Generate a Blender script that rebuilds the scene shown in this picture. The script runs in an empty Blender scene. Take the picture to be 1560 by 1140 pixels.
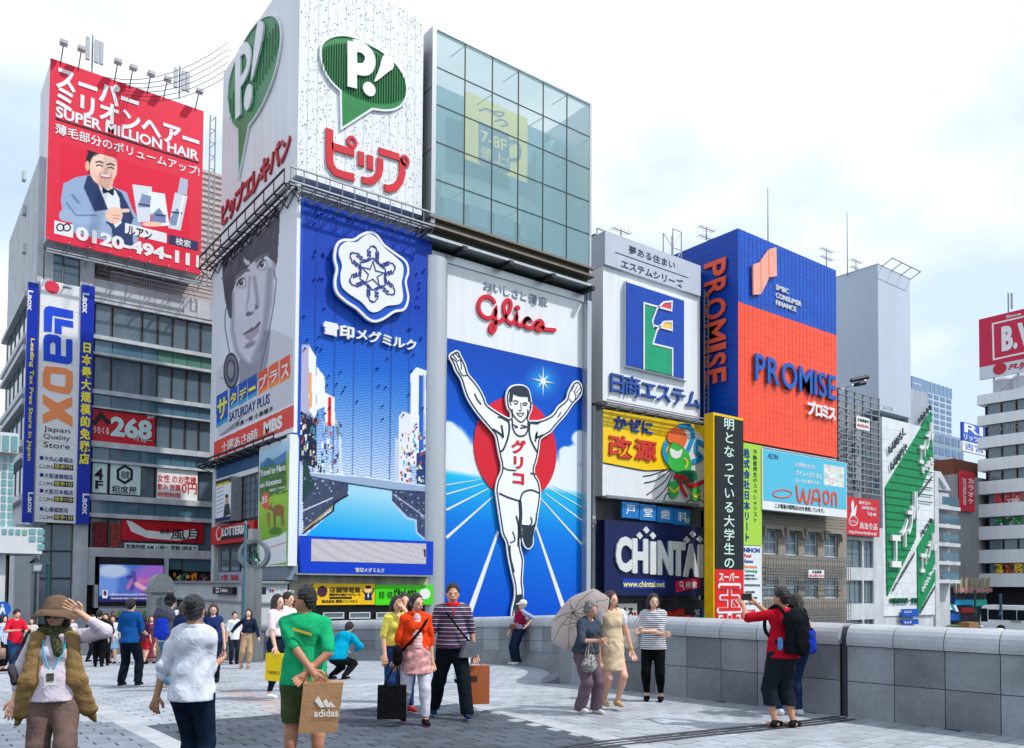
import bpy,math,random
import numpy as np
from mathutils import Vector,Matrix
R = math.radians
random.seed(7)
rng = np.random.default_rng(7)
SC = bpy.context.scene
COL = SC.collection
# ------------------------------------------------------------------ camera
FPX,CX,YPP,PITCH,EYE,ROLL = 1248.0,780.0,852.0,R(1.9),1.7,R(0.4)
CF = Vector((0.606,0.7955,0)).normalized()
CR = Vector((CF.y,-CF.x,0))
FW = Vector((CF.x * math.cos(PITCH),CF.y * math.cos(PITCH),math.sin(PITCH)))
UP = Vector((-CF.x * math.sin(PITCH),-CF.y * math.sin(PITCH),math.cos(PITCH)))
R0,U0 = Vector(CR),Vector(UP)
RT = R0 * math.cos(ROLL) + U0 * math.sin(ROLL)
UP = U0 * math.cos(ROLL) - R0 * math.sin(ROLL)
cam = bpy.data.cameras.new('camera')
camo = bpy.data.objects.new('camera',cam)
COL.objects.link(camo)
camo.matrix_world = Matrix(((RT.x,UP.x,-FW.x,0),(RT.y,UP.y,-FW.y,0),(RT.z,UP.z,-FW.z,EYE),(0,0,0,1)))
cam.sensor_width = 36
cam.lens = 36 * FPX / 1560
cam.shift_y = (YPP - 570) / 1560
cam.clip_start = 0.1
cam.clip_end = 3000
SC.camera = camo
# ------------------------------------------------------------------ light
SUN = Vector((0.40,-0.46,0.79)).normalized()
sun = bpy.data.lights.new('sun','SUN')
suno = bpy.data.objects.new('sun',sun)
COL.objects.link(suno)
sun.energy = 3.0
sun.angle = R(1.2)
sun.color = (1.0,0.965,0.91)
suno.rotation_euler = SUN.to_track_quat('Z','Y').to_euler()
suno.location = (40,-40,80)
W = bpy.data.worlds.new('World')
SC.world = W
W.use_nodes = True
nt = W.node_tree
nt.nodes.clear()
out = nt.nodes.new('ShaderNodeOutputWorld')
bg = nt.nodes.new('ShaderNodeBackground')
bg.inputs[1].default_value = 0.15
sky = nt.nodes.new('ShaderNodeTexSky')
sky.sky_type = 'NISHITA'
sky.sun_disc = False
sky.sun_elevation = math.asin(SUN.z)
sky.sun_rotation = math.atan2(SUN.x,SUN.y)
tc = nt.nodes.new('ShaderNodeTexCoord')
mp = nt.nodes.new('ShaderNodeMapping')
mp.inputs['Scale'].default_value = (1.0,1.0,2.2)
mp.inputs['Location'].default_value = (3.1,0.4,0.2)
nz = nt.nodes.new('ShaderNodeTexNoise')
nz.inputs['Scale'].default_value = 2.6
nz.inputs['Detail'].default_value = 9
nz.inputs['Roughness'].default_value = 0.62
nz.inputs['Distortion'].default_value = 0.35
cr = nt.nodes.new('ShaderNodeValToRGB')
cr.color_ramp.elements[0].position = 0.30
cr.color_ramp.elements[0].color = (0.72,0.72,0.72,1)
cr.color_ramp.elements[1].position = 0.52
cr.color_ramp.elements[1].color = (1,1,1,1)
mx = nt.nodes.new('ShaderNodeMix')
mx.data_type = 'RGBA'
cl = nt.nodes.new('ShaderNodeValToRGB')
nz2 = nt.nodes.new('ShaderNodeTexNoise')
nz2.inputs['Scale'].default_value = 2.4
nz2.inputs['Detail'].default_value = 6
_e = cl.color_ramp.elements.new(0.53)
_e.color = (0.64,0.69,0.745,1)
cl.color_ramp.elements[0].position = 0.41
cl.color_ramp.elements[0].color = (0.47,0.58,0.70,1)
cl.color_ramp.elements[2].position = 0.72
cl.color_ramp.elements[2].color = (1.0,1.0,1.0,1)
sc_ = nt.nodes.new('ShaderNodeVectorMath')
sc_.operation = 'SCALE'
sc_.inputs['Scale'].default_value = 8.4
L = nt.links.new
L(tc.outputs['Generated'],mp.inputs[0])
L(mp.outputs[0],nz.inputs['Vector'])
L(mp.outputs[0],nz2.inputs['Vector'])
L(nz.outputs['Fac'],cr.inputs[0])
L(nz2.outputs['Fac'],cl.inputs[0])
L(cl.outputs[0],sc_.inputs[0])
L(cr.outputs[0],mx.inputs['Factor'])
L(sky.outputs[0],mx.inputs[6])
L(sc_.outputs[0],mx.inputs[7])
L(mx.outputs[2],bg.inputs[0])
L(bg.outputs[0],out.inputs[0])
vs = SC.view_settings
vs.view_transform = 'Standard'
vs.look = 'None'
vs.exposure = 0.3
vs.gamma = 1.0
SC.cycles.max_bounces = 6
SC.cycles.transparent_max_bounces = 8
SC.cycles.use_denoising = True
SC.cycles.caustics_reflective = False
SC.cycles.caustics_refractive = False
# ------------------------------------------------------------------ projection helpers
def ray(px,py):
 return FW + RT * ((px - CX) / FPX) + UP * ((YPP - py) / FPX)
def proj(X,Y,Z):
 d = (X,Y,Z - EYE)
 f = d[0] * FW[0] + d[1] * FW[1] + d[2] * FW[2]
 r = d[0] * RT[0] + d[1] * RT[1] + d[2] * RT[2]
 u = d[0] * UP[0] + d[1] * UP[1] + d[2] * UP[2]
 return CX + FPX * r / f,YPP - FPX * u / f
def gz(X,Y):
 if Y < 9:
  return 0.0
 if Y < 13:
  return -0.05 * (Y - 9) ** 2 / 8
 if Y < 37:
  return -0.1 - 0.05 * (Y - 13)
 return -1.3
def onG(px,py):
 d = ray(px,py)
 t = 1.0
 lo,hi = 0.5,200.0
 for _ in range(50):
  m = (lo + hi) / 2
  if EYE + d.z * m > gz(d.x * m,d.y * m):
   lo = m
  else:
   hi = m
 return Vector((d.x * lo,d.y * lo,gz(d.x * lo,d.y * lo)))
def at_depth(px,t):
 """ground point on pixel column px at distance t along the view axis"""
 x = (px - CX) / FPX
 v = CF * t + CR * (x * t)
 return Vector((v.x,v.y,gz(v.x,v.y)))
class PL:
 """a vertical plane facing the viewer: axis 'Y' faces -Y, axis 'X' faces -X. (s, z) runs left to right, bottom to top"""
 def __init__(s,axis,val):
  s.a,s.v = axis,val
 def sz(s,px,py):
  d = ray(px,py)
  if s.a == 'Y':
   t = s.v / d.y
   return d.x * t,EYE + d.z * t
  t = s.v / d.x
  return -d.y * t,EYE + d.z * t
 def S(s,px,py=640):
  return s.sz(px,py)[0]
 def Z(s,px,py):
  return s.sz(px,py)[1]
 def to3(s,a,z,off=0.0):
  return (a,s.v - off,z) if s.a == 'Y' else (s.v - off,-a,z)
 def off(s,d):
  return PL(s.a,s.v - d)
 def rect(s,l,r,t,b):
  """pixel columns l, r and rows t, b measured at column l -> s0, s1, z0, z1"""
  return s.S2(l,t,b),s.S2(r,t,b),s.Z(l,b),s.Z(l,t)
 def S2(s,px,t,b):
  return s.sz(px,(t + b) / 2)[0]
# ------------------------------------------------------------------ objects
def lin(c):
 c = c / 255.0
 return c / 12.92 if c <= 0.04045 else ((c + 0.055) / 1.055) ** 2.4
def rgb(r,g,b):
 return (lin(r),lin(g),lin(b),1)
def props(o,label=None,cat=None,group=None,kind=None):
 if label: o['label'] = label
 if cat: o['category'] = cat
 if group: o['group'] = group
 if kind: o['kind'] = kind
 return o
def thing(name,label,cat,loc=(0,0,0),group=None,rz=0.0):
 o = bpy.data.objects.new(name,None)
 COL.objects.link(o)
 o.location = loc
 o.rotation_euler = (0,0,rz)
 o.empty_display_size = 0.2
 return props(o,label,cat,group)
def worldloc(o):
 v = Vector((0,0,0))
 while o is not None:
  v += Vector(o.location)
  o = o.parent
 return v
MEGA = {}
class MB:
 def __init__(s):
  s.v,s.f,s.m = [],[],[]
  s.mi = 0
 def face(s,pts):
  n = len(s.v)
  s.v.extend(pts)
  s.f.append(tuple(range(n,n + len(pts))))
  s.m.append(s.mi)
 def raw(s,verts,faces):
  n = len(s.v)
  s.v.extend(verts)
  for f in faces:
   s.f.append(tuple(i + n for i in f))
   s.m.append(s.mi)
 def box(s,x0,x1,y0,y1,z0,z1):
  if x0 > x1: x0,x1 = x1,x0
  if y0 > y1: y0,y1 = y1,y0
  if z0 > z1: z0,z1 = z1,z0
  s.raw([(x0,y0,z0),(x1,y0,z0),(x1,y1,z0),(x0,y1,z0),(x0,y0,z1),(x1,y0,z1),(x1,y1,z1),(x0,y1,z1)],
              [(0,3,2,1),(4,5,6,7),(0,1,5,4),(1,2,6,5),(2,3,7,6),(3,0,4,7)])
 def slab(s,pl,s0,s1,z0,z1,o0,o1):
  """box on plane pl between offsets o0 (back) and o1 (front)"""
  a,b = pl.to3(s0,z0,o0),pl.to3(s1,z1,o1)
  s.box(a[0],b[0],a[1],b[1],a[2],b[2])
 def prism(s,pl,pts,o0,o1):
  """pts: (s, z) polygon on plane; front at o1, back at o0"""
  n = len(pts)
  ar = sum(pts[i][0] * pts[(i + 1) % n][1] - pts[(i + 1) % n][0] * pts[i][1] for i in range(n))
  if ar < 0: pts = pts[::-1]
  fr = [pl.to3(a,z,o1) for a,z in pts]
  bk = [pl.to3(a,z,o0) for a,z in pts]
  faces = [tuple(range(n))] + [(i,i + n,(i + 1) % n + n,(i + 1) % n) for i in range(n)]
  s.raw(fr + bk,faces)
 def bar(s,p,q,r,r2=None,n=6):
  s.tube([p,q],[r,r if r2 is None else r2],n)
 def tube(s,pts,rad,n=8,cap=True):
  P = [Vector(p) for p in pts]
  if not isinstance(rad,(list,tuple)): rad = [rad] * len(P)
  vs_,fs = [],[]
  t0 = (P[1] - P[0]).normalized()
  ref = Vector((0,0,1)) if abs(t0.z) < 0.9 else Vector((1,0,0))
  u = t0.cross(ref).normalized()
  for i,p in enumerate(P):
   if i == 0: t = P[1] - P[0]
   elif i == len(P) - 1: t = P[-1] - P[-2]
   else: t = (P[i + 1] - P[i]).normalized() + (P[i] - P[i - 1]).normalized()
   t.normalize()
   u = (u - t * u.dot(t)).normalized()
   w = t.cross(u)
   for k in range(n):
    a = 2 * math.pi * k / n
    vs_.append(tuple(p + (u * math.cos(a) + w * math.sin(a)) * rad[i]))
  for i in range(len(P) - 1):
   for k in range(n):
    k2 = (k + 1) % n
    fs.append((i * n + k,i * n + k2,(i + 1) * n + k2,(i + 1) * n + k))
  if cap:
   fs.append(tuple(range(n))[::-1])
   fs.append(tuple((len(P) - 1) * n + k for k in range(n)))
  s.raw(vs_,fs)
 def lathe(s,c,prof,n=12):
  """prof: (r, z) list bottom to top about c"""
  vs_,fs = [],[]
  for r,z in prof:
   for k in range(n):
    a = 2 * math.pi * k / n
    vs_.append((c[0] + r * math.cos(a),c[1] + r * math.sin(a),c[2] + z))
  for i in range(len(prof) - 1):
   for k in range(n):
    k2 = (k + 1) % n
    fs.append((i * n + k,i * n + k2,(i + 1) * n + k2,(i + 1) * n + k))
  fs.append(tuple(range(n))[::-1])
  fs.append(tuple((len(prof) - 1) * n + k for k in range(n)))
  s.raw(vs_,fs)
 def ribbon(s,pl,pts,w,o0,o1,closed=False,round_=True):
  """stroke of width w (float or list) along (s, z) points"""
  P = [Vector(p) for p in pts]
  n = len(P)
  ws = w if isinstance(w,(list,tuple)) else [w] * n
  Lf,Rt = [],[]
  for i in range(n):
   if closed:
    a,b = P[i] - P[i - 1],P[(i + 1) % n] - P[i]
   else:
    a = P[i] - P[i - 1] if i else P[1] - P[0]
    b = P[i + 1] - P[i] if i < n - 1 else P[-1] - P[-2]
   a.normalize(); b.normalize()
   na,nb = Vector((-a.y,a.x)),Vector((-b.y,b.x))
   m = na + nb
   if m.length < 1e-3: m = na.copy()
   m.normalize()
   k = 1 / max(0.45,m.dot(na))
   Lf.append(P[i] + m * ws[i] / 2 * k)
   Rt.append(P[i] - m * ws[i] / 2 * k)
  N = n if closed else n - 1
  for i in range(N):
   j = (i + 1) % n
   q = [Rt[i],Rt[j],Lf[j],Lf[i]]
   fr = [pl.to3(p.x,p.y,o1) for p in q]
   bk = [pl.to3(p.x,p.y,o0) for p in q]
   fs = [(0,1,2,3),(0,4,5,1),(2,6,7,3)]
   if not closed and i == 0: fs.append((3,7,4,0))
   if not closed and i == N - 1: fs.append((1,5,6,2))
   s.raw(fr + bk,fs)
  if round_ and not closed:
   for c,wd in ((P[0],ws[0]),(P[-1],ws[-1])):
    s.prism(pl,[(c.x + wd / 2 * math.cos(a * math.pi / 6),c.y + wd / 2 * math.sin(a * math.pi / 6)) for a in range(12)],o0,o1 - 0.003)
 def build(s,name,mats,parent=None,label=None,kind=None,smooth=False,loc=None):
  if not isinstance(mats,(list,tuple)): mats = [mats]
  o = bpy.data.objects.new(name,None) if not s.v else None
  me = bpy.data.meshes.new(name)
  base = worldloc(parent) if parent is not None else Vector((0,0,0))
  if loc is not None: base = base + Vector(loc)
  if s.v:
   va = np.array(s.v,dtype=np.float64) - np.array(base)
   me.from_pydata(va.tolist(),[],s.f)
   if len(mats) > 1: me.polygons.foreach_set('material_index',s.m)
   if smooth: me.shade_smooth()
  for m in mats: me.materials.append(m)
  o = bpy.data.objects.new(name,me)
  if parent is not None: o.parent = parent
  if loc is not None: o.location = loc
  COL.objects.link(o)
  if label: o['label'] = label
  if kind: o['kind'] = kind
  return o
 def solo(s,name,mats,label,cat,group=None,smooth=False,loc=None):
  if loc is None and s.v:
   va = np.array(s.v)
   loc = (float(va[:,0].mean()),float(va[:,1].mean()),float(va[:,2].min()))
  return props(s.build(name,mats,None,smooth=smooth,loc=loc),label,cat,group)
def dupe(o,name,parent,loc):
 c = bpy.data.objects.new(name,o.data)
 c.parent = parent
 c.location = loc
 COL.objects.link(c)
 return c
def smoothpts(pts,n=6,closed=False):
 P = [Vector(p) for p in pts]
 o = []
 m = len(P)
 rg = range(m if closed else m - 1)
 for i in rg:
  p0 = P[(i - 1) % m] if closed or i > 0 else P[0]
  p1,p2 = P[i],P[(i + 1) % m]
  p3 = P[(i + 2) % m] if closed or i + 2 < m else P[-1]
  for k in range(n):
   t = k / n
   o.append(0.5 * ((2 * p1) + (p2 - p0) * t + (2 * p0 - 5 * p1 + 4 * p2 - p3) * t * t + (3 * p1 - p0 - 3 * p2 + p3) * t ** 3))
 if not closed: o.append(P[-1])
 return [tuple(p) for p in o]
# ------------------------------------------------------------------ materials
def _mat(name):
 m = bpy.data.materials.new(name)
 m.use_nodes = True
 t = m.node_tree
 return m,t,t.nodes['Principled BSDF']
def M(name,col,rough=0.6,metal=0.0,var=0.08,vscale=1.5,bump=0.0,bscale=20.0,spec=0.3,streak=0.0,emit=None,est=0.0,alpha=1.0,coords='Object',stain=0.0,bdist=0.02):
 m,t,b = _mat(name)
 b.inputs['Roughness'].default_value = rough
 b.inputs['Metallic'].default_value = metal
 b.inputs['Specular IOR Level'].default_value = spec
 if alpha < 1: b.inputs['Alpha'].default_value = alpha
 if emit is not None:
  b.inputs['Emission Color'].default_value = emit
  b.inputs['Emission Strength'].default_value = est
 if var > 0 or bump > 0 or streak > 0:
  c = t.nodes.new('ShaderNodeTexCoord')
 if var > 0 or streak > 0:
  n = t.nodes.new('ShaderNodeTexNoise')
  n.inputs['Scale'].default_value = vscale
  n.inputs['Detail'].default_value = 5
  mapn = t.nodes.new('ShaderNodeMapping')
  if streak > 0: mapn.inputs['Scale'].default_value = (1,1,0.12)
  t.links.new(c.outputs[coords],mapn.inputs[0])
  t.links.new(mapn.outputs[0],n.inputs['Vector'])
  mr = t.nodes.new('ShaderNodeMapRange')
  mr.inputs[1].default_value = 0.3
  mr.inputs[2].default_value = 0.7
  mr.inputs[3].default_value = 1 - var - streak
  mr.inputs[4].default_value = 1 + var * 0.6
  t.links.new(n.outputs['Fac'],mr.inputs[0])
  mu = t.nodes.new('ShaderNodeVectorMath')
  mu.operation = 'SCALE'
  mu.inputs[0].default_value = col[:3]
  t.links.new(mr.outputs[0],mu.inputs['Scale'])
  last = mu
  if stain > 0:
   n3 = t.nodes.new('ShaderNodeTexNoise')
   n3.inputs['Scale'].default_value = 0.9
   n3.inputs['Detail'].default_value = 8
   n3.inputs['Roughness'].default_value = 0.7
   gp_ = t.nodes.new('ShaderNodeNewGeometry')
   t.links.new(gp_.outputs['Position'],n3.inputs['Vector'])
   m3 = t.nodes.new('ShaderNodeMapRange')
   m3.inputs[1].default_value,m3.inputs[2].default_value,m3.inputs[3].default_value,m3.inputs[4].default_value = 0.38,0.6,1 - stain,1.06
   t.links.new(n3.outputs['Fac'],m3.inputs[0])
   last = t.nodes.new('ShaderNodeVectorMath')
   last.operation = 'SCALE'
   t.links.new(mu.outputs[0],last.inputs[0])
   t.links.new(m3.outputs[0],last.inputs['Scale'])
  t.links.new(last.outputs[0],b.inputs['Base Color'])
 else:
  b.inputs['Base Color'].default_value = col
 if bump > 0:
  n = t.nodes.new('ShaderNodeTexNoise')
  n.inputs['Scale'].default_value = bscale
  if bscale < 20: n.inputs['Distortion'].default_value = 1.4
  n.inputs['Detail'].default_value = 4
  t.links.new(c.outputs[coords],n.inputs['Vector'])
  bp = t.nodes.new('ShaderNodeBump')
  bp.inputs['Strength'].default_value = bump
  bp.inputs['Distance'].default_value = bdist
  t.links.new(n.outputs['Fac'],bp.inputs['Height'])
  t.links.new(bp.outputs[0],b.inputs['Normal'])
 return m
_mc = {}
def C(r,g,b,rough=0.5,**k):
 key = (r,g,b,rough,tuple(sorted(k.items())))
 if key not in _mc:
  _mc[key] = M('paint_%d_%d_%d' % (r,g,b),rgb(r,g,b),rough,**k)
 return _mc[key]
def stripes_mat(name,axis,period,cols,rough=0.7,phase=0.0,bump=0.0):
 """cols: list of (fraction, colour) repeated along an axis of object space"""
 m,t,b = _mat(name)
 b.inputs['Roughness'].default_value = rough
 c = t.nodes.new('ShaderNodeTexCoord')
 sp = t.nodes.new('ShaderNodeSeparateXYZ')
 t.links.new(c.outputs['Object'],sp.inputs[0])
 a = t.nodes.new('ShaderNodeMath'); a.operation = 'MULTIPLY_ADD'
 a.inputs[1].default_value = 1.0 / period
 a.inputs[2].default_value = phase + 50
 t.links.new(sp.outputs['XYZ'.index(axis)],a.inputs[0])
 f = t.nodes.new('ShaderNodeMath'); f.operation = 'FRACT'
 t.links.new(a.outputs[0],f.inputs[0])
 r = t.nodes.new('ShaderNodeValToRGB')
 r.color_ramp.interpolation = 'CONSTANT'
 pos = 0
 el = r.color_ramp.elements
 for i,(fr,col) in enumerate(cols):
  if i == 0: e = el[0]
  elif i == 1: e = el[1]
  else: e = el.new(pos)
  e.position = pos
  e.color = col
  pos += fr
 t.links.new(f.outputs[0],r.inputs[0])
 t.links.new(r.outputs[0],b.inputs['Base Color'])
 if bump > 0:
  n = t.nodes.new('ShaderNodeTexNoise'); n.inputs['Scale'].default_value = 13
  t.links.new(c.outputs['Object'],n.inputs['Vector'])
  bp = t.nodes.new('ShaderNodeBump'); bp.inputs['Strength'].default_value = bump; bp.inputs['Distance'].default_value = 0.01
  t.links.new(n.outputs['Fac'],bp.inputs['Height']); t.links.new(bp.outputs[0],b.inputs['Normal'])
 return m
def attr_mat(name,rough=0.5,est=0.0):
 m,t,b = _mat(name)
 a = t.nodes.new('ShaderNodeAttribute')
 a.attribute_name = 'print'
 if est <= 0: t.links.new(a.outputs['Color'],b.inputs['Base Color'])
 else: b.inputs['Base Color'].default_value = (0.02,0.02,0.02,1)
 b.inputs['Roughness'].default_value = rough
 b.inputs['Specular IOR Level'].default_value = 0.2
 if est > 0:
  t.links.new(a.outputs['Color'],b.inputs['Emission Color'])
  b.inputs['Emission Strength'].default_value = est
 return m
PRINT = attr_mat('printed_vinyl',0.45)
SCREEN = attr_mat('lit_screen',0.3,0.68)
WHITE = M('white_panel',(0.76,0.79,0.84,1),0.45,stain=.07,var=0.05,streak=0.06,vscale=0.9)
WHITE2 = M('white_letter',(0.8,0.81,0.83,1),0.4,var=0.03)
ALU = M('aluminium_panel',(0.50,0.53,0.57,1),0.32,metal=0.55,var=0.05,streak=0.05)
STEEL = M('galvanised_steel',(0.33,0.35,0.38,1),0.45,metal=0.6,var=0.15,vscale=5)
DKSTEEL = M('dark_steel',(0.035,0.04,0.05,1),0.5,metal=0.3,var=0.1)
BLACK = M('black_paint',(0.012,0.013,0.016,1),0.5,var=0.1)
DARKROOM = M('dark_interior',(0.02,0.022,0.027,1),0.9,var=0.2)
CONC = M('concrete_panel',(0.56,0.585,0.63,1),0.6,stain=.12,var=0.10,streak=0.12,vscale=1.2,bump=0.15)
CONCW = M('pale_tile_wall',(0.60,0.63,0.67,1),0.6,stain=.1,var=0.08,streak=0.1,vscale=1.2)
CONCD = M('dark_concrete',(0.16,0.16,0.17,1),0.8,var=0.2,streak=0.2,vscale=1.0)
def glass_mat(name,col,alpha,rough=0.04):
 m,t,b = _mat(name)
 b.inputs['Base Color'].default_value = col
 b.inputs['Roughness'].default_value = rough
 b.inputs['Specular IOR Level'].default_value = 0.9
 b.inputs['Alpha'].default_value = alpha
 return m
GLASS = glass_mat('window_glass',(0.17,0.24,0.30,1),0.62)
GLASSB = glass_mat('blue_glass',(0.10,0.20,0.28,1),0.82)
GLASSC = glass_mat('cyan_curtain_glass',(0.33,0.54,0.60,1),0.42)
GLASST = glass_mat('teal_spandrel_glass',(0.14,0.36,0.38,1),0.9)
CURTAIN = M('curtain_cloth',(0.55,0.63,0.62,1),0.9,var=0.2,vscale=8)
# ------------------------------------------------------------------ text
_glyphs = {}
def glyph_mesh(s,ext,offset,shear=0.0,res=3):
 key = (s,round(ext,4),offset,shear)
 if key in _glyphs: return _glyphs[key]
 t = bpy.data.curves.new('t','FONT')
 t.body = s
 t.offset = offset
 t.extrude = ext
 t.resolution_u = res
 t.shear = shear
 ob = bpy.data.objects.new('t',t)
 COL.objects.link(ob)
 dg = bpy.context.evaluated_depsgraph_get()
 me = bpy.data.meshes.new_from_object(ob.evaluated_get(dg))
 n = len(me.vertices)
 va = np.empty(n * 3)
 me.vertices.foreach_get('co',va)
 va = va.reshape(-1,3)
 fs = [tuple(p.vertices) for p in me.polygons]
 bpy.data.objects.remove(ob)
 bpy.data.curves.remove(t)
 bpy.data.meshes.remove(me)
 _glyphs[key] = (va,fs)
 return va,fs
def put_text(mb,pl,s,s0,s1,z0,z1,off,dep,bold=0.012,rot=0,mult=0,shear=0.0,em=False):
 """fit text s into the rectangle of plane pl; mult > 0 thickens by overlapping shifted copies (fraction of letter height)"""
 flat = dep <= 0
 if len(s) > 1 and any('\u4e00' <= c <= '\u9fff' for c in s): bold,mult = min(bold,.008),min(mult,.008)
 va,fs = glyph_mesh(s,0.0 if flat else 0.05,bold,shear)
 if not len(va): return
 a = va.copy()
 if rot == 90: a[:,0],a[:,1] = va[:,1].copy(),-va[:,0].copy()
 if rot == -90: a[:,0],a[:,1] = -va[:,1].copy(),va[:,0].copy()
 lo,hi = a.min(0),a.max(0)
 if em:
  lo,hi = np.array([0.0,-0.12,0]),np.array([1.0,0.88,0])
 sx = (s1 - s0) / max(1e-6,hi[0] - lo[0])
 sy = (z1 - z0) / max(1e-6,hi[1] - lo[1])
 S = s0 + (a[:,0] - lo[0]) * sx
 Z = z0 + (a[:,1] - lo[1]) * sy
 if flat: D = np.full(len(a),off)
 else: D = off + (a[:,2] + 0.05) / 0.1 * dep
 shifts = [(0,0)]
 if mult > 0:
  h = (z1 - z0) * mult if not em else (z1 - z0) * mult
  shifts = [(0,0),(h,0),(-h,0),(0,h * 0.8),(0,-h * 0.8)]
 for k,(dx,dz) in enumerate(shifts):
  e = k * 0.0012
  if pl.a == 'Y':
   vv = np.stack([S + dx,pl.v - D - e,Z + dz],1)
  else:
   vv = np.stack([pl.v - D - e,-(S + dx),Z + dz],1)
  mb.raw([tuple(r) for r in vv.tolist()],fs)
def text(pl,s,l,r,t,b,off,dep,mat,parent,name='lettering',**k):
 s0,s1,z0,z1 = pl.rect(l,r,t,b)
 mb = MB()
 put_text(mb,pl,s,s0,s1,z0,z1,off,dep,**k)
 return mb.build(name,mat,parent)
def letters(pl,s,l,r,t,b,off,dep,mat,parent,name='letter',gap=0.12,**k):
 """each letter its own part, laid out between pixel columns l and r"""
 s0,s1,z0,z1 = pl.rect(l,r,t,b)
 ws = []
 for ch in s:
  va,fs = glyph_mesh(ch,0.05 if dep > 0 else 0,k.get('bold',0.012))
  ws.append((va[:,0].max() - va[:,0].min()) if len(va) else 0.3)
 g = gap * (sum(ws) / len(ws))
 tot = sum(ws) + g * (len(s) - 1)
 x = s0
 hs = [glyph_mesh(ch,0.05 if dep > 0 else 0,k.get('bold',0.012))[0] for ch in s]
 ylo = min(h[:,1].min() for h in hs if len(h)); yhi = max(h[:,1].max() for h in hs if len(h))
 for ch,w,h in zip(s,ws,hs):
  w2 = w / tot * (s1 - s0)
  mb = MB()
  za = z0 + (h[:,1].min() - ylo) / (yhi - ylo) * (z1 - z0)
  zb = z0 + (h[:,1].max() - ylo) / (yhi - ylo) * (z1 - z0)
  put_text(mb,pl,ch,x,x + w2,za,zb,off,dep,**k)
  mb.build(name,mat,parent)
  x += w2 + g / tot * (s1 - s0)
def vtext(pl,s,l,r,t,b,off,dep,mat,parent,name='lettering',fill=0.9,**k):
 """vertical japanese text: one cell per character"""
 s0,s1,z0,z1 = pl.rect(l,r,t,b)
 n = len(s)
 h = (z1 - z0) / n
 mb = MB()
 for i,ch in enumerate(s):
  if ch == ' ': continue
  zt = z1 - i * h
  rot = 90 if ch in 'ー' else 0
  if rot:
   mid = (s0 + s1) / 2
   put_text(mb,pl,ch,mid - (s1 - s0) * 0.07,mid + (s1 - s0) * 0.07,zt - h * 0.9,zt - h * 0.1,off,dep,rot=90,**k)
  else:
   put_text(mb,pl,ch,s0,s1,zt - h * (0.5 + fill / 2),zt - h * (0.5 - fill / 2),off,dep,em=True,**k)
 return mb.build(name,mat,parent)
def ppoly(mb,pl,pts,o0,o1):
 mb.prism(pl,[pl.sz(x,y) for x,y in pts],o0,o1)
def pribbon(mb,pl,pts,w,o0,o1,closed=False,round_=True,sm=0):
 if sm: pts = smoothpts(pts,sm,closed)
 mb.ribbon(pl,[pl.sz(x,y) for x,y in pts],w,o0,o1,closed,round_)
def prect(mb,pl,l,r,t,b,o0,o1):
 s0,s1,z0,z1 = pl.rect(l,r,t,b)
 mb.slab(pl,s0,s1,z0,z1,o0,o1)
def flat_print(pl,l,r,t,b,off,nx,ny,fn,parent,name='printed_picture',mat=None):
 """a printed sheet: fn(px, py, u, v) -> (N, 3) sRGB 0..255, evaluated once at the sheet's points"""
 s0,s1,z0,z1 = pl.rect(l,r,t,b)
 U,V = np.meshgrid(np.linspace(0,1,nx),np.linspace(0,1,ny))
 U,V = U.ravel(),V.ravel()
 S = s0 + U * (s1 - s0)
 Z = z0 + V * (z1 - z0)
 if pl.a == 'Y': X,Y = S,np.full_like(S,pl.v - off)
 else: X,Y = np.full_like(S,pl.v - off),-S
 px,py = proj(X,Y,Z)
 colr = np.clip(fn(px,py,U,V),0,255) / 255.0
 colr = np.where(colr <= 0.04045,colr / 12.92,((colr + 0.055) / 1.055) ** 2.4)
 base = worldloc(parent)
 vv = np.stack([X,Y,Z],1) - np.array(base)
 me = bpy.data.meshes.new(name)
 i = np.arange((nx - 1) * (ny - 1))
 r_,c_ = i // (nx - 1),i % (nx - 1)
 a = r_ * nx + c_
 F = np.stack([a,a + 1,a + nx + 1,a + nx],1).astype(np.int32)
 me.vertices.add(len(vv)); me.vertices.foreach_set('co',vv.ravel())
 me.loops.add(F.size); me.loops.foreach_set('vertex_index',F.ravel())
 me.polygons.add(len(F)); me.polygons.foreach_set('loop_start',np.arange(0,F.size,4,dtype=np.int32))
 me.polygons.foreach_set('loop_total',np.full(len(F),4,dtype=np.int32))
 me.update(calc_edges=True)
 at = me.color_attributes.new('print','FLOAT_COLOR','POINT')
 at.data.foreach_set('color',np.concatenate([colr,np.ones((len(colr),1))],1).ravel())
 me.materials.append(mat or PRINT)
 o = bpy.data.objects.new(name,me)
 o.parent = parent
 COL.objects.link(o)
 return o
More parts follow.
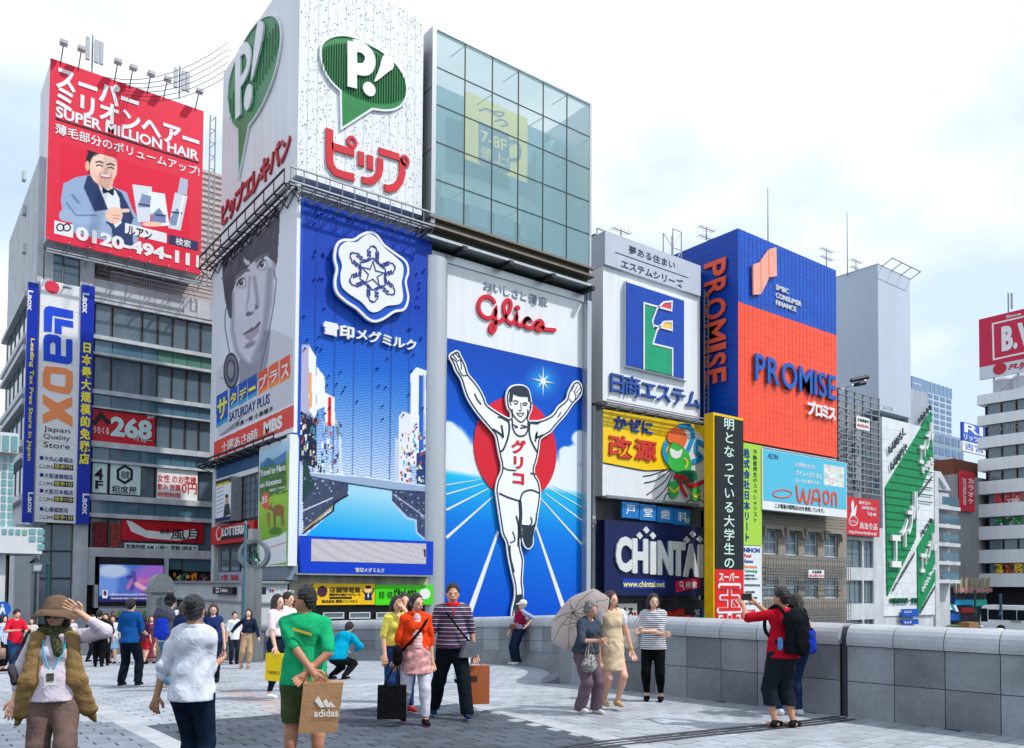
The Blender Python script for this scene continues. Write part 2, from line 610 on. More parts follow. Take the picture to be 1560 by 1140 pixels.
class Pic:
 """tiny painter over photo-space sample points"""
 def __init__(s,px,py,col):
  s.x,s.y = px,py
  s.c = np.tile(np.array(col,float),(len(px),1))
 def blend(s,m,col):
  m = np.clip(m,0,1)[:,None]
  s.c = s.c * (1 - m) + np.array(col,float) * m
 def ell(s,cx,cy,rx,ry,col,soft=0.15,ang=0.0,a=1.0):
  ca,sa = math.cos(R(ang)),math.sin(R(ang))
  dx,dy = s.x - cx,s.y - cy
  u,v = (dx * ca + dy * sa) / rx,(-dx * sa + dy * ca) / ry
  d = np.sqrt(u * u + v * v)
  s.blend(a * (1 - (d - 1) / soft).clip(0,1) if soft > 0 else a * (d < 1),col)
 def poly(s,pts,col,a=1.0):
  ins = np.zeros(len(s.x),bool)
  n = len(pts)
  for i in range(n):
   x1,y1 = pts[i]; x2,y2 = pts[(i + 1) % n]
   if y1 == y2: continue
   c = ((s.y < y1) != (s.y < y2)) & (s.x < (x2 - x1) * (s.y - y1) / (y2 - y1) + x1)
   ins ^= c
  s.blend(ins * a,col)
 def line(s,pts,w,col,soft=0.8,a=1.0):
  d = np.full(len(s.x),1e9)
  for (x1,y1),(x2,y2) in zip(pts,pts[1:]):
   vx,vy = x2 - x1,y2 - y1
   t = (((s.x - x1) * vx + (s.y - y1) * vy) / max(1e-6,vx * vx + vy * vy)).clip(0,1)
   d = np.minimum(d,np.hypot(s.x - x1 - vx * t,s.y - y1 - vy * t))
  s.blend(a * ((w / 2 + soft - d) / soft).clip(0,1),col)
# ------------------------------------------------------------------ setting: ground, water, banks
gm = MB()
GRID = 2.0
ys = [-30,0,9,10,11,12,13,20,30,37,38.5]
xs = [-60,-20,0,9.0]
for i in range(len(xs) - 1):
 for j in range(len(ys) - 1):
  gm.face([(xs[i],ys[j],gz(0,ys[j]) - 0.03),(xs[i + 1],ys[j],gz(0,ys[j]) - 0.03),(xs[i + 1],ys[j + 1],gz(0,ys[j + 1]) - 0.03),(xs[i],ys[j + 1],gz(0,ys[j + 1]) - 0.03)])
def WX(y): return 10.45 - .1155 * (y - 3.5)
BAY = [(WX(-30),-30),(WX(9),9),(WX(11.2),11.2),(10.5,12.3),(11.9,13.6),(12.75,15.4),(13.0,17.5),(12.8,19.6),(12.1,21.6),(11.1,23.6),(10.0,25.4),(9.1,27.4),(8.7,29.5),(9.0,34.0),(9.3,38.5)]
for (xa,ya),(xb,yb) in zip(BAY,BAY[1:]):
 gm.face([(9.0,ya,gz(0,ya) - 0.03),(xa + .3,ya,gz(0,ya) - 0.03),(xb + .3,yb,gz(0,yb) - 0.03),(9.0,yb,gz(0,yb) - 0.03)])
MORTAR = M('paving_joint',(0.05,0.055,0.065,1),0.9,var=0.2)
plaza = props(gm.build('plaza',MORTAR),kind='structure')
g = MB()
g.box(-300,68,38.5,900,-1.9,-1.3)
g.box(68,400,38.5,900,-4.5,-3.9)
ASPH = M('street_paving',(0.11,0.115,0.125,1),0.85,var=0.2,vscale=0.6,bump=0.3,bscale=40)
props(g.build('street',ASPH),kind='structure')
g = MB()
g.box(9.3,600,-60,38.0,-5.5,-5.0)
WATER = M('river_water',(0.02,0.06,0.05,1),0.06,var=0.15,bump=0.25,bscale=3)
props(g.build('river',WATER),kind='structure')
g = MB()
g.box(9.6,300,34.5,38.5,-5.2,-4.2)
g.box(9.6,68,38.0,38.49,-5.2,-1.35)
props(g.build('river_bank',CONCD),kind='structure')
g = MB()
g.box(-300,400,-900,900,-6.6,-6.0)
props(g.build('ground',CONCD),kind='structure')
g = MB()
g.box(98,124,-60,38.49,-4.4,-3.9)
props(g.build('road_bridge',ASPH),kind='structure')
# ------------------------------------------------------------------ window helper
FRAME = M('bronze_frame',(0.10,0.10,0.11,1),0.4,metal=0.4,var=0.05)
FRAMEW = M('white_frame',(0.62,0.65,0.68,1),0.4,var=0.05)
def window(parent,pl,s0,s1,z0,z1,fm=FRAME,gmt=GLASS,nx=1,nz=1,fw=0.06,off=-0.12,name='window',blind=None):
 m = MB()
 m.slab(pl,s0,s0 + fw,z0,z1,off - 0.06,off)
 m.slab(pl,s1 - fw,s1,z0,z1,off - 0.06,off)
 m.slab(pl,s0 + fw,s1 - fw,z0,z0 + fw,off - 0.06,off - 0.002)
 m.slab(pl,s0 + fw,s1 - fw,z1 - fw,z1,off - 0.06,off - 0.002)
 for i in range(1,nx):
  c = s0 + (s1 - s0) * i / nx
  m.slab(pl,c - fw / 3,c + fw / 3,z0 + fw,z1 - fw,off - 0.055,off - 0.008)
 for i in range(1,nz):
  c = z0 + (z1 - z0) * i / nz
  m.slab(pl,s0 + fw,s1 - fw,c - fw / 3,c + fw / 3,off - 0.05,off - 0.012)
 w = m.build(name,fm,parent)
 p = MB()
 p.slab(pl,s0 + fw * .8,s1 - fw * .8,z0 + fw * .8,z1 - fw * .8,off - 0.045,off - 0.035)
 p.build('pane',gmt,w)
 if blind:
  b = MB()
  b.slab(pl,s0 + fw,s1 - fw,z1 - (z1 - z0) * blind[0],z1 - fw,off - 0.30,off - 0.26)
  b.build('curtain',blind[1],w)
 return w
# ------------------------------------------------------------------ A: office block with the tax free store signs
YA = 60.0
A = PL('Y',YA)
XA = A.S(61,240)
XR = 21.0
zr = A.Z(62,238)
lx = thing('office_building','grey concrete office building with banded windows and a red hair advertisement on its roof','building',(XA,YA,-1.3))
m = MB()
zpar = A.Z(145,424)
m.box(XA + 0.6,XR,YA + 0.75,YA + 12,-1.3,zpar - 0.6)
m.build('core',DARKROOM,lx)
m = MB()
# left column, pillar and edge wall
m.slab(A,A.S(116.5),A.S(138),-1.3,A.Z(117,372),-0.7,0.10)
m.slab(A,XA,A.S(75),A.Z(62,800),zr,-6,0.0)
m.slab(A,A.S(28),A.S(54),-1.3,A.Z(62,800),-2.0,0.0)
m.build('wall',CONC,lx)
rowsA = [(459,510),(540,593),(621.5,672),(704,753),(788,834)]
PXM = 145
zb = [(A.Z(PXM,b),A.Z(PXM,t)) for t,b in rowsA]
spand = [(516,536),(599.6,619),(680.7,700),(762,781.6)]
zs_ = [(A.Z(PXM,b),A.Z(PXM,t)) for t,b in spand]
sL,sR = A.S(138.2),XR
# concrete ledges between
edges = [zpar]
bands = []
tops = [zpar] + [z for z,_ in zs_]
prev = zpar
m = MB()
seq = []
for i,(lo,hi) in enumerate(zb):
 seq.append((lo,hi,'w'))
 if i < len(zs_): seq.append((zs_[i][0],zs_[i][1],'s'))
for i,(lo,hi,k) in enumerate(seq):
 n = int((sR - sL) / 1.35)
 top = prev
 proud = 0.12 if k == 'w' and i else 0.0
 m.slab(A,sL,sR,hi,top,-0.7,0.0 if i == 0 else 0.14)
 prev = lo
m.slab(A,sL,sR,A.Z(PXM,848),prev,-0.7,0.0)
s_scr0,s_scr1 = A.S(150),A.S(249)
m.slab(A,sL,s_scr0,-1.3 + 2.9,A.Z(PXM,848.2),-0.7,0.0)
m.slab(A,s_scr1,s_scr1 + 0.55,-1.3,A.Z(PXM,848.2),-0.7,0.0)
m.slab(A,s_scr0,s_scr1,1.6,A.Z(150,926),-0.7,0.0)
m.build('facade_band',CONC,lx)
# joints on the parapet: individual panels
pn = MB()
nP = 11
for i in range(nP):
 a = sL + (sR - sL) * i / nP
 q = MB()
 q.slab(A,a + 0.015,a + (sR - sL) / nP - 0.015,zb[0][1] + 0.25,zpar - 0.02,0.003,0.05)
 q.build('wall_panel',CONC,lx)
mul = [142,169,215,239,262,284,305,330]
mulS = [A.S(x) for x in mul]
CURT_W = C(205,220,218,0.9,var=0.25,vscale=6)
LBLUE = M('pale_blue_blind',(0.35,0.50,0.55,1),0.8,var=0.15)
bl = {(1,4): (.4,LBLUE),(1,5): (.6,CURT_W),(0,2): (.5,LBLUE),(0,5): (.8,CURT_W),(2,6): (.7,LBLUE),(0,6): (.5,LBLUE),(0,0): (1,LBLUE),(0,1): (1,CURT_W),(1,1): (.25,LBLUE),(1,6): (1,LBLUE),(1,2): (.2,CURT_W),(0,3): (0.97,LBLUE),(0,4): (0.97,CURT_W),(2,5): (0.9,CURT_W),(2,4): (0.2,CURT_W),(1,0): (.15,CURT_W),
      (2,3): (.3,CURT_W),(3,6): (.5,CURT_W),(4,6): (.3,CURT_W)}
for r,(lo,hi) in enumerate(zb):
 for c in range(7):
  window(lx,A,mulS[c] + 0.03,mulS[c + 1] - 0.03,lo + .02,hi - .02,off=-0.25,blind=bl.get((r,c)))
SPGR = M('green_spandrel',(0.10,0.22,0.18,1),0.15,var=0.1)
for r,(lo,hi) in enumerate(zs_):
 for c in range(7):
  q = MB()
  q.slab(A,mulS[c] + 0.02,mulS[c + 1] - 0.02,lo + .02,hi - .02,-0.2,-0.1)
  q.build('spandrel_pane',SPGR if (r == 0 and c > 2) else GLASSB,lx)
# roof railing and louvred plant
m = MB()
for i in range(60):
 s = A.S(165) + (XR - A.S(165)) * i / 59
 m.slab(A,s - 0.015,s + 0.015,zpar,zpar + 0.75,-0.15,-0.12)
m.slab(A,A.S(165),XR,zpar + 0.72,zpar + 0.77,-0.17,-0.10)
m.build('railing',CONCW,lx)
m = MB()
PINKL = M('pinkish_louvre',(0.52,0.43,0.42,1),0.7,var=0.1)
for i in range(9):
 m.slab(A,A.S(150),XR - 0.3,zpar + 0.2 + i * 0.3,zpar + 0.42 + i * 0.3,-1.6,-1.5 + 0.06)
m.box(A.S(150),XR - .3,YA + 1.6,YA + 8,zpar - .6,zpar + 3)
m.build('louvre',PINKL,lx)
# curtain wall top-left under the sign and entrance glass
for (l,r,t,b) in ((60,90,371,424),(90.5,116,378,431)):
 window(lx,A,A.S(l),A.S(r),A.Z(l,b),A.Z(l,t),gmt=GLASSB,off=0.0)
for i,(l,r) in enumerate(((55,84),(84.5,116))):
 for t,b in ((798,839),(840,881),(882,952)):
  window(lx,A,A.S(l),A.S(r),A.Z(l,b),A.Z(l,t),off=-0.3,fw=0.05)
for (l,r,t,b) in ((252,283,846,868),(283.5,330,849,871)):
 window(lx,A,A.S(l),A.S(r),A.Z(l,b),A.Z(l,t),gmt=GLASSB,off=-0.2)
# left flank, rounded window bays
LX = PL('X',XA)
m = MB()
m.box(XA - 0.02,XA + 0.6,YA + 0.2,-LX.sz(13,420)[0],-1.3,zr - .05)
m.build('side_wall',CONC,lx)
for r,(t,b) in enumerate(((462,508),(540,590),(620,668),(700,745))):
 s0,s1 = -(YA + 15),-(YA + 2.6)
 z0,z1 = zb[r] if r < 5 else (0,1)
 n = 5
 for c in range(n):
  w0 = s0 + (s1 - s0) * c / n
  window(lx,LX,w0 + .15,w0 + (s1 - s0) / n - .15,z0,z1,gmt=GLASSB,off=0.12)
m = MB()
for r in range(4):
 z0,z1 = zb[r]
 m.slab(LX,-(YA + 16),-(YA + 2),z0 - .5,z0 - .1,0.0,0.45)
 m.slab(LX,-(YA + 16),-(YA + 2),z1 + .1,z1 + .45,0.0,0.45)
m.build('side_ledge',CONCW,lx)
m = MB()
for yy in (270,322,380):
 p = LX.sz(40,yy)
 m = MB(); m.slab(LX,p[0] - .3,p[0] + .3,p[1] - .3,p[1] + .3,0.021,.25)
 m.build('vent_box',CONCW,lx)
# pinkish building behind with louvred flank
Q = PL('Y',72)
bb = thing('louvred_building','pale pink louvred building between the red hair advertisement and the white corner billboard','building',(Q.S(296),72,-1.3))
m = MB(); m.box(Q.S(292),Q.S(350),72,84,-1.3,Q.Z(300,256)); m.build('wall',PINKL,bb)
m = MB()
zt = Q.Z(300,256)
for i in range(60):
 m.slab(Q,Q.S(292),Q.S(350),zt - i * .5 - .25,zt - i * .5,0.0,0.12)
o = m.build('louvre',PINKL,bb); o['kind'] = 'stuff'
# --- tall store sign
RED = C(214,24,44,0.45,var=.05)
BLUE = C(0,80,194,0.4,var=.06)
ORANGE = C(247,148,88,0.5)
YEL = C(250,232,60,0.5)
st = thing('store_sign','tall white vertical store sign with blue and orange letters between two blue strips','sign',(A.S(58),YA - .4,A.Z(58,797)))
B = A.off(0.35)
sg0,sg1 = B.S(56.5),B.S(119)
zt,zbm = B.Z(57,424),B.Z(57,795.5)
for i in range(9):
 z1 = zt - (zt - zbm) * i / 9
 q = MB(); q.slab(B,sg0,sg1,z1 - (zt - zbm) / 9 + 0.012,z1,-0.3,0.0); q.build('panel',WHITE2,st)
def c5(x,y): return (50 + x / 5.18,420 + y / 5.18)
DBLUE = C(12,72,214,0.45)
m = MB()
ppoly(m,B,[c5(*p) for p in ((88,440),(88,275),(100,250),(130,240),(318,280),(318,342),(155,315),(150,440),(150,445))],0.002,0.03)
ppoly(m,B,[c5(*p) for p in ((172,455),(172,335),(318,362),(318,412),(228,396),(228,462))],0.002,0.03)
m.build('letter',DBLUE,st)
m = MB()
for P_ in ([(84,670),(84,500),(96,470),(125,462),(195,472),(222,492),(222,560),(222,632),(178,625),(178,540),(165,527),(145,530),(136,545),(136,618),(222,634),(262,640),(262,500),(312,505),(312,672),(300,694),(270,700)],):
 ppoly(m,B,[c5(*p) for p in P_],0.002,0.03)
m.build('letter',DBLUE,st)
m = MB()
pribbon(m,B,[c5(*p) for p in ((107,780),(120,742),(170,745),(250,755),(286,775),(286,870),(270,908),(230,905),(140,885),(107,860))],0.42,0.002,0.03,closed=True)
m.build('letter',ORANGE,st)
m = MB()
ppoly(m,B,[c5(*p) for p in ((78,935),(190,1005),(310,958),(310,1030),(243,1064),(312,1116),(312,1195),(190,1125),(78,1165),(78,1095),(140,1062),(78,1008))],0.002,0.03)
m.build('letter',ORANGE,st)
def c6(x,y): return (50 + x / 6.33,630 + y / 6.33)
def bt(pl,fn,s,x0,x1,y0,y1,mat,par,**k):
 l,t = fn(x0,y0); r,b = fn(x1,y1)
 return text(pl,s,l,r,t,b,0.003,0.02,mat,par,**k)
INK = C(20,24,40,0.6)
for s,y0,y1 in (('Japan',120,182),('Quality',193,252),('Store',270,325)):
 bt(B,c6,s,102,358,y0,y1,INK,st,bold=0.0)
for (s,w,y) in (('大丸心斎橋店','徒歩7分',410),('大阪道頓堀店','徒歩1分',575),('大阪日本橋店','徒歩11分',727),('心斎橋筋店','徒歩1分',902)):
 bt(B,c6,'■',66,102,y,y + 34,C(10,50,150),st)
 bt(B,c6,s,110,110 + 46 * len(s),y - 2,y + 46,C(10,40,120),st,bold=.018)
 bt(B,c6,'ここから',62,196,y + 78,y + 112,INK,st)
 q = MB(); a = c6(204,y + 72); c = c6(390,y + 126); prect(q,B,a[0],c[0],a[1],c[1],0.002,0.012); q.build('plate',C(16,30,90),st)
 l,t = c6(210,y + 76); r,b = c6(384,y + 118)
 text(B,w,l,r,t,b,0.014,0.015,YEL,st,bold=.02)
m = MB()
cs = c5(152,92)
s_,z_ = B.sz(*cs)
m.prism(B,[(s_ + 0.42 * math.cos(a * .3),z_ + 0.42 * math.sin(a * .3)) for a in range(21)],.002,.02)
m.build('emblem',C(222,50,80),st)
text(B,'Japan.',*(c5(235,80)[0],c5(310,80)[0],c5(235,78)[1],c5(235,98)[1]),0.003,0.02,INK,st)
for nm,l,r,t,b,lab in (('side',38,54.5,428,796,'narrow blue vertical strip sign with yellow latin lettering left of the tall white store sign'),
       ('side',120.5,140.5,432,798,'narrow blue vertical strip sign with yellow characters right of the tall white store sign')):
 D = A.off(0.5)
 t0 = thing('strip_sign',lab,'sign',(D.S(l),D.v,D.Z(l,b)),'blue strip signs flanking the store sign')
 q = MB(); prect(q,D,l,r,t,b,-.3,0); q.build('panel',C(0,42,170,0.35,var=.05),t0)
 w = (r - l)
 for ty in ((t + 14,t + 45),(b - 46,b - 14)):
  text(D,'Laox',l + w * .25,r - w * .25,ty[0],ty[1],0.004,0.03,WHITE2,t0,rot=90,bold=.03)
 if l < 100:
  text(D,'Leading Tax Free Store in Japan',l + w * .28,r - w * .25,515,702,0.004,0.03,YEL,t0,rot=90,bold=.012)
 else:
  vtext(D,'日本最大规模的免税店',l + w * .12,r - w * .12,519,708,0.004,0.03,YEL,t0,bold=.02,mult=.02)
# --- signs in the windows
E_ = A.off(-0.05)
def wsign(label,l,r,t,b,bgm,cat='sign',pl=E_):
 o = thing('window_sign',label,cat,(pl.S(l),pl.v,pl.Z(l,b)))
 q = MB(); prect(q,pl,l,r,t,b,-.05,0); q.build('panel',bgm,o)
 return o
DRED = C(196,22,40,0.4,var=.08)
PBL = C(190,226,226,0.5)
w = wsign('red yakitori shop sign with pale blue number 268 across the fifth floor windows',141,236,623,671,DRED)
bt(E_,lambda x,y: (x,y),'268',169,231,634,664,PBL,w,bold=.03,mult=.02)
text(E_,'円',204,211,664,671,.003,.02,PBL,w,bold=.02); text(E_,'均一',214,232,666,674,.003,.02,PBL,w,bold=.02)
text(E_,'5F',224,236,631,638,.003,.02,PBL,w,bold=.02)
text(E_,'うちくる',142,166,649,660,.003,.02,WHITE2,w,bold=.02)
m = MB(); pribbon(m,E_,[(143,646),(154,632),(166,646)],.3,.003,.02,round_=False); m.build('roof_mark',BLACK,w)
w = wsign('pale fourth floor window sign reading 4F',141,163,705,750,C(206,228,228))
text(E_,'4',144,157,713,731,.003,.02,INK,w,bold=.03); text(E_,'F',145,157,732,745,.003,.02,INK,w,bold=.03)
w = wsign('pale window sign with a black hexagon emblem beside the 4F sign',168,214,706,752,C(206,228,228))
m = MB(); hx = [(190 + 12 * math.cos(R(a)),723 + 13 * math.sin(R(a))) for a in range(30,390,60)]
pribbon(m,E_,hx,.16,.003,.02,closed=True); m.build('emblem',INK,w)
text(E_,'相席',184,197,717,729,.003,.02,INK,w,bold=.02)
text(E_,'相席屋',170,208,739,752,.003,.02,INK,w,bold=.02)
w = wsign('white window sign with red characters on the fourth floor',239,301,713,760,C(232,236,236))
text(E_,'女性 のお客様',240,299,722,734,.003,.02,RED,w,bold=.02)
text(E_,'飲み 放題',240,275,736,746,.003,.02,RED,w,bold=.02)
text(E_,'0円',277,300,735,752,.003,.02,RED,w,bold=.03)
text(E_,'時間制限',240,275,749,757,.003,.02,RED,w,bold=.02)
w = wsign('long red restaurant sign with a white brush stroke on the third floor',185,310,790,823,DRED)
m = MB()
ppoly(m,E_,[(192,793),(200,794),(222,808),(260,812),(296,806),(302,812),(298,820),(270,824),(225,820),(200,810)],.003,.012); m.build('brush_stroke',WHITE2,w)
text(E_,'風月',260,302,806,822,.016,.02,BLACK,w,bold=.02)
text(E_,'鶴橋',243,258,806,813,.016,.02,INK,w,bold=.0)
w = wsign('row of pale opening hours plates under the red restaurant sign',190,302,827,837,C(206,226,224))
text(E_,'営業時間 AM 11時～ 翌朝 2時まで',192,300,829,836,.003,.02,INK,w,bold=.018)
w = wsign('red and white menu poster behind the third floor window',142,163,795,833,C(120,30,35,.5,var=.9,vscale=7))
w = wsign('menu poster with pale photographs next to the red menu poster',168,184,797,834,C(150,60,55,.5,var=.9,vscale=8))
# --- big LED screen
lz = thing('led_screen','large lit video screen with a blurred blue and pink picture on the office building','screen',(A.S(150),YA,A.Z(150,924)))
q = MB(); prect(q,A,150,249,849,924,-.5,0.06); q.build('frame',BLACK,lz)
def f_led(x,y,u,v):
 p = Pic(x,y,(70,110,200))
 p.ell(160,890,16,22,(110,150,225),.5); p.ell(172,870,18,8,(180,200,235),.6)
 p.ell(235,885,26,20,(150,100,200),.6); p.ell(238,905,18,8,(90,60,160),.5)
 p.line([(196,895),(205,884),(214,886),(240,882)],4,(200,110,170),3); p.line([(195,880),(205,877)],2.5,(60,50,140),2)
 p.line([(203,873),(206,886),(200,898)],3.5,(80,70,160),2.5); p.line([(152,913),(250,915)],8,(30,40,120),2)
 p.line([(208,890),(222,898)],4,(225,170,200),3)
 p.poly([(156,899),(164,899),(164,912),(156,912)],(235,235,240)); p.ell(160,904,2.2,3.5,(80,50,50),.3)
 rr = np.random.default_rng(4)
 for k in range(34):
  xx = 168 + k * 1.8 + rr.random(); p.line([(xx,904 + rr.random() * 2),(xx + .8,907)],.5,(215,205,240),.6)
  p.line([(xx,911),(xx + .9,912.5)],.5,(235,215,235),.6)
 return p.c
flat_print(A,151,248,860,917,0.075,130,70,f_led,lz,'lit_picture',SCREEN)
# street level shops under the screen
def shop_print(seed,cols,n=60):
 def fn(x,y,u,v):
  rr = np.random.default_rng(seed)
  p = Pic(x,y,cols[0])
  x0,x1,y0,y1 = x.min(),x.max(),y.min(),y.max()
  for k in range(n):
   c = cols[rr.integers(len(cols))]
   w_,h_ = (x1 - x0) * rr.uniform(.03,.14),(y1 - y0) * rr.uniform(.03,.14)
   cx,cy = rr.uniform(x0,x1),rr.uniform(y0,y1)
   if rr.random() < .5: p.ell(cx,cy,w_,h_,c,.3,rr.uniform(0,90),.9)
   else: p.poly([(cx,cy),(cx + w_,cy + 1),(cx + w_,cy + h_),(cx,cy + h_)],c,.9)
  return p.c
 return fn
for l,r,t,b,sd,cs,lb in ((263,300,872,916,3,[(10,14,20),(30,40,50),(250,140,40),(240,220,90),(30,120,120),(120,20,30)],'dark poster with flames and green characters above the shop entrance'),
                               (302,330,874,917,5,[(30,16,22),(120,40,60),(160,150,140),(60,80,70)],'dark red wavy patterned banner beside the flame poster')):
 o = thing('shop_poster',lb,'poster',(A.S(l),YA,A.Z(l,b)))
 q = MB(); prect(q,A,l,r,t,b,-.3,0.02); q.build('panel',BLACK,o)
 flat_print(A,l + .5,r - .5,t + .5,b - .5,0.03,40,50,shop_print(sd,cs,90),o)
 if l < 300: text(A,'朝',266,276,884,896,.04,.02,C(60,200,190),o,bold=.02); text(A,'立',266,275,899,910,.04,.02,C(60,200,190),o,bold=.02)
o = thing('candy_shop_sign','grey fascia board with multicoloured letters over the candy shop entrance','sign',(A.S(150),YA,1.6))
q = MB(); prect(q,A,150,300,927,941,0.01,0.08); q.build('panel',CONC,o)
cc = [C(220,60,60),C(240,190,60),C(70,180,90),C(80,120,220),C(230,120,170)]
x = 168
for w_ in ('CANDY','SWEETS'):
 for i,ch in enumerate(w_):
  text(A,ch,x,x + 5,931,939,.085,.04,cc[i % 5],o,'letter',bold=.03); x += 6
 x += 8
o = thing('awning','pale green glass entrance awning under the candy shop fascia','awning',(A.S(140),YA - 2,1.2))
q = MB(); prect(q,A,140,240,945,951,0.1,1.6); q.build('panel',GLASST,o)
o = thing('shop_sign','small red and yellow shop sign above the crowd at the entrance','sign',(A.S(220),YA,0))
q = MB(); prect(q,A,219,235,947,961,0.1,.3); q.build('panel',RED,o)
q = MB(); prect(q,A,225,232,949,959,0.3,.34); q.build('emblem',C(245,200,40),o)
# --- red hair advertisement on the roof
H = PL('Y',YA - 1.2)
XH = H.S(77,90)
hb = thing('rooftop_billboard','big red rooftop billboard advertising a hair product with a smiling man in a tuxedo','billboard',(XH,H.v,H.Z(76,366)))
s1 = H.S(310.5,165)
zt,zbm = H.Z(76,88),H.Z(76,366)
q = MB(); q.slab(H,XH + .05,s1 - .05,zbm + .05,zt - .05,-4.6,-.1); q.build('frame',WHITE,hb)
HRED = C(224,34,66,0.5,var=.06)
q = MB(); q.slab(H,XH,s1,zbm,zt,-.098,0); q.build('panel',HRED,hb)
q = MB()
for i in range(3):
 q.slab(H,XH - .02,s1 + .2,zbm - .25 - i * .35,zbm - .15 - i * .35,-.6 + i * .5,-.5 + i * .5)
for i in range(9):
 a = XH + (s1 - XH) * i / 8
 q.bar((a,H.v - .9,zbm - .2),(a,H.v + .8,zbm - .9),.04)
 q.bar((a,H.v - .9,zbm - .2),(a,H.v + .8,zbm - .1),.04)
q.build('catwalk',STEEL,hb)
def c1(x,y): return (x / 2.59,y / 2.59)
def ht(s,x0,x1,y0,y1,mat=WHITE2,par=hb,**k):
 l,t = c1(x0,y0); r,b = c1(x1,y1)
 return text(H,s,l,r,t,b,0.004,0.03,mat,par,**k)
ht('スーパー',222,548,255,345,bold=.02,mult=.02)
ht('ミリオンヘアー',222,788,340,425,bold=.02,mult=.02)
ht('SUPER MILLION HAIR',220,788,418,462,bold=.03)
q = MB(); l,t = c1(220,466); r,b = c1(788,472); prect(q,H,l,r,t,b,.002,.02); q.build('rule',INK,hb)
ht('薄毛部分のボリュームアップ!',218,790,486,528,bold=.02,mult=.015)
ht('0120-494-111',300,790,893,945,bold=.03,mult=.03)
q = MB(); l,t = c1(214,870); r,b = c1(289,922); prect(q,H,l,r,t,b,.002,.015); q.build('plate',WHITE2,hb)
q = MB()
for cx in (238,264):
 pribbon(q,H,[c1(cx + 14 * math.cos(a * .5),898 + 14 * math.sin(a * .5)) for a in range(12)],.07,.017,.03,closed=True)
q.build('loop_mark',INK,hb)
q = MB(); l,t = c1(493,880); r,b = c1(658,920); prect(q,H,l,r,t,b,.002,.015); q.build('plate',WHITE2,hb)
ht('ルアン',502,600,890,925,INK,bold=.02)
q = MB(); l,t = c1(665,925); r,b = c1(782,962); prect(q,H,l,r,t,b,.002,.015); q.build('plate',C(36,44,90),hb)
text(H,'検索',*c1(692,0)[:1],c1(752,0)[0],c1(0,936)[1],c1(0,966)[1],.02,.02,WHITE2,hb,bold=.02)
def f_man(x,y,u,v):
 p = Pic(x,y,(224,34,66))
 X = lambda a,b: c1(a,b)
 suit = [(240,790),(250,725),(300,700),(355,690),(440,735),(500,760),(520,820),(560,890),(530,1000),(420,1000),(290,960),(285,880),(250,860)]
 p.poly([X(*q) for q in suit],(150,172,205))
 p.poly([X(*q) for q in ((345,690),(330,740),(370,830),(440,900),(450,1000),(530,1010),(515,830),(480,760),(440,735))],(44,62,108))
 p.poly([X(*q) for q in ((375,720),(440,735),(470,770),(480,880),(455,900),(405,780))],(228,233,242))
 p.poly([X(*q) for q in ((350,692),(375,700),(440,860),(425,880),(330,745))],(38,56,100))
 p.poly([X(*q) for q in ((452,742),(480,762),(528,860),(520,880),(478,800))],(38,56,100))
 p.line([X(255,850),X(330,865),X(430,850)],17,(158,180,212),1)
 p.line([X(285,770),X(310,800)],2,(110,130,170),2); p.line([X(262,800),X(300,850),X(380,850)],1.5,(110,130,170),1)
 p.ell(*X(400,640),45 / 2,62 / 2.3,(26,26,34),.08)
 p.ell(*X(345,655),3,7,(232,178,158),.2)
 p.ell(*X(408,665),20.5,25,(243,200,180),.06); p.poly([X(*q) for q in ((370,690),(450,700),(440,750),(390,735))],(236,186,165))
 p.ell(*X(405,598),23,10,(28,26,34),.12,10)
 p.ell(*X(410,640),17,12,(246,208,190),.3)
 for ex,ey in ((393,655),(437,664)):
  p.line([X(ex - 12,ey - 1),X(ex,ey - 4),X(ex + 11,ey + 2)],1.1,(50,36,36),.8)
  p.line([X(ex - 14,ey - 14),X(ex,ey - 18),X(ex + 13,ey - 11)],1.4,(40,32,34),.8)
 p.line([X(416,665),X(422,680),X(412,684)],1.2,(216,150,130),1)
 p.ell(*X(416,696),8.5,3.0,(190,70,70),.2,8); p.ell(*X(416,694),7.2,1.9,(250,248,245),.2,8)
 p.line([X(392,680),X(396,700)],.8,(220,160,140),1); p.line([X(442,688),X(438,704)],.8,(220,160,140),1)
 p.poly([X(*q) for q in ((402,735),(426,752),(450,742),(448,775),(426,760),(406,765))],(20,26,44))
 p.ell(*X(450,850),12.5,12,(243,198,178),.1); p.line([X(455,832),X(505,831)],5,(243,198,178),.6)
 p.line([X(445,850),X(470,852)],.8,(205,150,130),.8); p.line([X(447,862),X(470,864)],.8,(205,150,130),.8)
 for q_,c_ in ((((522,728),(600,738),(592,875),(545,878)),(214,222,234)),(((582,755),(650,765),(668,890),(605,895)),(232,238,246)),(((690,760),(740,775),(712,910),(664,900)),(206,216,230)),(((712,700),(742,706),(738,770),(700,765)),(176,188,208))):
  p.poly([X(*q) for q in q_],c_)
 p.poly([X(*q) for q in ((560,765),(597,775),(590,820),(545,818))],(130,146,182)); p.poly([X(*q) for q in ((596,850),(628,820),(655,860),(655,880),(600,880))],(116,134,180))
 p.poly([X(*q) for q in ((672,860),(700,820),(712,850),(704,890),(672,890))],(128,144,180))
 p.line([X(548,806),X(590,812)],2,(60,60,90),.8); p.line([X(616,848),X(652,852)],2,(60,60,90),.8); p.line([X(680,838),X(716,842)],2,(60,60,90),.8)
 p.line([X(725,775),X(700,890)],1.2,(246,248,252),1.2)
 p.ell(*X(600,885),14,3.5,(243,198,178),.2)
 return p.c
flat_print(H,c1(236,0)[0],c1(750,0)[0],c1(0,560)[1],c1(0,905)[1],0.0025,230,170,f_man,hb)
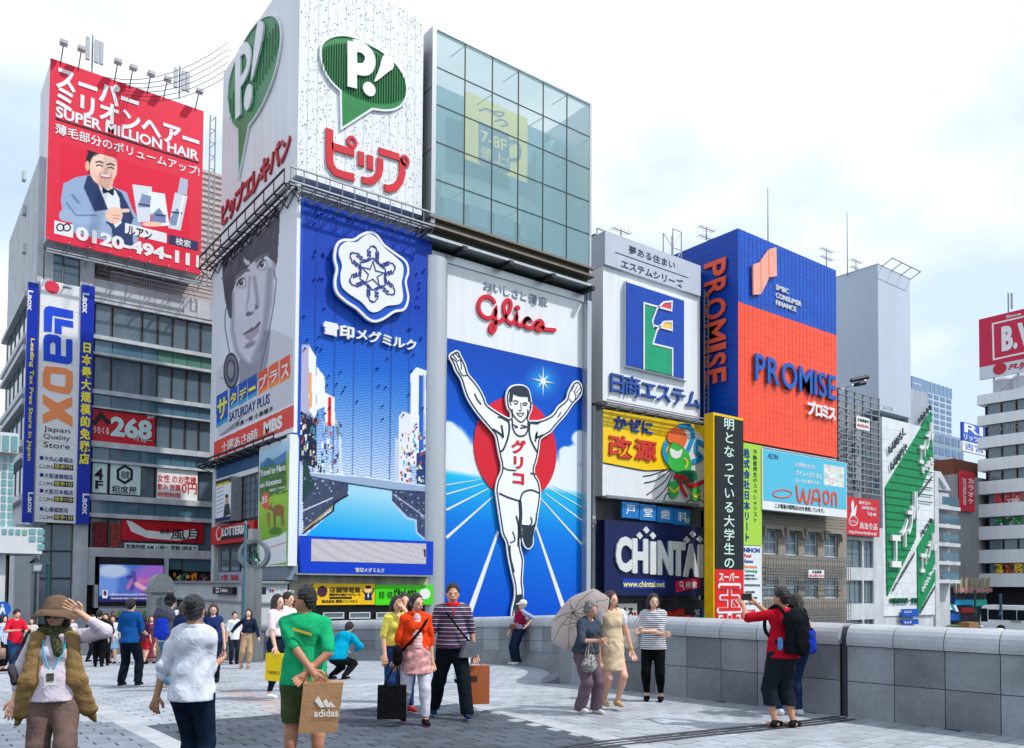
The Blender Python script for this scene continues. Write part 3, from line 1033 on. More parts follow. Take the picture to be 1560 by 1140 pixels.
# spotlights over it
SPN = iter(('leftmost','second','third','fourth','fifth','sixth','rightmost'))
def spot(px,py):
 s,z = H.sz(px,py)
 o = thing('spotlight',next(SPN) + ' from the left of the bent spotlights above the red hair advertisement','lamp',(s,H.v,z - .9),'spotlights over the red billboard')
 m = MB(); m.tube([(s - .1,H.v + .1,z - 1.5),(s,H.v - .1,z - .5),(s,H.v - .7,z)],.035,6); m.build('arm',DKSTEEL,o)
 m = MB(); m.box(s - .22,s + .22,H.v - 1.0,H.v - .55,z - .12,z + .1); m.build('lamp_head',STEEL,o)
for px,py in ((94,75),(121,84),(176,103),(199,112),(226,121),(251,129),(299,147)): spot(px,py)
def antenna(px,py,hgt,lab,X=None,Yp=YA + 2,n=3):
 pl = PL('Y',Yp)
 s,z = pl.sz(px,py)
 o = thing('mobile_antenna',lab,'antenna',(s,Yp,z))
 m = MB(); m.bar((s,Yp,z),(s,Yp,z + hgt),.06); m.build('mast',STEEL,o)
 for i in range(n):
  dx = (-.45,.1,.4)[i]
  q = MB(); q.box(s + dx,s + dx + .25,Yp - .3,Yp - .1,z + hgt * .25,z + hgt * .85); q.build('panel',STEEL,o)
antenna(140,110,2.6,'mobile phone antenna cluster at the left end of the red rooftop billboard')
antenna(273,150,2.4,'mobile phone antenna cluster at the right end of the red rooftop billboard')
m = MB()
for k in range(6):
 a = H.sz(150 + k * 4,90 + k * 5)
 b = PL('X',16.35).sz(352,66 + k * 10)
 pa,pb = Vector((a[0],H.v + 2,a[1])),Vector((16.2,-b[0],b[1]))
 m.tube([tuple(pa.lerp(pb,t / 8) + Vector((0,0,-1.2 * (1 - (t / 4 - 1) ** 2)))) for t in range(9)],.022,4)
m.solo('cable',BLACK,'thin black cables sagging from the red billboard roof to the white corner billboard','cables')
m = MB()
for s_ in (H.S(310.5) + .1,H.S(321)):
 m.bar((s_,H.v + .2,H.Z(310,435)),(s_,H.v + .2,H.Z(310,170)),.05)
for i in range(26):
 z = H.Z(310,435) + i * (H.Z(310,170) - H.Z(310,435)) / 26
 m.bar((H.S(310.5) + .1,H.v + .2,z),(H.S(321),H.v + .2,z + (.5 if i % 2 else 0)),.03)
m.solo('lattice_mast',STEEL,'grey steel lattice mast at the right edge of the red rooftop billboard','mast')
# ------------------------------------------------------------------ B: pale cyan glazed arcade at the far left
Bp = PL('Y',45.0)
ar = thing('arcade_building','pale cyan glazed building with a white canopy at the left edge of the picture','building',(Bp.S(0),45,-1.3))
m = MB()
m.slab(Bp,Bp.S(-80),Bp.S(23),Bp.Z(0,803),Bp.Z(0,690),-6,-.1)
m.slab(Bp,Bp.S(-80),Bp.S(28),Bp.Z(0,690),Bp.Z(0,660),-6,.4)
m.slab(Bp,Bp.S(-80),Bp.S(67),Bp.Z(0,843),Bp.Z(0,803),-4,.5)
m.build('frame',FRAMEW,ar)
def grid_panes(pl,l,r,t,b,nx,nz,off,mat,par,gap=.05,name='pane'):
 s0,s1,z0,z1 = pl.rect(l,r,t,b)
 for i in range(nx):
  for j in range(nz):
   q = MB()
   a = s0 + (s1 - s0) * i / nx; c = z0 + (z1 - z0) * j / nz
   q.slab(pl,a + gap,a + (s1 - s0) / nx - gap,c + gap,c + (z1 - z0) / nz - gap,off - .05,off)
   q.build(name,mat,par)
grid_panes(Bp,-20,22,690,802,4,9,-.06,GLASST,ar)
grid_panes(Bp,-12,27,662,688,3,1,.44,GLASST,ar)
grid_panes(Bp,0,41,805,816,4,1,.54,GLASST,ar)
grid_panes(Bp,41,67,805,827,2,2,.54,GLASST,ar)
grid_panes(Bp,54,67,828,840,1,1,.54,GLASST,ar)
m = MB()
for l,r in ((-25,0),(6,15)):
 m.slab(Bp,Bp.S(l),Bp.S(r),-1.3,Bp.Z(0,843.3),-.6,-.1)
m.build('column',CONCW,ar)
m = MB(); m.slab(Bp,Bp.S(-60),Bp.S(30),-1.3,Bp.Z(0,842.8),-4.5,-2.5); m.build('shopfront',DARKROOM,ar)
for l,r in ((-22,4),(16,26)):
 window(ar,Bp,Bp.S(l),Bp.S(r),-1.0,Bp.Z(0,850),off=-2.3,gmt=GLASS)
# street lamps, road sign, dark granite pillar
def street_lamp(px,t,ptop,lab):
 g = at_depth(px,t)
 z = EYE + ray(px,ptop).z / ray(px,ptop).dot(CF) * t
 o = thing('street_lamp',lab,'street lamp',tuple(g))
 GRN = C(36,58,62,.5)
 m = MB(); m.lathe(g,[(.16,0),(.16,.5),(.09,.6),(.07,2),(.05,z - g.z - .75)],10); m.build('pole',GRN,o)
 m = MB(); c = Vector((g.x,g.y,z - .75))
 m.lathe(c,[(.07,0),(.2,.06),(.28,.42)],6); m.build('lantern_glass',C(200,215,222,.3),o)
 m = MB(); m.lathe(c,[(.33,.42),(.30,.46),(.10,.62),(.04,.66),(.03,.76)],6); m.build('lamp_cap',GRN,o)
street_lamp(55,40,848,'old fashioned green street lamp with a lantern head by the left arcade')
def pole_thing(px,t,ptop,r,mat,name,lab,cat,arm=None):
 g = at_depth(px,t); z = EYE + ray(px,ptop).z / ray(px,ptop).dot(CF) * t
 o = thing(name,lab,cat,tuple(g))
 m = MB(); m.lathe(g,[(r * 1.6,0),(r * 1.6,.3),(r,.4),(r,z - g.z - .15),(r * 1.4,z - g.z - .1),(.01,z - g.z)],10); m.build('pole',mat,o)
 return o,g,z
o,g,z = pole_thing(73.5,38,857,.09,C(34,74,78,.5),'banner_pole','dark teal banner pole with a short crossbar near the street lamp','pole')
m = MB(); m.bar((g.x - .6,g.y + .45,z - .5),(g.x + .1,g.y - .07,z - .5),.03); m.build('crossbar',C(34,74,78,.5),o)
g = at_depth(5,36)
o = thing('road_sign','round blue pedestrian road sign at the left edge','sign',tuple(g))
z = EYE + ray(5,928).z * 36
m = MB(); m.bar(tuple(g),(g.x,g.y,z + .3),.035); m.build('post',STEEL,o)
F5 = PL('Y',g.y - .06)
m = MB(); m.prism(F5,[(g.x + .33 * math.cos(a * .3),z + .33 * math.sin(a * .3)) for a in range(21)],-.02,.02); m.build('disc',C(20,90,190),o)
m = MB(); m.prism(F5,[(g.x - .06,z - .22),(g.x + .02,z - .05),(g.x + .09,z - .22),(g.x + .12,z - .2),(g.x + .06,z + .08),(g.x - .06,z + .08),(g.x - .1,z - .2)],.021,.03)
m.prism(F5,[(g.x + .05 * math.cos(a),z + .16 + .05 * math.sin(a)) for a in range(6)],.021,.03); m.build('pictogram',WHITE2,o)
g = at_depth(249,27)
o = thing('granite_pillar','dark granite bridge pillar with a rounded top behind the man with the backpack','pillar',tuple(g))
z = EYE + ray(249,874).z * 27
GRAN = M('dark_granite',(0.14,0.155,0.17,1),0.35,var=.25,vscale=14)
m = MB()
Pp = PL('Y',g.y)
w_ = .36
arc = [(g.x + w_ * math.cos(R(a)),z - .5 + .5 * math.sin(R(a))) for a in range(0,181,15)]
m.prism(Pp,[(g.x - w_,g.z),(g.x + w_,g.z)] + arc,-.6,0)
m.build('shaft',GRAN,o)
m = MB(); m.slab(Pp,g.x - w_ - .06,g.x + w_ + .06,z - .62,z - .52,-.66,.06); m.slab(Pp,g.x - w_ - .08,g.x + w_ + .08,g.z,g.z + .4,-.68,.08); m.build('moulding',GRAN,o)
put = MB(); put_text(put,Pp,'戎橋',g.x - .2,g.x + .22,z - 1.15,z - .75,.0,.02,bold=.0); put.build('lettering',C(60,80,84),o)
# ------------------------------------------------------------------ C: corner building with the white billboard box
YP = 38.8
FP = PL('Y',YP)
XP = FP.S(453.5,150)
FX = PL('X',XP)
zPb = FP.Z(455,268)
zPt = FP.Z(641,28)
sPr = FP.S(643.5,180)
pip = thing('corner_building','white corner building carrying the giant green balloon billboard and the blue snowflake billboard','building',(XP,YP,-1.3))
YB = -FX.sz(324,540)[0]
m = MB()
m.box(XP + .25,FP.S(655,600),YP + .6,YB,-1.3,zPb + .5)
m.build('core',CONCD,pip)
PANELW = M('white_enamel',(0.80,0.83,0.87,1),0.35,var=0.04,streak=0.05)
# billboard box
pb = thing('corner_billboard','giant white corner billboard with green speech balloons and red katakana','billboard',(XP,YP,zPb))
YL = -FX.sz(339,230)[0]
m = MB(); m.box(XP + .02,sPr,YP + .02,YL,zPb,zPt); m.build('frame',PANELW,pb)
n = 14
for i in range(n):
 q = MB(); a = XP + (sPr - XP) * i / n
 q.slab(FP,a + .008,a + (sPr - XP) / n - .008,zPb,zPt,-.018,.04); q.build('panel',PANELW,pb)
for i in range(8):
 q = MB(); a = -YL + (YL - YP) * i / 8
 q.slab(FX,a + .006,a + (YL - YP) / 8 - .006,zPb,zPt,-.018,.03 if i < 7 else .038); q.build('panel',PANELW,pb)
# lamp studs on the front face
rr = np.random.default_rng(2)
m = MB()
for k in range(1100):
 s,z = rr.uniform(XP + .1,sPr - .1),rr.uniform(zPb + .1,zPt)
 d = .014 + .008 * rr.random()
 m.slab(FP,s - d,s + d,z - d,z + d,.041,.06)
m.build('bulb_stud',C(130,138,150,.5),pb,kind='stuff')
GRN = C(0,128,62,0.35,var=.15)
GRND = C(0,96,50,0.4)
PRED = C(206,26,44,0.4,var=.1)
def c3(x,y): return (480 + x / 4.223,40 + y / 4.223)
bal = [(28,200),(35,130),(85,85),(160,68),(250,82),(350,130),(440,185),(520,260),(570,350),(582,430),(560,500),(510,540),(440,550),(360,540),(277,506),(162,668),(157,425),(100,370),(50,290)]
def channel(pl,fn,pts,face,rim,par,d=.35,w=.14,name='letter'):
 """an open channel shape: coloured tray with a raised pale rim"""
 P = [pl.sz(*fn(*p)) for p in pts]
 q = MB(); q.prism(pl,P,.045,.10); o = q.build(name,face,par)
 q = MB(); q.ribbon(pl,P,w,.046,d,closed=True); q.build('rim',rim,o)
 return o
bal_s = [tuple(p) for p in smoothpts(bal[:14],5)] + bal[15:16] + [tuple(p) for p in smoothpts(bal[16:] + [bal[0]],4)][:-1]
channel(FP,c3,bal_s,GRN,PANELW,pb,.16,.10,'balloon')
q = MB()
for i in range(34):
 x_ = 40 + i * 16
 col = [y for y in range(70,545,4) if Pic(np.array([x_ * 1.0]),np.array([y * 1.0]),(0,0,0)) is not None]
 # vertical neon tubes kept inside the ellipse
 cx_,cy_ = 305,310
 dx = (x_ - cx_) / 285.0
 if abs(dx) < .95:
  h_ = 205 * math.sqrt(1 - dx * dx)
  ym = cy_ + dx * 95
  a,b = FP.sz(*c3(x_,ym - h_ * .82)),FP.sz(*c3(x_,ym + h_ * .82))
  q.slab(FP,a[0] - .018,a[0] + .018,b[1],a[1],.12,.16)
q.build('neon_tube',GRND,pb,kind='stuff')
LET = C(240,240,244,0.4,var=.08)
def sol(pl,fn,pts,par,o0=.12,o1=.24,mat=LET,name='letter'):
 q = MB(); q.prism(pl,[pl.sz(*fn(*p)) for p in pts],o0,o1); return q.build(name,mat,par)
Pp_ = [(197,108),(290,125),(340,160),(372,215),(372,270),(345,310),(300,325),(257,312),(257,415),(197,400)]
q = MB(); q.prism(FP,[FP.sz(*c3(*p)) for p in [(197,108),(257,118),(257,415),(197,400)]],.12,.23); q.build('letter',LET,pb)
q = MB(); q.ribbon(FP,[FP.sz(*c3(*p)) for p in smoothpts([(240,138),(290,150),(335,195),(342,245),(320,285),(285,292),(240,282)],4)],.62,.125,.225,round_=False); q.build('letter',LET,pb)
sol(FP,c3,smoothpts([(425,205),(462,205),(490,245),(488,285),(455,310),(370,372),(400,290)],4,True),pb)
sol(FP,c3,[(336 + 40 * math.cos(a * .42) + 4 * math.sin(a * .42),418 + 46 * math.sin(a * .42) + 8 * math.cos(a * .42)) for a in range(15)],pb)
# katakana on the front
def kat(pl,fn,pts,w,par,sm=0,**k):
 P = [pl.sz(*fn(*p)) for p in (smoothpts(pts,sm) if sm else pts)]
 q = MB(); q.ribbon(pl,P,w + .12,.045,.07,round_=False); o = q.build('letter',PANELW,par)
 q = MB(); q.ribbon(pl,P,w,.05,.15,round_=False); q.build('letter_face',PRED,o)
kw = .40
kat(FP,c3,[(87,668),(87,860),(95,905),(125,945),(170,962),(245,980)],kw,pb)
kat(FP,c3,[(100,778),(245,822)],kw * .95,pb)
kat(FP,c3,[(290,815),(290,905)],kw * .85,pb); kat(FP,c3,[(348,838),(348,928)],kw * .85,pb)
kat(FP,c3,[(412,858),(412,920),(400,965),(370,995),(335,1003),(297,995)],kw * .9,pb)
kat(FP,c3,[(405,808),(535,850)],kw * .95,pb)
kat(FP,c3,[(555,860),(555,950),(540,1005),(510,1040),(470,1052),(440,1045)],kw * .95,pb)
for cx,cy in ((231,752),(570,872)):
 s_,z_ = FP.sz(*c3(cx,cy))
 q = MB(); q.ribbon(FP,[(s_ + .23 * math.cos(a * .5236),z_ + .25 * math.sin(a * .5236)) for a in range(12)],.15,.05,.15,closed=True); q.build('letter',PRED,pb)
# left face
def c7(x,y): return (330 + x / 3.254,y / 3.257)
bl2 = [(65,500),(75,400),(110,290),(160,190),(220,110),(270,83),(310,95),(328,150),(325,250),(290,400),(230,540),(170,630),(120,890),(117,648),(85,610)]
b2 = [tuple(p) for p in smoothpts(bl2[:12],4)] + bl2[12:13] + [tuple(p) for p in smoothpts(bl2[13:] + [bl2[0]],4)][:-1]
channel(FX,c7,b2,GRN,PANELW,pb,.16,.10,'balloon')
q = MB()
for i in range(17):
 x_ = 78 + i * 15
 f_ = (x_ - 65) / 263
 y0,y1 = 500 - 420 * min(1,f_ * 1.05) ** .8 + 30,640 - 380 * f_ ** 1.6 - 40
 if y1 - y0 > 40:
  a,b = FX.sz(*c7(x_,y0)),FX.sz(*c7(x_,y1))
  q.slab(FX,a[0] - .02,a[0] + .02,b[1],a[1],.12,.15)
q.build('neon_tube',GRND,pb,kind='stuff')
q = MB(); q.prism(FX,[FX.sz(*c7(*p)) for p in [(110,285),(136,245),(136,575),(112,600)]],.12,.23); q.build('letter',LET,pb)
q = MB(); q.ribbon(FX,[FX.sz(*c7(*p)) for p in smoothpts([(128,270),(160,245),(178,285),(172,345),(150,395),(128,425)],4)],.62,.125,.225,round_=False); q.build('letter',LET,pb)
sol(FX,c7,smoothpts([(222,130),(243,115),(252,150),(235,250),(192,412),(200,300)],4,True),pb)
s_,z_ = FX.sz(*c7(175,490))
q = MB(); q.prism(FX,[(s_ + .62 * math.cos(a * .42),z_ + .72 * math.sin(a * .42)) for a in range(15)],.12,.24); q.build('letter',LET,pb)
DR2 = C(178,24,40,0.4,var=.1)
letters(FX,'ピップエレキバン',340,443,314,348,.045,.08,DR2,pb,bold=.02,gap=.04,mult=.018)
# catwalk under the box
def truss(pl,s0,s1,z,d,mat,par,n=12,name='catwalk',h=.7):
 m = MB()
 for off,zz in ((d,z),(d,z + h),(.1,z),(d * .5,z + .02)):
  m.slab(pl,s0,s1,zz - .04,zz + .04,off - .04,off + .04)
 for i in range(n + 1):
  a = s0 + (s1 - s0) * i / n
  m.bar(pl.to3(a,z,0),pl.to3(a,z,d),.035,n=4)
  m.bar(pl.to3(a,z,d),pl.to3(a,z + h,d),.03,n=4)
  m.bar(pl.to3(a,z - h * .8,0),pl.to3(a,z,d),.035,n=4)
  if i < n: m.bar(pl.to3(a,z - h * .8,.05),pl.to3(a + (s1 - s0) / n,z,.05),.03,n=4)
 return m.build(name,mat,par)
truss(FP,XP - .6,sPr + .4,zPb - .75,.75,STEEL,pip,12)
truss(FX,-YB - .6,-YP + .3,zPb - .75,.75,DKSTEEL,pip,10)
m = MB(); m.slab(FP,XP + .1,sPr,zPb - 1.4,zPb,-.55,-.5); m.build('recess_wall',CONCD,pip)
# --- blue snowflake billboard
SP = PL('Y',39.0)
sb = thing('snowflake_billboard','blue dairy billboard with a white snowflake badge above a painted canal','billboard',(XP,39.0,SP.Z(458,816)))
s0_,s1_ = XP + .03,SP.S(656,600)
zt,zb_ = SP.Z(457,300),SP.Z(458,818)
q = MB(); q.slab(SP,s0_,s1_,zb_,zt,-.5,-.004); q.build('panel',BLUE,sb)
def mixc(a,b,t): return np.array(a)[None,:] * (1 - t[:,None]) + np.array(b)[None,:] * t[:,None]
def a5(x,y): return (450 + x / 3.355,500 + y / 3.353)
def b5(x,y): return (560 + x / 3.355,500 + y / 3.353)
def c8(x,y): return (450 + x / 4.073,680 + y / 4.071)
def f_snow(x,y,u,v):
 p = Pic(x,y,(6,72,186))
 h = y - (x - 457) * .16
 t = np.clip((h - 545) / 175,0,1)
 p.c = mixc((4,66,182),(28,110,214),np.clip((h - 440) / 110,0,1))
 p.c = p.c * (1 - t[:,None]) + np.array((214,228,246.0)) * t[:,None]
 fr = (v * 118) % 1.0
 wob = (v * 118 + .35 * np.sin(u * 60)) % 1.0
 p.blend((wob < .30) * .38,(0,34,120))
 for k in range(7):
  p.blend((np.abs(u - .09 - k * .145) < .006) * .35,(0,30,110))
 rr = np.random.default_rng(11)
 # water
 wt = [c8(*q) for q in ((330,235),(600,268),(598,340),(700,440),(752,455),(755,530),(830,600),(60,560),(150,480),(235,400),(235,370),(325,300))]
 m = np.zeros(len(x),bool)
 pw = Pic(x,y,(0,0,0)); pw.poly(wt,(1,1,1)); m = pw.c[:,0]
 tw = np.clip((h - 735) / 75,0,1)
 water = mixc((160,212,234),(10,160,216),tw)
 p.c = p.c * (1 - m[:,None]) + water * m[:,None]
 # left street fronts
 def bl(pts,c,fn=a5): p.poly([fn(*q) for q in pts],c)
 bl(((20,85),(70,85),(105,150),(105,470),(20,470)),(176,172,205)); bl(((68,90),(105,145),(108,470),(70,420)),(238,238,246))
 bl(((70,230),(84,225),(84,400),(70,420)),(240,160,70))
 bl(((108,195),(150,250),(150,400),(108,420)),(236,240,248)); bl(((150,330),(200,355),(203,500),(150,500)),(246,236,226))
 bl(((166,350),(184,355),(184,500),(166,500)),(214,30,50)); bl(((20,420),(108,470),(108,720),(20,680)),(26,34,62))
 for k in range(170):
  q = (rr.uniform(22,235),rr.uniform(430,735))
  if q[1] < 430 + (q[0] - 60) * .25: continue
  c = [(240,240,245),(30,60,130),(180,80,80),(60,140,180),(200,190,160),(110,120,140),(26,34,62),(70,130,120)][rr.integers(8)]
  w_,h_ = rr.uniform(3,12),rr.uniform(8,34)
  bl(((q[0],q[1]),(q[0] + w_,q[1] + 1),(q[0] + w_,q[1] + h_),(q[0],q[1] + h_)),c)
 bl(((222,540),(236,560),(236,745),(222,745)),(200,216,220));
 # right street fronts
 bl(((220,235),(250,200),(322,225),(322,700),(220,700)),(232,236,246),b5)
 for x0 in (262,298): bl(((x0,240),(x0 + 22,245),(x0 + 22,620),(x0,640)),(28,96,196),b5)
 bl(((282,235),(290,235),(292,700),(284,700)),(150,166,206),b5)
 bl(((160,450),(180,425),(220,440),(220,790),(160,790)),(226,228,240),b5); bl(((140,560),(160,570),(160,780),(140,780)),(190,205,225),b5)
 bl(((250,640),(322,620),(322,800),(250,800)),(34,60,120),b5)
 for k in range(90):
  q = (rr.uniform(162,318),rr.uniform(520,800)); c = [(240,240,245),(30,60,130),(170,80,90),(210,200,150),(90,100,130),(70,190,210)][rr.integers(6)]
  w_,h_ = rr.uniform(3,14),rr.uniform(6,22)
  bl(((q[0],q[1]),(q[0] + w_,q[1]),(q[0] + w_,q[1] + h_),(q[0],q[1] + h_)),c,b5)
 # quays
 def qy(pts,c): p.poly([c8(*q) for q in pts],c)
 qy(((45,160),(330,200),(325,300),(235,370),(50,545),(45,400)),(62,74,100)); qy(((45,60),(110,180),(115,260),(45,350)),(34,66,64))
 qy(((598,270),(850,260),(850,590),(830,600),(755,530),(752,455),(700,440),(600,340)),(58,70,106))
 for k in range(190):
  if k % 2: q = (rr.uniform(50,310),0); yy = rr.uniform(190,max(200,560 - q[0] * 1.1))
  else: q = (rr.uniform(620,850),0); yy = rr.uniform(275,min(590,330 + (q[0] - 620) * 1.1))
  c = [(40,50,76),(130,144,168),(24,28,46),(176,186,200),(84,98,124)][rr.integers(5)]
  w_,h_ = rr.uniform(3,12),rr.uniform(3,14); qy(((q[0],yy),(q[0] + w_,yy),(q[0] + w_,yy + h_),(q[0],yy + h_)),c)
 p.line([c8(48,525),c8(232,375)],1.6,(190,166,90),.6); p.line([c8(48,400),c8(230,320)],1.2,(210,216,226),.6); p.line([c8(48,540),c8(235,400),c8(240,350),c8(325,305)],1.8,(24,26,40),.8)
 p.line([c8(600,345),c8(690,445),c8(748,460),c8(752,535),c8(830,600)],1.6,(196,204,220),.6); p.line([c8(610,300),c8(850,470)],1,(180,190,210),.6)
 qy(((90,160),(300,178),(760,232),(840,255),(840,285),(600,268),(330,235),(100,200)),(150,172,204)); p.line([c8(90,190),c8(330,232),c8(600,272),c8(840,288)],1.6,(40,54,84),.8); p.line([c8(90,163),c8(420,190),c8(840,250)],1,(225,234,244),.6)
 return p.c
flat_print(SP,459,656,301,817,0.0,210,520,f_snow,sb)
m = MB()
for k in range(95):
 s,z = rr.uniform(s0_ + .5,s1_ - .3),zb_ + (zt - zb_) * rr.uniform(.36,.98)
 px_,py_ = proj(s,39,z)
 if 500 < px_ < 622 and 350 < py_ < 545: continue
 m.lathe((s,38.93,z - .05),[(.03,0),(.06,.03),(.06,.06),(.03,.09)],6)
m.build('lamp_stud',C(6,48,150,.4),sb,kind='stuff')
def c4(x,y): return (480 + x / 5.183,340 + y / 5.182)
outer = [(405,90),(460,110),(520,190),(600,250),(690,320),(710,400),(690,480),(710,600),(680,690),(600,712),(520,765),(450,788),(390,765),(310,690),(220,630),(150,560),(135,470),(150,380),(132,290),(150,190),(200,152),(280,150),(340,112)]
inner = [(400,108),(455,135),(520,215),(600,280),(662,345),(668,420),(655,490),(666,600),(636,655),(540,670),(470,713),(410,713),(340,640),(250,580),(187,520),(174,430),(187,350),(160,260),(177,200),(225,167),(300,170),(350,130)]
Po = [SP.sz(*c4(*p)) for p in smoothpts(outer,4,True)]
Pi = [SP.sz(*c4(*p)) for p in smoothpts(inner,4,True)]
q = MB(); q.prism(SP,Po,.01,.32); bd = q.build('badge',BLUE,sb)
q = MB(); q.ribbon(SP,Po,.13,.20,.36,closed=True); q.build('rim',WHITE2,bd)
q = MB(); q.prism(SP,Pi,.33,.40); q.build('badge_face',WHITE2,bd)
NAVY = C(16,52,140,.4)
cs_,cz_ = SP.sz(*c4(428,420))
U_ = .86
q = MB()
q.ribbon(SP,[(cs_ + U_ * math.cos(R(a)),cz_ + U_ * math.sin(R(a))) for a in range(30,390,60)],.05,.401,.43,closed=True)
st5 = []
for i in range(10):
 r_ = .70 if i % 2 == 0 else .27
 a = R(90 + 36 * i); st5.append((cs_ + r_ * math.cos(a),cz_ + r_ * math.sin(a)))
q.ribbon(SP,st5,.05,.401,.432,closed=True)
arm = [(.07,.80),(.30,.62),(.34,.72),(.16,.88),(.16,.98),(.32,.90),(.32,1.0),(.16,1.08),(.16,1.18),(.32,1.10),(.32,1.22),(.22,1.30),(.16,1.44),(0,1.5)]
for k in range(6):
 a = R(60 * k)
 full = [(-x,y) for x,y in arm] + [(x,y) for x,y in arm[::-1]]
 P = [(cs_ + x * math.cos(a) - y * math.sin(a),cz_ + x * math.sin(a) + y * math.cos(a)) for x,y in full]
 q.ribbon(SP,P,.05,.401,.434,round_=False)
q.build('snowflake',NAVY,bd)
letters(SP,'雪印',*(c4(60,0)[0],c4(298,0)[0],c4(0,778)[1],c4(0,880)[1]),.01,.15,WHITE2,sb,bold=.02,mult=.025)
letters(SP,'メグミルク',*(c4(315,0)[0],c4(790,0)[0],c4(0,828)[1],c4(0,922)[1]),.01,.15,WHITE2,sb,bold=.02,gap=.1,mult=.01)
# led ticker box
tk = thing('ticker_box','blue box with a pale striped LED ticker under the painted canal','sign',(XP,38.4,FP.Z(458,873)))
TK = PL('Y',38.25)
q = MB(); t1 = TK.S(660,850); q.slab(TK,TK.S(457.5,845),t1,TK.Z(458,873),TK.Z(458,816),-.7,0); q.build('case',C(0,60,196,.4,var=.05),tk)
def f_tick(x,y,u,v):
 p = Pic(x,y,(214,216,226))
 w = np.sin((x * .9 + y * 4.6)); p.blend((w > .1) * .8,(140,176,232)); w2 = np.sin(x * 1.9 - y * 3.1 + 1); p.blend((w2 > .3) * .6,(236,180,160))
 p.blend((np.sin(y * 3.1) > .5) * .6,(242,242,246)); p.poly([(645,836),(649,838),(649,850),(646,848)],(60,40,40))
 return p.c
flat_print(TK,474,649,821,855,.012,180,36,f_tick,tk,'lit_picture',SCREEN)
text(TK,'雪印メグミルク',541,585,865,872,.01,.03,WHITE2,tk,bold=.012)
m = MB(); m.slab(TK,TK.S(450,850),t1,TK.Z(458,876),TK.Z(458,873.5),-.9,.1); m.build('ledge',STEEL,tk)
# shop storey under it
m = MB()
m.slab(FP,XP,FP.S(663,900),FP.Z(458,922),FP.Z(458,877),-4,-.05); m.build('facade_band',C(176,172,160,.7,var=.2,streak=.2),pip)
m = MB(); m.slab(FP,XP,FP.S(672,900),-1.3,FP.Z(458,922),-4,-.15); m.build('shopfront',C(44,46,50,.5,var=.2),pip)
for l,r in ((492,524),(532,564),(573,600)):
 window(pip,FP,FP.S(l,938),FP.S(r,938),FP.Z(l,943),FP.Z(l,933),fm=FRAMEW,off=.02,gmt=GLASS)
m = MB(); m.slab(FP,XP,FP.S(672,945),FP.Z(458,955),FP.Z(458,947),-.1,.05); m.build('red_band',DRED,pip)
G1 = FP.off(.25)
o = thing('shop_sign','yellow property information sign with black characters below the ticker','sign',(G1.S(479,905),G1.v,G1.Z(479,922)))
q = MB(); prect(q,G1,478,571,889,922,-.25,0); q.build('panel',C(240,190,10,.45,var=.05),o)
text(G1,'店舗情報館',502,549,894,903,.003,.02,INK,o,bold=.02)
text(G1,'関西内外の総合プロデュース',502,549,904,908,.003,.02,INK,o)
text(G1,'株式会社 関西インベスト',490,545,914,918.5,.003,.02,INK,o,bold=.02)
q = MB(); s_,z_ = G1.sz(491,901); q.prism(G1,[(s_ + .28 * math.cos(a * .5),z_ + .28 * math.sin(a * .5)) for a in range(12)],.003,.02); q.build('emblem',C(70,30,60),o)
q = MB(); prect(q,G1,502,536,909.5,912.5,.003,.015); q.build('plate',INK,o)
def f_fig(x,y,u,v):
 p = Pic(x,y,(240,190,10)); p.poly([(556,903),(566,903),(567,915),(555,915)],(30,40,90)); p.ell(561,898,4,4.5,(245,200,170),.1); p.ell(561,894.5,4.2,2.5,(30,26,30),.1); p.line([(556,905),(552,899)],1.6,(30,40,90)); p.line([(566,905),(570,897)],1.6,(30,40,90)); p.line([(561,904),(561,910)],1,(240,240,240)); return p.c
flat_print(G1,551,570,892,918,.003,30,40,f_fig,o)
o = thing('shop_sign','bright green property sign with a white balloon beside the yellow sign','sign',(G1.S(572,905),G1.v,G1.Z(572,922)))
q = MB(); prect(q,G1,572,660,891,922,-.25,0); q.build('panel',C(70,214,20,.45,var=.05),o)
text(G1,'賃貸・売買',577,598,901,912,.003,.02,C(20,110,30),o,bold=.0); text(G1,'ピタットハウス',601,634,897,911,.003,.03,C(14,60,24),o,bold=.02,mult=.02)
q = MB(); s_,z_ = G1.sz(647,905); q.prism(G1,[(s_ + .35 * math.cos(a * .42),z_ + .3 * math.sin(a * .42)) for a in range(15)],.003,.02); q.prism(G1,[(s_ - .2 + .1 * math.cos(a),z_ - .38 + .1 * math.sin(a)) for a in range(6)],.003,.02); q.build('balloon',WHITE2,o)
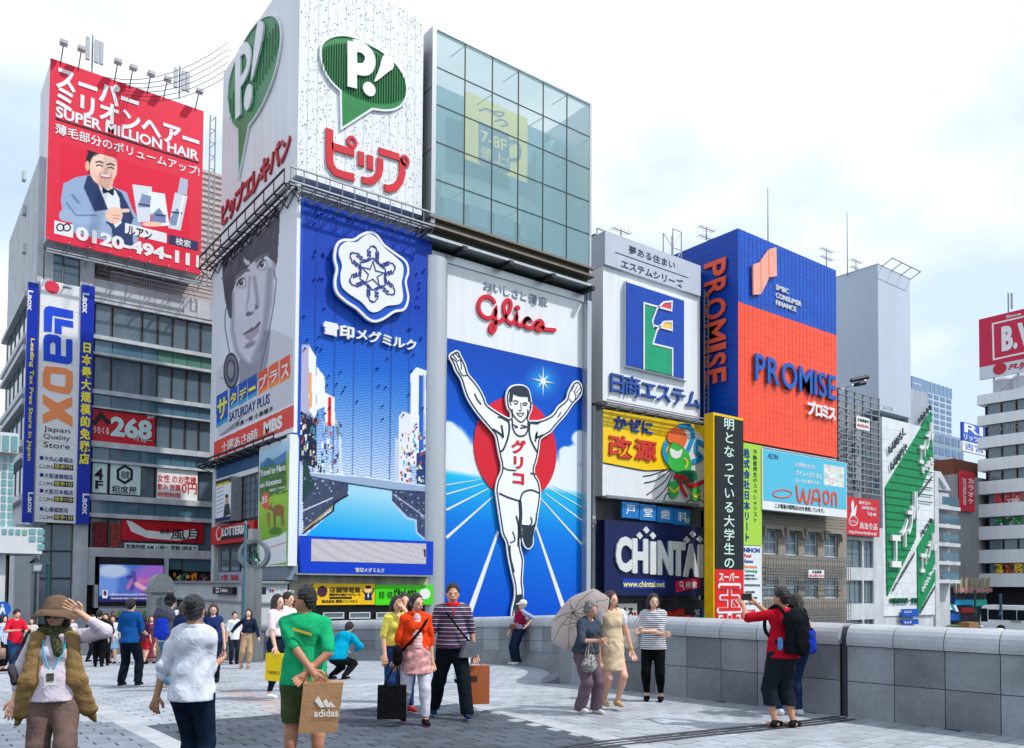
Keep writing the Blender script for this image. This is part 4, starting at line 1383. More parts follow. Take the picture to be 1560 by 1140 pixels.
# --- left flank: portrait poster
o = thing('poster_billboard','tall black and white portrait poster of a young person with coloured title blocks','billboard',(XP,YP + .3,FX.Z(325,703)))
GX = FX.off(.0)
pz1,pz0 = FX.Z(325,402),FX.Z(325,703)
q = MB(); q.slab(FX,FX.S(322,550),-YP,pz0,pz1,-.25,-.004); q.build('panel',PANELW,o)
def d1(x,y): return (320 + x / 5.7,300 + y / 5.7)
def d2(x,y): return (320 + x / 4.75,480 + y / 4.75)
def f_face(x,y,u,v):
 p = Pic(x,y,(226,230,240))
 D1 = lambda *q: [d1(*a) for a in q]
 D2 = lambda *q: [d2(*a) for a in q]
 sk,sh,hr = (208,206,218),(124,124,142),(66,70,84)
 p.poly(D2((45,420),(100,350),(180,300),(400,100),(470,110),(600,170),(600,640),(60,880),(45,600)),(206,206,216))
 p.poly(D2((210,330),(390,120),(440,110),(420,330),(380,470),(210,520)),(150,150,166))
 p.poly(D1((105,540),(600,90),(606,200),(585,560),(560,640),(540,560),(480,500),(420,700),(200,800),(190,1060),(165,1050),(130,900),(108,720)),hr)
 p.ell(*d1(375,780),30,45,sk,.1,-14)
 p.poly(D1((190,860),(230,680),(350,600),(480,540),(545,560),(525,800),(500,1000),(470,1140),(330,1160),(215,1140)),sk)
 p.poly(D2((150,30),(400,20),(390,150),(350,270),(300,330),(250,340),(200,290),(170,180)),sk)
 p.ell(*d2(280,250),13,17,(214,212,224),.4,-20)
 p.ell(*d1(300,900),12,22,(218,216,228),.6)
 # shade on cheeks / jaw
 p.line([d1(520,640),d1(505,900),d2(405,60),d2(380,180),d2(320,320)],3.5,sh,6,.6); p.line([d1(195,850),d1(195,1000),d2(160,120),d2(190,260),d2(250,335)],2,sh,4,.5)
 # fringe
 p.poly(D1((200,640),(280,480),(300,560),(345,590),(300,660),(230,720),(205,800),(150,900),(120,700)),hr)
 p.poly(D1((280,490),(560,200),(590,420),(540,560),(480,490),(400,540),(350,590),(320,560)),hr)
 rr = np.random.default_rng(3)
 for k in range(90):
  a = rr.uniform(0,1); sx,sy = 150 + 430 * a,560 - 430 * a + rr.uniform(-30,60)
  ex,ey = sx + rr.uniform(-80,10),sy + rr.uniform(60,190)
  if ey > 640 and ex > 240: continue
  g_ = rr.uniform(44,120); p.line([d1(sx,sy),d1((sx + ex) / 2 + 10,(sy + ey) / 2),d1(ex,ey)],.5,(g_,g_ + 4,g_ + 14),.9,.55)
 p.poly(D1((285,540),(340,555),(350,590),(310,592)),(222,222,232),.8)
 # eyes, brows
 for (ex,ey,w_) in ((268,745,7.5),(448,588,7.8)):
  c_ = d1(ex,ey)
  p.ell(c_[0],c_[1],w_ * .95,8.5,(160,160,176),.4,-35,.7); p.ell(c_[0],c_[1],w_ * .78,5.6,(226,226,232),.2,-38)
  p.ell(c_[0],c_[1] - .3,3.2,4.6,(60,62,74),.2); p.ell(c_[0],c_[1] - .3,1.5,2.3,(22,22,28),.2); p.ell(c_[0] + .9,c_[1] - 2,.7,.9,(240,240,244),.3)
  p.line([(c_[0] - w_ * .8,c_[1] + 4.5),(c_[0] - 3,c_[1] - 3.4),(c_[0] + 2,c_[1] - 6),(c_[0] + w_ * .7,c_[1] - 6)],1.3,(50,50,62),.8)
 p.line([d1(235,690),d1(290,640),d1(335,640)],2.6,(98,100,114),1.4); p.line([d1(400,560),d1(430,520),d1(500,500)],2.6,(98,100,114),1.4)
 # nose
 p.line([d1(345,700),d1(330,900),d1(315,980)],1.2,(150,150,168),2.5,.7); p.line([d1(385,700),d1(412,900),d1(408,950)],2.2,(146,146,164),3,.8)
 p.ell(*d1(345,1010),5.5,3,(98,98,112),.5,-30); p.ell(*d1(395,960),3.4,3,(110,110,124),.5,-30); p.ell(*d1(355,960),5,6,(214,212,224),.5)
 # mouth
 p.poly(D2((240,140),(300,90),(322,88),(360,40),(362,66),(320,100),(270,130)),(112,104,120)); p.poly(D2((245,142),(362,62),(350,130),(290,195),(258,170)),(168,158,174)); p.line([d2(240,140),d2(320,102),d2(362,58)],.9,(54,48,60),.8)
 p.ell(*d2(290,215),7,3,(142,140,156),.7,-30)
 # ear, cords, disc, hand
 p.ell(*d1(552,640),2.6,12,(176,176,190),.3); p.line([d1(550,640),d1(575,720),d1(560,900),d1(520,1130),d2(365,400)],.9,(96,98,112),.6); p.line([d1(140,960),d1(130,1040),d2(110,100),d2(140,270)],1.0,(96,98,112),.6)
 p.poly(D2((45,420),(80,370),(110,380),(120,520),(60,600)),(214,212,222)); p.line([d2(70,460),d2(112,450)],.8,(150,150,166));
 p.ell(*d2(153,405),11.5,27,(40,42,52),.05); p.ell(*d2(153,405),9.3,23,(118,120,132),.1); p.ell(*d2(150,400),6.5,17,(70,72,84),.15); p.ell(*d2(150,400),4,11,(140,142,154),.3)
 p.poly(D2((60,880),(200,760),(260,700),(180,820),(100,870)),(120,120,132),.7)
 # title blocks
 for i,(x0,x1,y0,y1,c) in enumerate(((45,130,590,820,(20,90,190)),(140,200,545,690,(24,80,180)),(205,268,502,660,(24,80,180)),(272,340,462,620,(20,76,170)),(350,417,420,580,(226,80,50)),(423,497,375,540,(232,100,50)),(503,580,330,500,(232,84,50)))):
  s_ = -.62
  pts = [(x0,y0),(x1,y0 + (x1 - x0) * s_),(x1,y1 + (x1 - x0) * s_),(x0,y1)]
  p.poly(D2(*pts),c)
  p.poly(D2((x0,y1 - 30),(x1,y1 - 30 + (x1 - x0) * s_),(x1,y1 + (x1 - x0) * s_),(x0,y1)),(60,180,220) if i < 4 else (245,150,60),.8)
 p.poly(D2((30,920),(607,648),(607,810),(25,1045)),(226,74,62))
 return p.c
flat_print(FX,326,449,401,702,0.0,180,520,f_face,o)
def ft(s,pts,mat,fn=d2,bold=.02,**k):
 (x0,x1,y0,y1) = pts
 l,t = fn(x0,y0); r,b = fn(x1,y1)
 return text(FX,s,l,r,t,b,.004,.02,mat,o,bold=bold,**k)
YEL2 = C(250,236,60,.5)
for ch,x0,x1,y0,y1,mt in (('サ',55,122,620,770,YEL2),('タ',148,192,575,655,YEL2),('デ',213,262,545,625,YEL2),('ー',282,330,535,560,YEL2),('プ',358,410,455,545,WHITE2),('ラ',435,487,420,505,WHITE2),('ス',515,572,375,470,WHITE2)):
 ft(ch,(x0,x1,y0,y1),mt)
ft('SATURDAY PLUS',(140,430,710,775),C(30,60,130),bold=.01)
ft('大倉一郎 小島瑠子',(190,455,780,812),INK,bold=0)
ft('土曜あさ8時',(85,345,925,1005),WHITE2,mult=.02)
ft('MBS',(392,522,780,868),WHITE2,bold=.03,mult=.04)
l,t = d1(165,530); r,b = d1(545,562)
text(FX,'カラダも、お金も、お大事に。',l,r,t,b,.004,.02,WHITE2,o,bold=.0)
truss(FX,FX.S(322,690) - .3,-YP - .4,pz0 - .35,.8,BLACK,pip,9,h=.25)
# right column of the flank
m = MB(); m.slab(FX,FX.S(438.5,760),-YP - .02,FX.Z(440,868),pz0 - .1,-.3,.10); m.build('corner_column',WHITE,pip)
m = MB(); m.slab(FX,FX.S(324,800),FX.S(328.5,800),-1.3,pz0 - .1,-.3,.06); m.build('corner_column',CONCW,pip)
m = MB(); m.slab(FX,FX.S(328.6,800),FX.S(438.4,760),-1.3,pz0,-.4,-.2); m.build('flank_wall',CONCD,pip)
# billboard: travel poster
T = FX.off(.45)
o = thing('travel_poster','green vertical travel poster with deer on a meadow on the corner building flank','poster',(T.v,-T.S(416,770),T.Z(395,863)))
q = MB(); prect(q,T,393.5,440,683,864,-.45,-.004); q.build('panel',PANELW,o)
def e1(x,y): return (320 + x / 4.5625,680 + y / 4.56)
def f_nara(x,y,u,v):
 p = Pic(x,y,(150,200,60))
 h = (y - 680) + (x - 394) * .36
 hh = h * 4.56
 p.c = mixc((214,232,248),(150,200,236),np.clip(hh / 120,0,1)) * (hh < 120)[:,None] + p.c * (hh >= 120)[:,None]
 p.poly([e1(*q) for q in ((345,130),(400,75),(440,95),(530,30),(530,140),(345,210))],(70,130,190)); p.poly([e1(*q) for q in ((345,170),(410,80),(470,130),(530,90),(530,200),(345,240))],(50,104,150))
 p.poly([e1(*q) for q in ((343,150),(380,150),(530,110),(530,290),(480,310),(343,400))],(70,120,50))
 m = (hh > 395); p.c = np.where(m[:,None],mixc((158,204,60),(120,180,40),np.clip((hh - 400) / 300,0,1)),p.c)
 rr = np.random.default_rng(8)
 for k in range(160):
  cx,cy = rr.uniform(343,530),rr.uniform(180,330)
  p.ell(*e1(cx,cy),rr.uniform(.8,2.4),rr.uniform(.8,2),[(50,92,40),(92,140,56),(60,110,60)][rr.integers(3)],.5,0,.8)
 p.ell(*e1(385,378),5.6,13,(226,96,60),.06)
 b = (150,96,50)
 p.ell(*e1(475,445),8.6,8,b,.15,-25); p.line([e1(440,445),e1(418,425)],3,b,.6); p.ell(*e1(416,428),3,3.4,b,.2); p.line([e1(425,410),e1(432,395)],1,b)
 for a_,b_,c_,d_ in ((445,470,447,560),(452,475,452,575),(495,470,500,550),(505,460,512,545)): p.line([e1(a_,b_),e1(c_,d_)],1.3,(120,76,40),.5)
 p.ell(*e1(407,495),2.6,7,(170,112,60),.2); p.line([e1(402,510),e1(400,565)],.9,b,.4); p.line([e1(413,515),e1(416,565)],.9,b,.4); p.ell(*e1(404,470),2,2.2,(170,112,60),.2)
 p.ell(*e1(455,590),8,4.5,(60,110,40),.6,-10,.8)
 p.poly([e1(*q) for q in ((343,665),(420,640),(480,625),(530,590),(530,805),(343,835))],(232,236,242)); p.line([e1(400,690),e1(400,720)],.8,(200,60,60)); p.line([e1(380,715),e1(528,668)],.5,(200,60,60),.5)
 return p.c
flat_print(T,394.5,439,684.5,862,0.0,90,300,f_nara,o)
for s,x0,x1,y0,y1 in (('Travel to Nara',350,525,170,215),('on Kintetsu.',350,500,255,292)):
 l,t = e1(x0,y0); r,b = e1(x1,y1); text(T,s,l,r,t,b,.004,.02,WHITE2,o,bold=.02)
l,t = e1(362,352); r,b = e1(400,400); text(T,'35',l,r,t,b,.004,.02,WHITE2,o,bold=.02)
l,t = e1(415,300); r,b = e1(525,318); text(T,'近鉄特急で、奈良の旅。',l,r,t,b,.004,.02,WHITE2,o)
# blue fascia, camera, small ad, windows, burger sign
m = MB(); prect(m,FX,330,394,708,730,-.19,.0); m.build('fascia',C(30,78,130,.4),pip)
m = MB(); prect(m,FX,330,394,731,738,-.19,.05); m.build('ledge',WHITE,pip)
m = MB(); prect(m,FX,357,363.5,730,800,-.19,.0); m.build('pilaster',C(30,88,160,.4),pip)
w = window(pip,FX,FX.S(366,760),FX.S(393,760),FX.Z(366,792),FX.Z(366,727),nx=4,nz=5,off=-.05,fw=.05)
o = thing('notice_board','small white advertisement with a standing figure on the flank of the corner building','sign',(XP,-FX.S(340,770),FX.Z(328,797)))
q = MB(); T2 = FX.off(.6); prect(q,T2,328,352,733,797,-.6,-.004); q.build('panel',STEEL,o)
def f_ad(x,y,u,v):
 p = Pic(x,y,(226,230,240)); p.blend((v > .88) * 1.0,(44,44,50)); p.blend((v < .1) * 1.0,(24,40,90))
 p.poly([(341,778),(350,772),(351,784),(340,788)],(40,44,50)); p.ell(345.5,764,2.3,5.5,(190,150,130),.1); p.ell(345.5,756,2.3,2.6,(30,30,34),.2); p.poly([(342,769),(349,767),(350.5,778),(341,781)],(50,56,60))
 rr = np.random.default_rng(3)
 for k in range(7):
  for j in range(6): p.line([(330 + j * 1.8,746 + k * 6 - j * .7),(331.2 + j * 1.8,746 + k * 6 - j * .9)],.7,(120,130,170),.4)
 return p.c
flat_print(T2,328.5,351.5,734,796,0.0,50,90,f_ad,o)
text(T2,'営業時間 期間限定',330,350,738,742,.004,.01,YEL,o,bold=.01)
o = thing('restaurant_sign','red burger restaurant sign with white latin letters on a black plate','sign',(XP,-FX.S(360,815),FX.Z(328,831)))
q = MB(); prect(q,FX,328,393.5,804,831,-.19,.25); q.build('panel',C(206,34,40,.4,var=.05),o)
q = MB(); prect(q,FX,336,386,808,824,.252,.28); q.build('plate',BLACK,o)
text(FX,'LOTTERIA',347,384,805,818,.285,.05,WHITE2,o,bold=.02)
q = MB(); s_,z_ = FX.sz(341.5,814); q.prism(FX,[(s_ + .55 * math.cos(a * .42),z_ + .42 * math.sin(a * .42)) for a in range(15)],.285,.32); q.build('emblem',C(230,190,170),o)
q = MB(); q.prism(FX,[(s_ + .1 + .34 * math.cos(a * .42),z_ + .05 + .3 * math.sin(a * .42)) for a in range(15)],.322,.35); q.build('emblem_centre',RED,o)
for l,r in ((335,348),(349.5,364),(366,378),(380,392)):
 window(pip,FX,FX.S(l,850),FX.S(r,850),FX.Z(335,871),FX.Z(335,836),off=-.05,fw=.05)
m = MB(); prect(m,FX,333,393,872,890,-.19,.0); m.build('parapet_band',C(150,166,186,.5),pip)
for s,l,r in (('2F 禁煙',337,347),('当店分煙',351.5,363)): text(FX,s,l,r,876,884,.004,.02,RED,pip,bold=.02)
m = MB(); prect(m,FX,394,448,862,884,-.2,.35); m.build('parapet_band',C(120,134,150,.5),pip)
# police box / toilets block along the flank
KX = PL('X',XP - 1.6)
kb = thing('toilet_block','low white toilet block with black signs at the foot of the corner building','building',(XP - .8,46,-1.3))
zk = KX.Z(420,889)
m = MB(); m.box(XP - 1.6,XP - .2,38.6,55,-1.3,zk); m.build('wall',CONCW,kb)
m = MB(); m.box(XP - 1.8,XP - .2,38.4,55.2,zk,zk + .12); m.box(XP - 1.7,XP - .2,38.5,55.1,zk - 1.0,zk - .9); m.build('roof',STEEL,kb)
m = MB(); m.slab(KX,-52.5,-51,-1.3,zk - 1.0,.01,.04); m.build('doorway',DARKROOM,kb)
for l,r,t,b,lb in ((399,463,894.5,906,'black toilets sign with white lettering and red and blue figures, the larger one'),(324,354,894,905,'small black toilets sign at the far end of the white block')):
 T3 = KX.off(.25)
 o = thing('toilets_sign',lb,'sign',(T3.v,-T3.S((l + r) / 2,900),T3.Z(l,b)),'black toilets signs')
 q = MB(); s0,s1,z0,z1 = T3.rect(l,r,t,b); q.slab(T3,s0,min(s1,-38.5),z0,z1,-.2,0); q.build('panel',BLACK,o)
 f = (r - l) / 64
 text(T3,'Toilets',l + 24 * f,l + 49 * f,t + 2.6,b - 3,.004,.02,WHITE2,o,bold=.01)
 q = MB(); prect(q,T3,l + 11 * f,l + 20 * f,t + 1.5,b - 2,.003,.015); q.build('pictogram_plate',WHITE2,o)
 q = MB(); prect(q,T3,l + 12 * f,l + 15 * f,t + 3,b - 4,.018,.025); q.build('pictogram',C(60,90,180),o)
 q = MB(); prect(q,T3,l + 16 * f,l + 19 * f,t + 3,b - 4,.018,.025); q.build('pictogram',RED,o)
# --- bell monument
g = at_depth(389,25.5)
o = thing('bell_monument','brushed steel pillar monument with a ring holding a small green bell','monument',tuple(g))
BR = M('brushed_steel',(0.30,0.31,0.31,1),0.3,metal=.85,var=.25,vscale=3,streak=.15)
Pm = PL('Y',g.y)
zz = lambda py: EYE + ray(389,py).z / ray(389,py).dot(CF) * 25.5
m = MB(); m.box(g.x - .30,g.x + .20,g.y - .05,g.y + .35,g.z,zz(866)); m.build('pillar',BR,o)
m = MB(); m.box(g.x - .36,g.x + .26,g.y - .11,g.y + .41,g.z,g.z + .9); m.build('plinth',BR,o)
cz = zz(845); rr_ = .44
m = MB()
N = 28
for k in range(N):
 a0,a1 = 2 * math.pi * k / N,2 * math.pi * (k + 1) / N
 def rp(a,r,d):  # ring faces the viewer
  v = CR * (math.cos(a) * r) + Vector((0,0,1)) * (math.sin(a) * r) + CF * d
  return (g.x + v.x,g.y + v.y + .1,cz + v.z)
 i0,i1,o0,o1 = rr_ - .07,rr_ - .07,rr_ + .03,rr_ + .03
 m.face([rp(a0,i0,-.16),rp(a0,o0,-.16),rp(a1,o0,-.16),rp(a1,i0,-.16)])
 m.face([rp(a0,o0,-.16),rp(a0,o0,.16),rp(a1,o0,.16),rp(a1,o0,-.16)])
 m.face([rp(a0,i0,.16),rp(a0,i0,-.16),rp(a1,i0,-.16),rp(a1,i0,.16)])
m.build('ring',BR,o)
m = MB(); m.lathe((g.x,g.y + .1,cz - .2),[(.2,0),(.17,.06),(.12,.12),(.10,.25),(.05,.32),(.01,.34)],14); m.bar((g.x,g.y + .1,cz + .12),(g.x,g.y + .1,cz + .4),.02); m.build('bell',C(44,86,74,.4,metal=.4),o)
m = MB(); m.box(g.x - .16,g.x + .14,g.y - .05,g.y + .25,cz + .44,zz(806)); m.build('lantern_box',BR,o)
pole_thing(373,25,793,.045,C(70,110,128,.5),'flag_pole','slim blue grey pole beside the bell monument','pole')
# ------------------------------------------------------------------ D: glazed box and the runner sign below it
YD = 38.4
D = PL('Y',YD)
sd0,sd1 = D.S(658.5,190),D.S(901,280)
zd1,zd0 = D.Z(658,41),D.Z(660,329)
gb = thing('glass_building','building with a glazed cyan box on top and silver frame around the runner billboard','building',(sd0,YD,-5))
m = MB()
m.box(sd0 - .02,sd0 + .25,YD,YD + 5,zd0 - .4,zd1 + .12)
m.box(sd1 - .15,sd1 + .02,YD,YD + 5,zd0 - .4,zd1 + .12)
m.box(sd0 + .25,sd1 - .15,YD,YD + .3,zd1,zd1 + .12)
m.box(sd0 + .25,sd1 - .15,YD + 4.5,YD + 5,zd0 - .4,zd1)
m.build('box_frame',ALU,gb)
m = MB(); m.slab(PL('X',sd0 - .02),-(YD + 5),-YD,zd0 + (zd1 - zd0) * .35,zd0 + (zd1 - zd0) * .355,0,.01); m.slab(PL('X',sd0 - .02),-(YD + 5),-YD,zd0 + (zd1 - zd0) * .68,zd0 + (zd1 - zd0) * .685,0,.01); m.build('joint',BLACK,gb)
BKW = C(120,156,180,.8,var=.12,vscale=.5)
m = MB(); m.box(sd0 + .3,sd1 - .2,YD + 4.2,YD + 4.4,zd0,zd1 - .1); m.build('back_wall',BKW,gb)
m = MB(); m.box(sd1 - 1.3,sd1 - .2,YD + 2.5,YD + 4.15,zd0,zd1 - 1.6); m.build('inner_wall',C(190,226,226,.8),gb)
m = MB(); m.box(sd0 + .3,sd0 + 1.4,YD + 3.0,YD + 4.15,zd0,zd1 - 2.5); m.build('inner_wall',C(170,210,214,.8),gb)
Di = PL('Y',YD + 3.4)
m = MB()
ppoly(m,Di,[(672,262),(720,270),(800,300),(860,345),(862,372),(800,345),(740,320),(672,300)],-.3,0); m.build('stair_flank',C(200,226,226,.8),gb)
for k in range(5):
 l = 672 + k * 39
 q = MB(); prect(q,Di,l,l + 28,303 + k * 12,330 + k * 12,.2,.3); q.build('inner_panel',C(130,170,190,.7),gb)
yo = thing('mug_poster','yellow poster with a blue steaming mug behind the glass','poster',(Di.S(752,200),Di.v,Di.Z(705,243)))
Dy = Di.off(.0)
q = MB(); prect(q,Dy,705.5,802,139,243,.05,.12); q.build('panel',C(250,232,70,.5),yo)
def c6b(x,y): return (620 + x / 2.716,y / 2.714)
MUG = C(60,90,120,.5)
q = MB(); ppoly(q,Dy,[c6b(*p) for p in ((292,505),(418,560),(420,715),(405,722),(305,690),(292,670))],.122,.14); q.build('mug',MUG,yo)
q = MB(); pribbon(q,Dy,[c6b(*p) for p in ((415,590),(445,590),(462,620),(455,660),(418,665))],.22,.122,.145,sm=4); q.build('mug_handle',MUG,yo)
q = MB()
pribbon(q,Dy,[c6b(*p) for p in ((295,462),(330,455),(375,485),(395,470),(340,465))],.1,.122,.14,sm=4)
pribbon(q,Dy,[c6b(*p) for p in ((360,505),(390,500),(412,520),(385,525))],.1,.122,.14,sm=4)
q.build('steam',MUG,yo)
text(Dy,'7-8F',*(c6b(300,0)[0],c6b(408,0)[0],c6b(0,540)[1],c6b(0,590)[1]),.142,.01,C(250,232,90),yo,bold=.02)
text(Dy,'頭上!',*(c6b(300,0)[0],c6b(415,0)[0],c6b(0,605)[1],c6b(0,655)[1]),.142,.01,C(250,232,90),yo,bold=.02)
nx_,nz_ = 6,5
for i in range(nx_):
 for j in range(nz_):
  a = sd0 + .25 + (sd1 - sd0 - .4) * i / nx_; c = zd0 + (zd1 - zd0) * j / nz_
  q = MB(); q.slab(D,a + .025,a + (sd1 - sd0 - .4) / nx_ - .025,c + .025,c + (zd1 - zd0) / nz_ - .025,-.06,-.03)
  q.build('glass_pane',GLASSC,gb)
m = MB()
for i in range(1,nx_): a = sd0 + .25 + (sd1 - sd0 - .4) * i / nx_; m.slab(D,a - .025,a + .025,zd0,zd1,-.08,-.01)
for j in range(1,nz_): c = zd0 + (zd1 - zd0) * j / nz_; m.slab(D,sd0 + .25,sd1 - .15,c - .022,c + .022,-.075,-.015)
m.build('mullion',BLACK,gb)
for i in range(nx_):
 for j in range(nz_ + 0):
  if (i + j) % 2: continue
  a = sd0 + .25 + (sd1 - sd0 - .4) * (i + 1) / nx_; c = zd0 + (zd1 - zd0) * (j + .95) / nz_
  q = MB(); q.bar((a,YD + .1,c),(a - .2,YD + 1.3,c - .1),.03); q.build('spider_bracket',STEEL,gb)
m = MB()
BRN = M('brown_soffit',(0.20,0.17,0.14,1),.5,metal=.3,var=.15)
m.slab(D,sd0 - .15,sd1 + .2,zd0 - .14,zd0 - .02,-2,.12)
m.slab(D,sd0 - .1,sd1 + .15,zd0 - .50,zd0 - .14,-2,-.25)
m.slab(D,sd0 - .15,sd1 + .25,zd0 - .62,zd0 - .50,-2,.1)
m.build('cornice',BRN,gb)
m = MB()
m.slab(D,sd0 - .1,sd1 + .1,zd0 - 1.02,zd0 - .62,-2,-.5)
m.build('soffit',C(88,92,88,.6),gb)
m = MB(); m.slab(D,sd0 - .2,sd1 + .2,zd0 - 1.20,zd0 - 1.05,-2.4,-.05); m.slab(D,sd0 - .2,sd1 + .2,zd0 - 2.0,zd0 - 1.5,-2.4,-.9); m.build('gutter',ALU,gb)
m = MB(); m.slab(D,sd0 - .1,sd1 + .1,zd0 - 1.5,zd0 - 1.2,-2.4,-1.1); m.build('recess',BLACK,gb)
for k in range(4):
 a = sd0 + (sd1 - sd0) * (.17 + k * .275)
 q = MB(); q.slab(D,a,a + .3,zd0 - 1.45,zd0 - 1.2,-1.0,.15); q.build('bracket',DKSTEEL,gb)
YG = 39.3
G = PL('Y',YG)
zg1 = G.Z(678,388)
zw = G.Z(678,515)
sg0,sg1 = G.S(678,560),G.S(887,560)
# silver frame: rounded left column, right jamb
m = MB()
prof = [(math.cos(R(a)),math.sin(R(a))) for a in range(180,361,15)]
cxm,rx_ = (D.S(656,640) + sg0) / 2,(sg0 - D.S(656,640)) / 2
top_ = zd0 - 2.0
vs0 = [(cxm + rx_ * c,YG - .1 + .5 * s * 1.0,-5) for c,s in prof]; vs1 = [(x_,y_,top_) for x_,y_,_ in vs0]
n = len(vs0)
m.raw(vs0 + vs1,[(i,i + 1,i + 1 + n,i + n) for i in range(n - 1)] + [(0,n,2 * n - 1,n - 1)])
m.build('frame_column',ALU,gb,smooth=True)
m = MB(); m.slab(G,sg1,G.S(893,560),-5,top_,-.5,.5); m.build('frame_column',ALU,gb)
m = MB(); m.slab(G,sg0,sg1,zg1,top_,-.5,.1); m.build('frame_head',ALU,gb)
m = MB(); m.box(sg0 - .3,sg1 + .2,YG + .5,YG + 14,-5,zd0 - .4); m.build('core',CONCD,gb)
ms = thing('runner_billboard','tall billboard with a white running athlete raising both arms before a red sun on blue','billboard',(sg0,YG,-2))
q = MB(); q.slab(G,sg0,sg1,zw + .02,zg1,-.4,0.01); q.build('white_panel',PANELW,ms)
q = MB(); q.slab(G,sg0,sg1,-2.5,zw,-.4,-.004); q.build('panel',BLUE,ms)
def u1(x,y): return (660 + x / 5.7,520 + y / 5.7)
def u2(x,y): return (660 + x / 4.558,700 + y / 4.56)
def f_track(x,y,u,v):
 h = y - (x - 678) * .17
 p = Pic(x,y,(0,62,190))
 p.c = mixc((0,70,178),(0,92,210),np.clip((h - 520) / 130,0,1))
 yc = 660 + 0 * x
 # clouds
 def cl(c,r): p.ell(c[0],c[1],r,r * .95,(226,236,248),.35)
 band = np.clip((h - 655) / 22,0,1); p.blend(band,(228,236,248))
 for c,r in (((682,655),12),((686,672),22),((700,676),13),((712,692),14),((884,668),11),((878,692),14),((862,690),9),((866,700),12),((738,700),16)): cl(c,r)
 t = np.clip((h - 714) / 8,0,1)
 trk = np.where((h < 790)[:,None],mixc((30,186,232),(0,120,224),np.clip((h - 720) / 70,0,1)),mixc((0,120,224),(0,76,200),np.clip((h - 790) / 130,0,1)))
 p.c = p.c * (1 - t[:,None]) + trk * t[:,None]
 d = np.hypot((x - 827),(y - 581)); gl = np.clip(1 - d / 34,0,1) ** 1.6
 p.blend(gl * .9,(60,200,255))
 return p.c
flat_print(G,678.5,886.5,516,960,.0,150,330,f_track,ms)
m = MB()
for a,b,w0,w1 in (((325,140),(90,178),.02,.06),((350,168),(90,243),.03,.08),((382,203),(90,352),.04,.12),((410,262),(90,545),.06,.17),((450,500),(235,1110),.16,.40),
                     ((822,180),(1030,270),.02,.05),((800,200),(1032,332),.03,.07),((775,235),(1033,425),.04,.10),((742,268),(1035,595),.06,.15),((705,445),(900,1020),.12,.34)):
 A_,B_ = G.sz(*u2(*a)),G.sz(*u2(*b))
 n_ = Vector((B_[0] - A_[0],B_[1] - A_[1])).normalized(); n_ = Vector((-n_.y,n_.x))
 q = MB(); q.prism(G,[(A_[0] + n_.x * w0 / 2,A_[1] + n_.y * w0 / 2),(A_[0] - n_.x * w0 / 2,A_[1] - n_.y * w0 / 2),(B_[0] - n_.x * w1 / 2,B_[1] - n_.y * w1 / 2),(B_[0] + n_.x * w1 / 2,B_[1] + n_.y * w1 / 2)],.002,.02)
 q.build('track_line',WHITE2,ms)
cs_,cz_ = G.sz(784,684)
SUNR = C(214,24,48,.45,var=.06)
l_,r_ = G.S(721,690),G.S(847,690)
q = MB(); q.prism(G,[((l_ + r_) / 2 + (r_ - l_) / 2 * math.cos(a * math.pi / 24),cz_ + (r_ - l_) / 2 * math.sin(a * math.pi / 24)) for a in range(48)],.004,.06); q.build('red_disc',SUNR,ms)
cs_,cz_ = G.sz(827,581)
q = MB(); P = []
for i in range(16):
 r_ = (.95 if i % 4 == 0 else .62) if i % 2 == 0 else .16
 a = R(90 + 22.5 * i); P.append((cs_ + r_ * math.cos(a),cz_ + r_ * math.sin(a)))
q.prism(G,P,.004,.03); q.build('star',WHITE2,ms)
up_ = [(115,150),(125,115),(150,100),(180,84),(210,100),(225,135),(250,180),(270,230),(290,290),(340,350),(390,420),(430,500),(450,552),(520,605),(570,635),(625,665),(650,665),(645,620),(622,590),(608,510),(618,440),(650,397),(700,380),(770,387),(815,430),(835,520),(840,590),(818,650),(812,690),(850,690),(910,686),(1010,640),(1060,570),(1130,510),(1150,440),(1190,367),(1235,347),(1270,390),(1275,450),(1250,500),(1200,550),(1130,650),(1050,740),(1000,800),(918,855),(905,920),(892,1000),(875,1070)]
lo_ = [(690,60),(692,105),(718,150),(732,220),(728,290),(712,390),(702,460),(682,520),(680,590),(652,626),(620,612),(600,560),(594,500),(590,600),(612,690),(610,760),(605,850),(612,930),(590,1100),(530,1100),(527,1040),(545,960),(545,880),(522,780),(498,660),(488,580),(460,520),(440,400),(422,280),(414,210),(428,140),(452,85),(452,30)]
lu_ = [(550,1000),(530,900),(515,830),(465,765),(400,690),(330,600),(270,500),(240,420),(215,340),(170,270),(145,205)]
sil = [u1(*p) for p in up_] + [u2(*p) for p in lo_] + [u1(*p) for p in lu_]
SIL = [G.sz(*p) for p in smoothpts(sil,3,True)]
RW = C(242,245,250,.45,var=.04)
q = MB(); q.prism(G,SIL,.14,.24); rn = q.build('runner',RW,ms)
q = MB(); q.prism(G,[(a,b) for a,b in SIL][::3],.065,.14); q.build('support',DKSTEEL,rn)
def inset(P,d):
 out_ = []
 n = len(P)
 ar = sum(P[i][0] * P[(i + 1) % n][1] - P[(i + 1) % n][0] * P[i][1] for i in range(n))
 sg = 1 if ar > 0 else -1
 for i in range(n):
  t = Vector((P[(i + 1) % n][0] - P[i - 1][0],P[(i + 1) % n][1] - P[i - 1][1]))
  if t.length < 1e-6: out_.append(P[i]); continue
  t.normalize(); out_.append((P[i][0] - t.y * d * sg,P[i][1] + t.x * d * sg))
 return out_
INKR = C(40,52,68,.5)
q = MB(); q.ribbon(G,inset(SIL,.13),.085,.241,.26,closed=True)
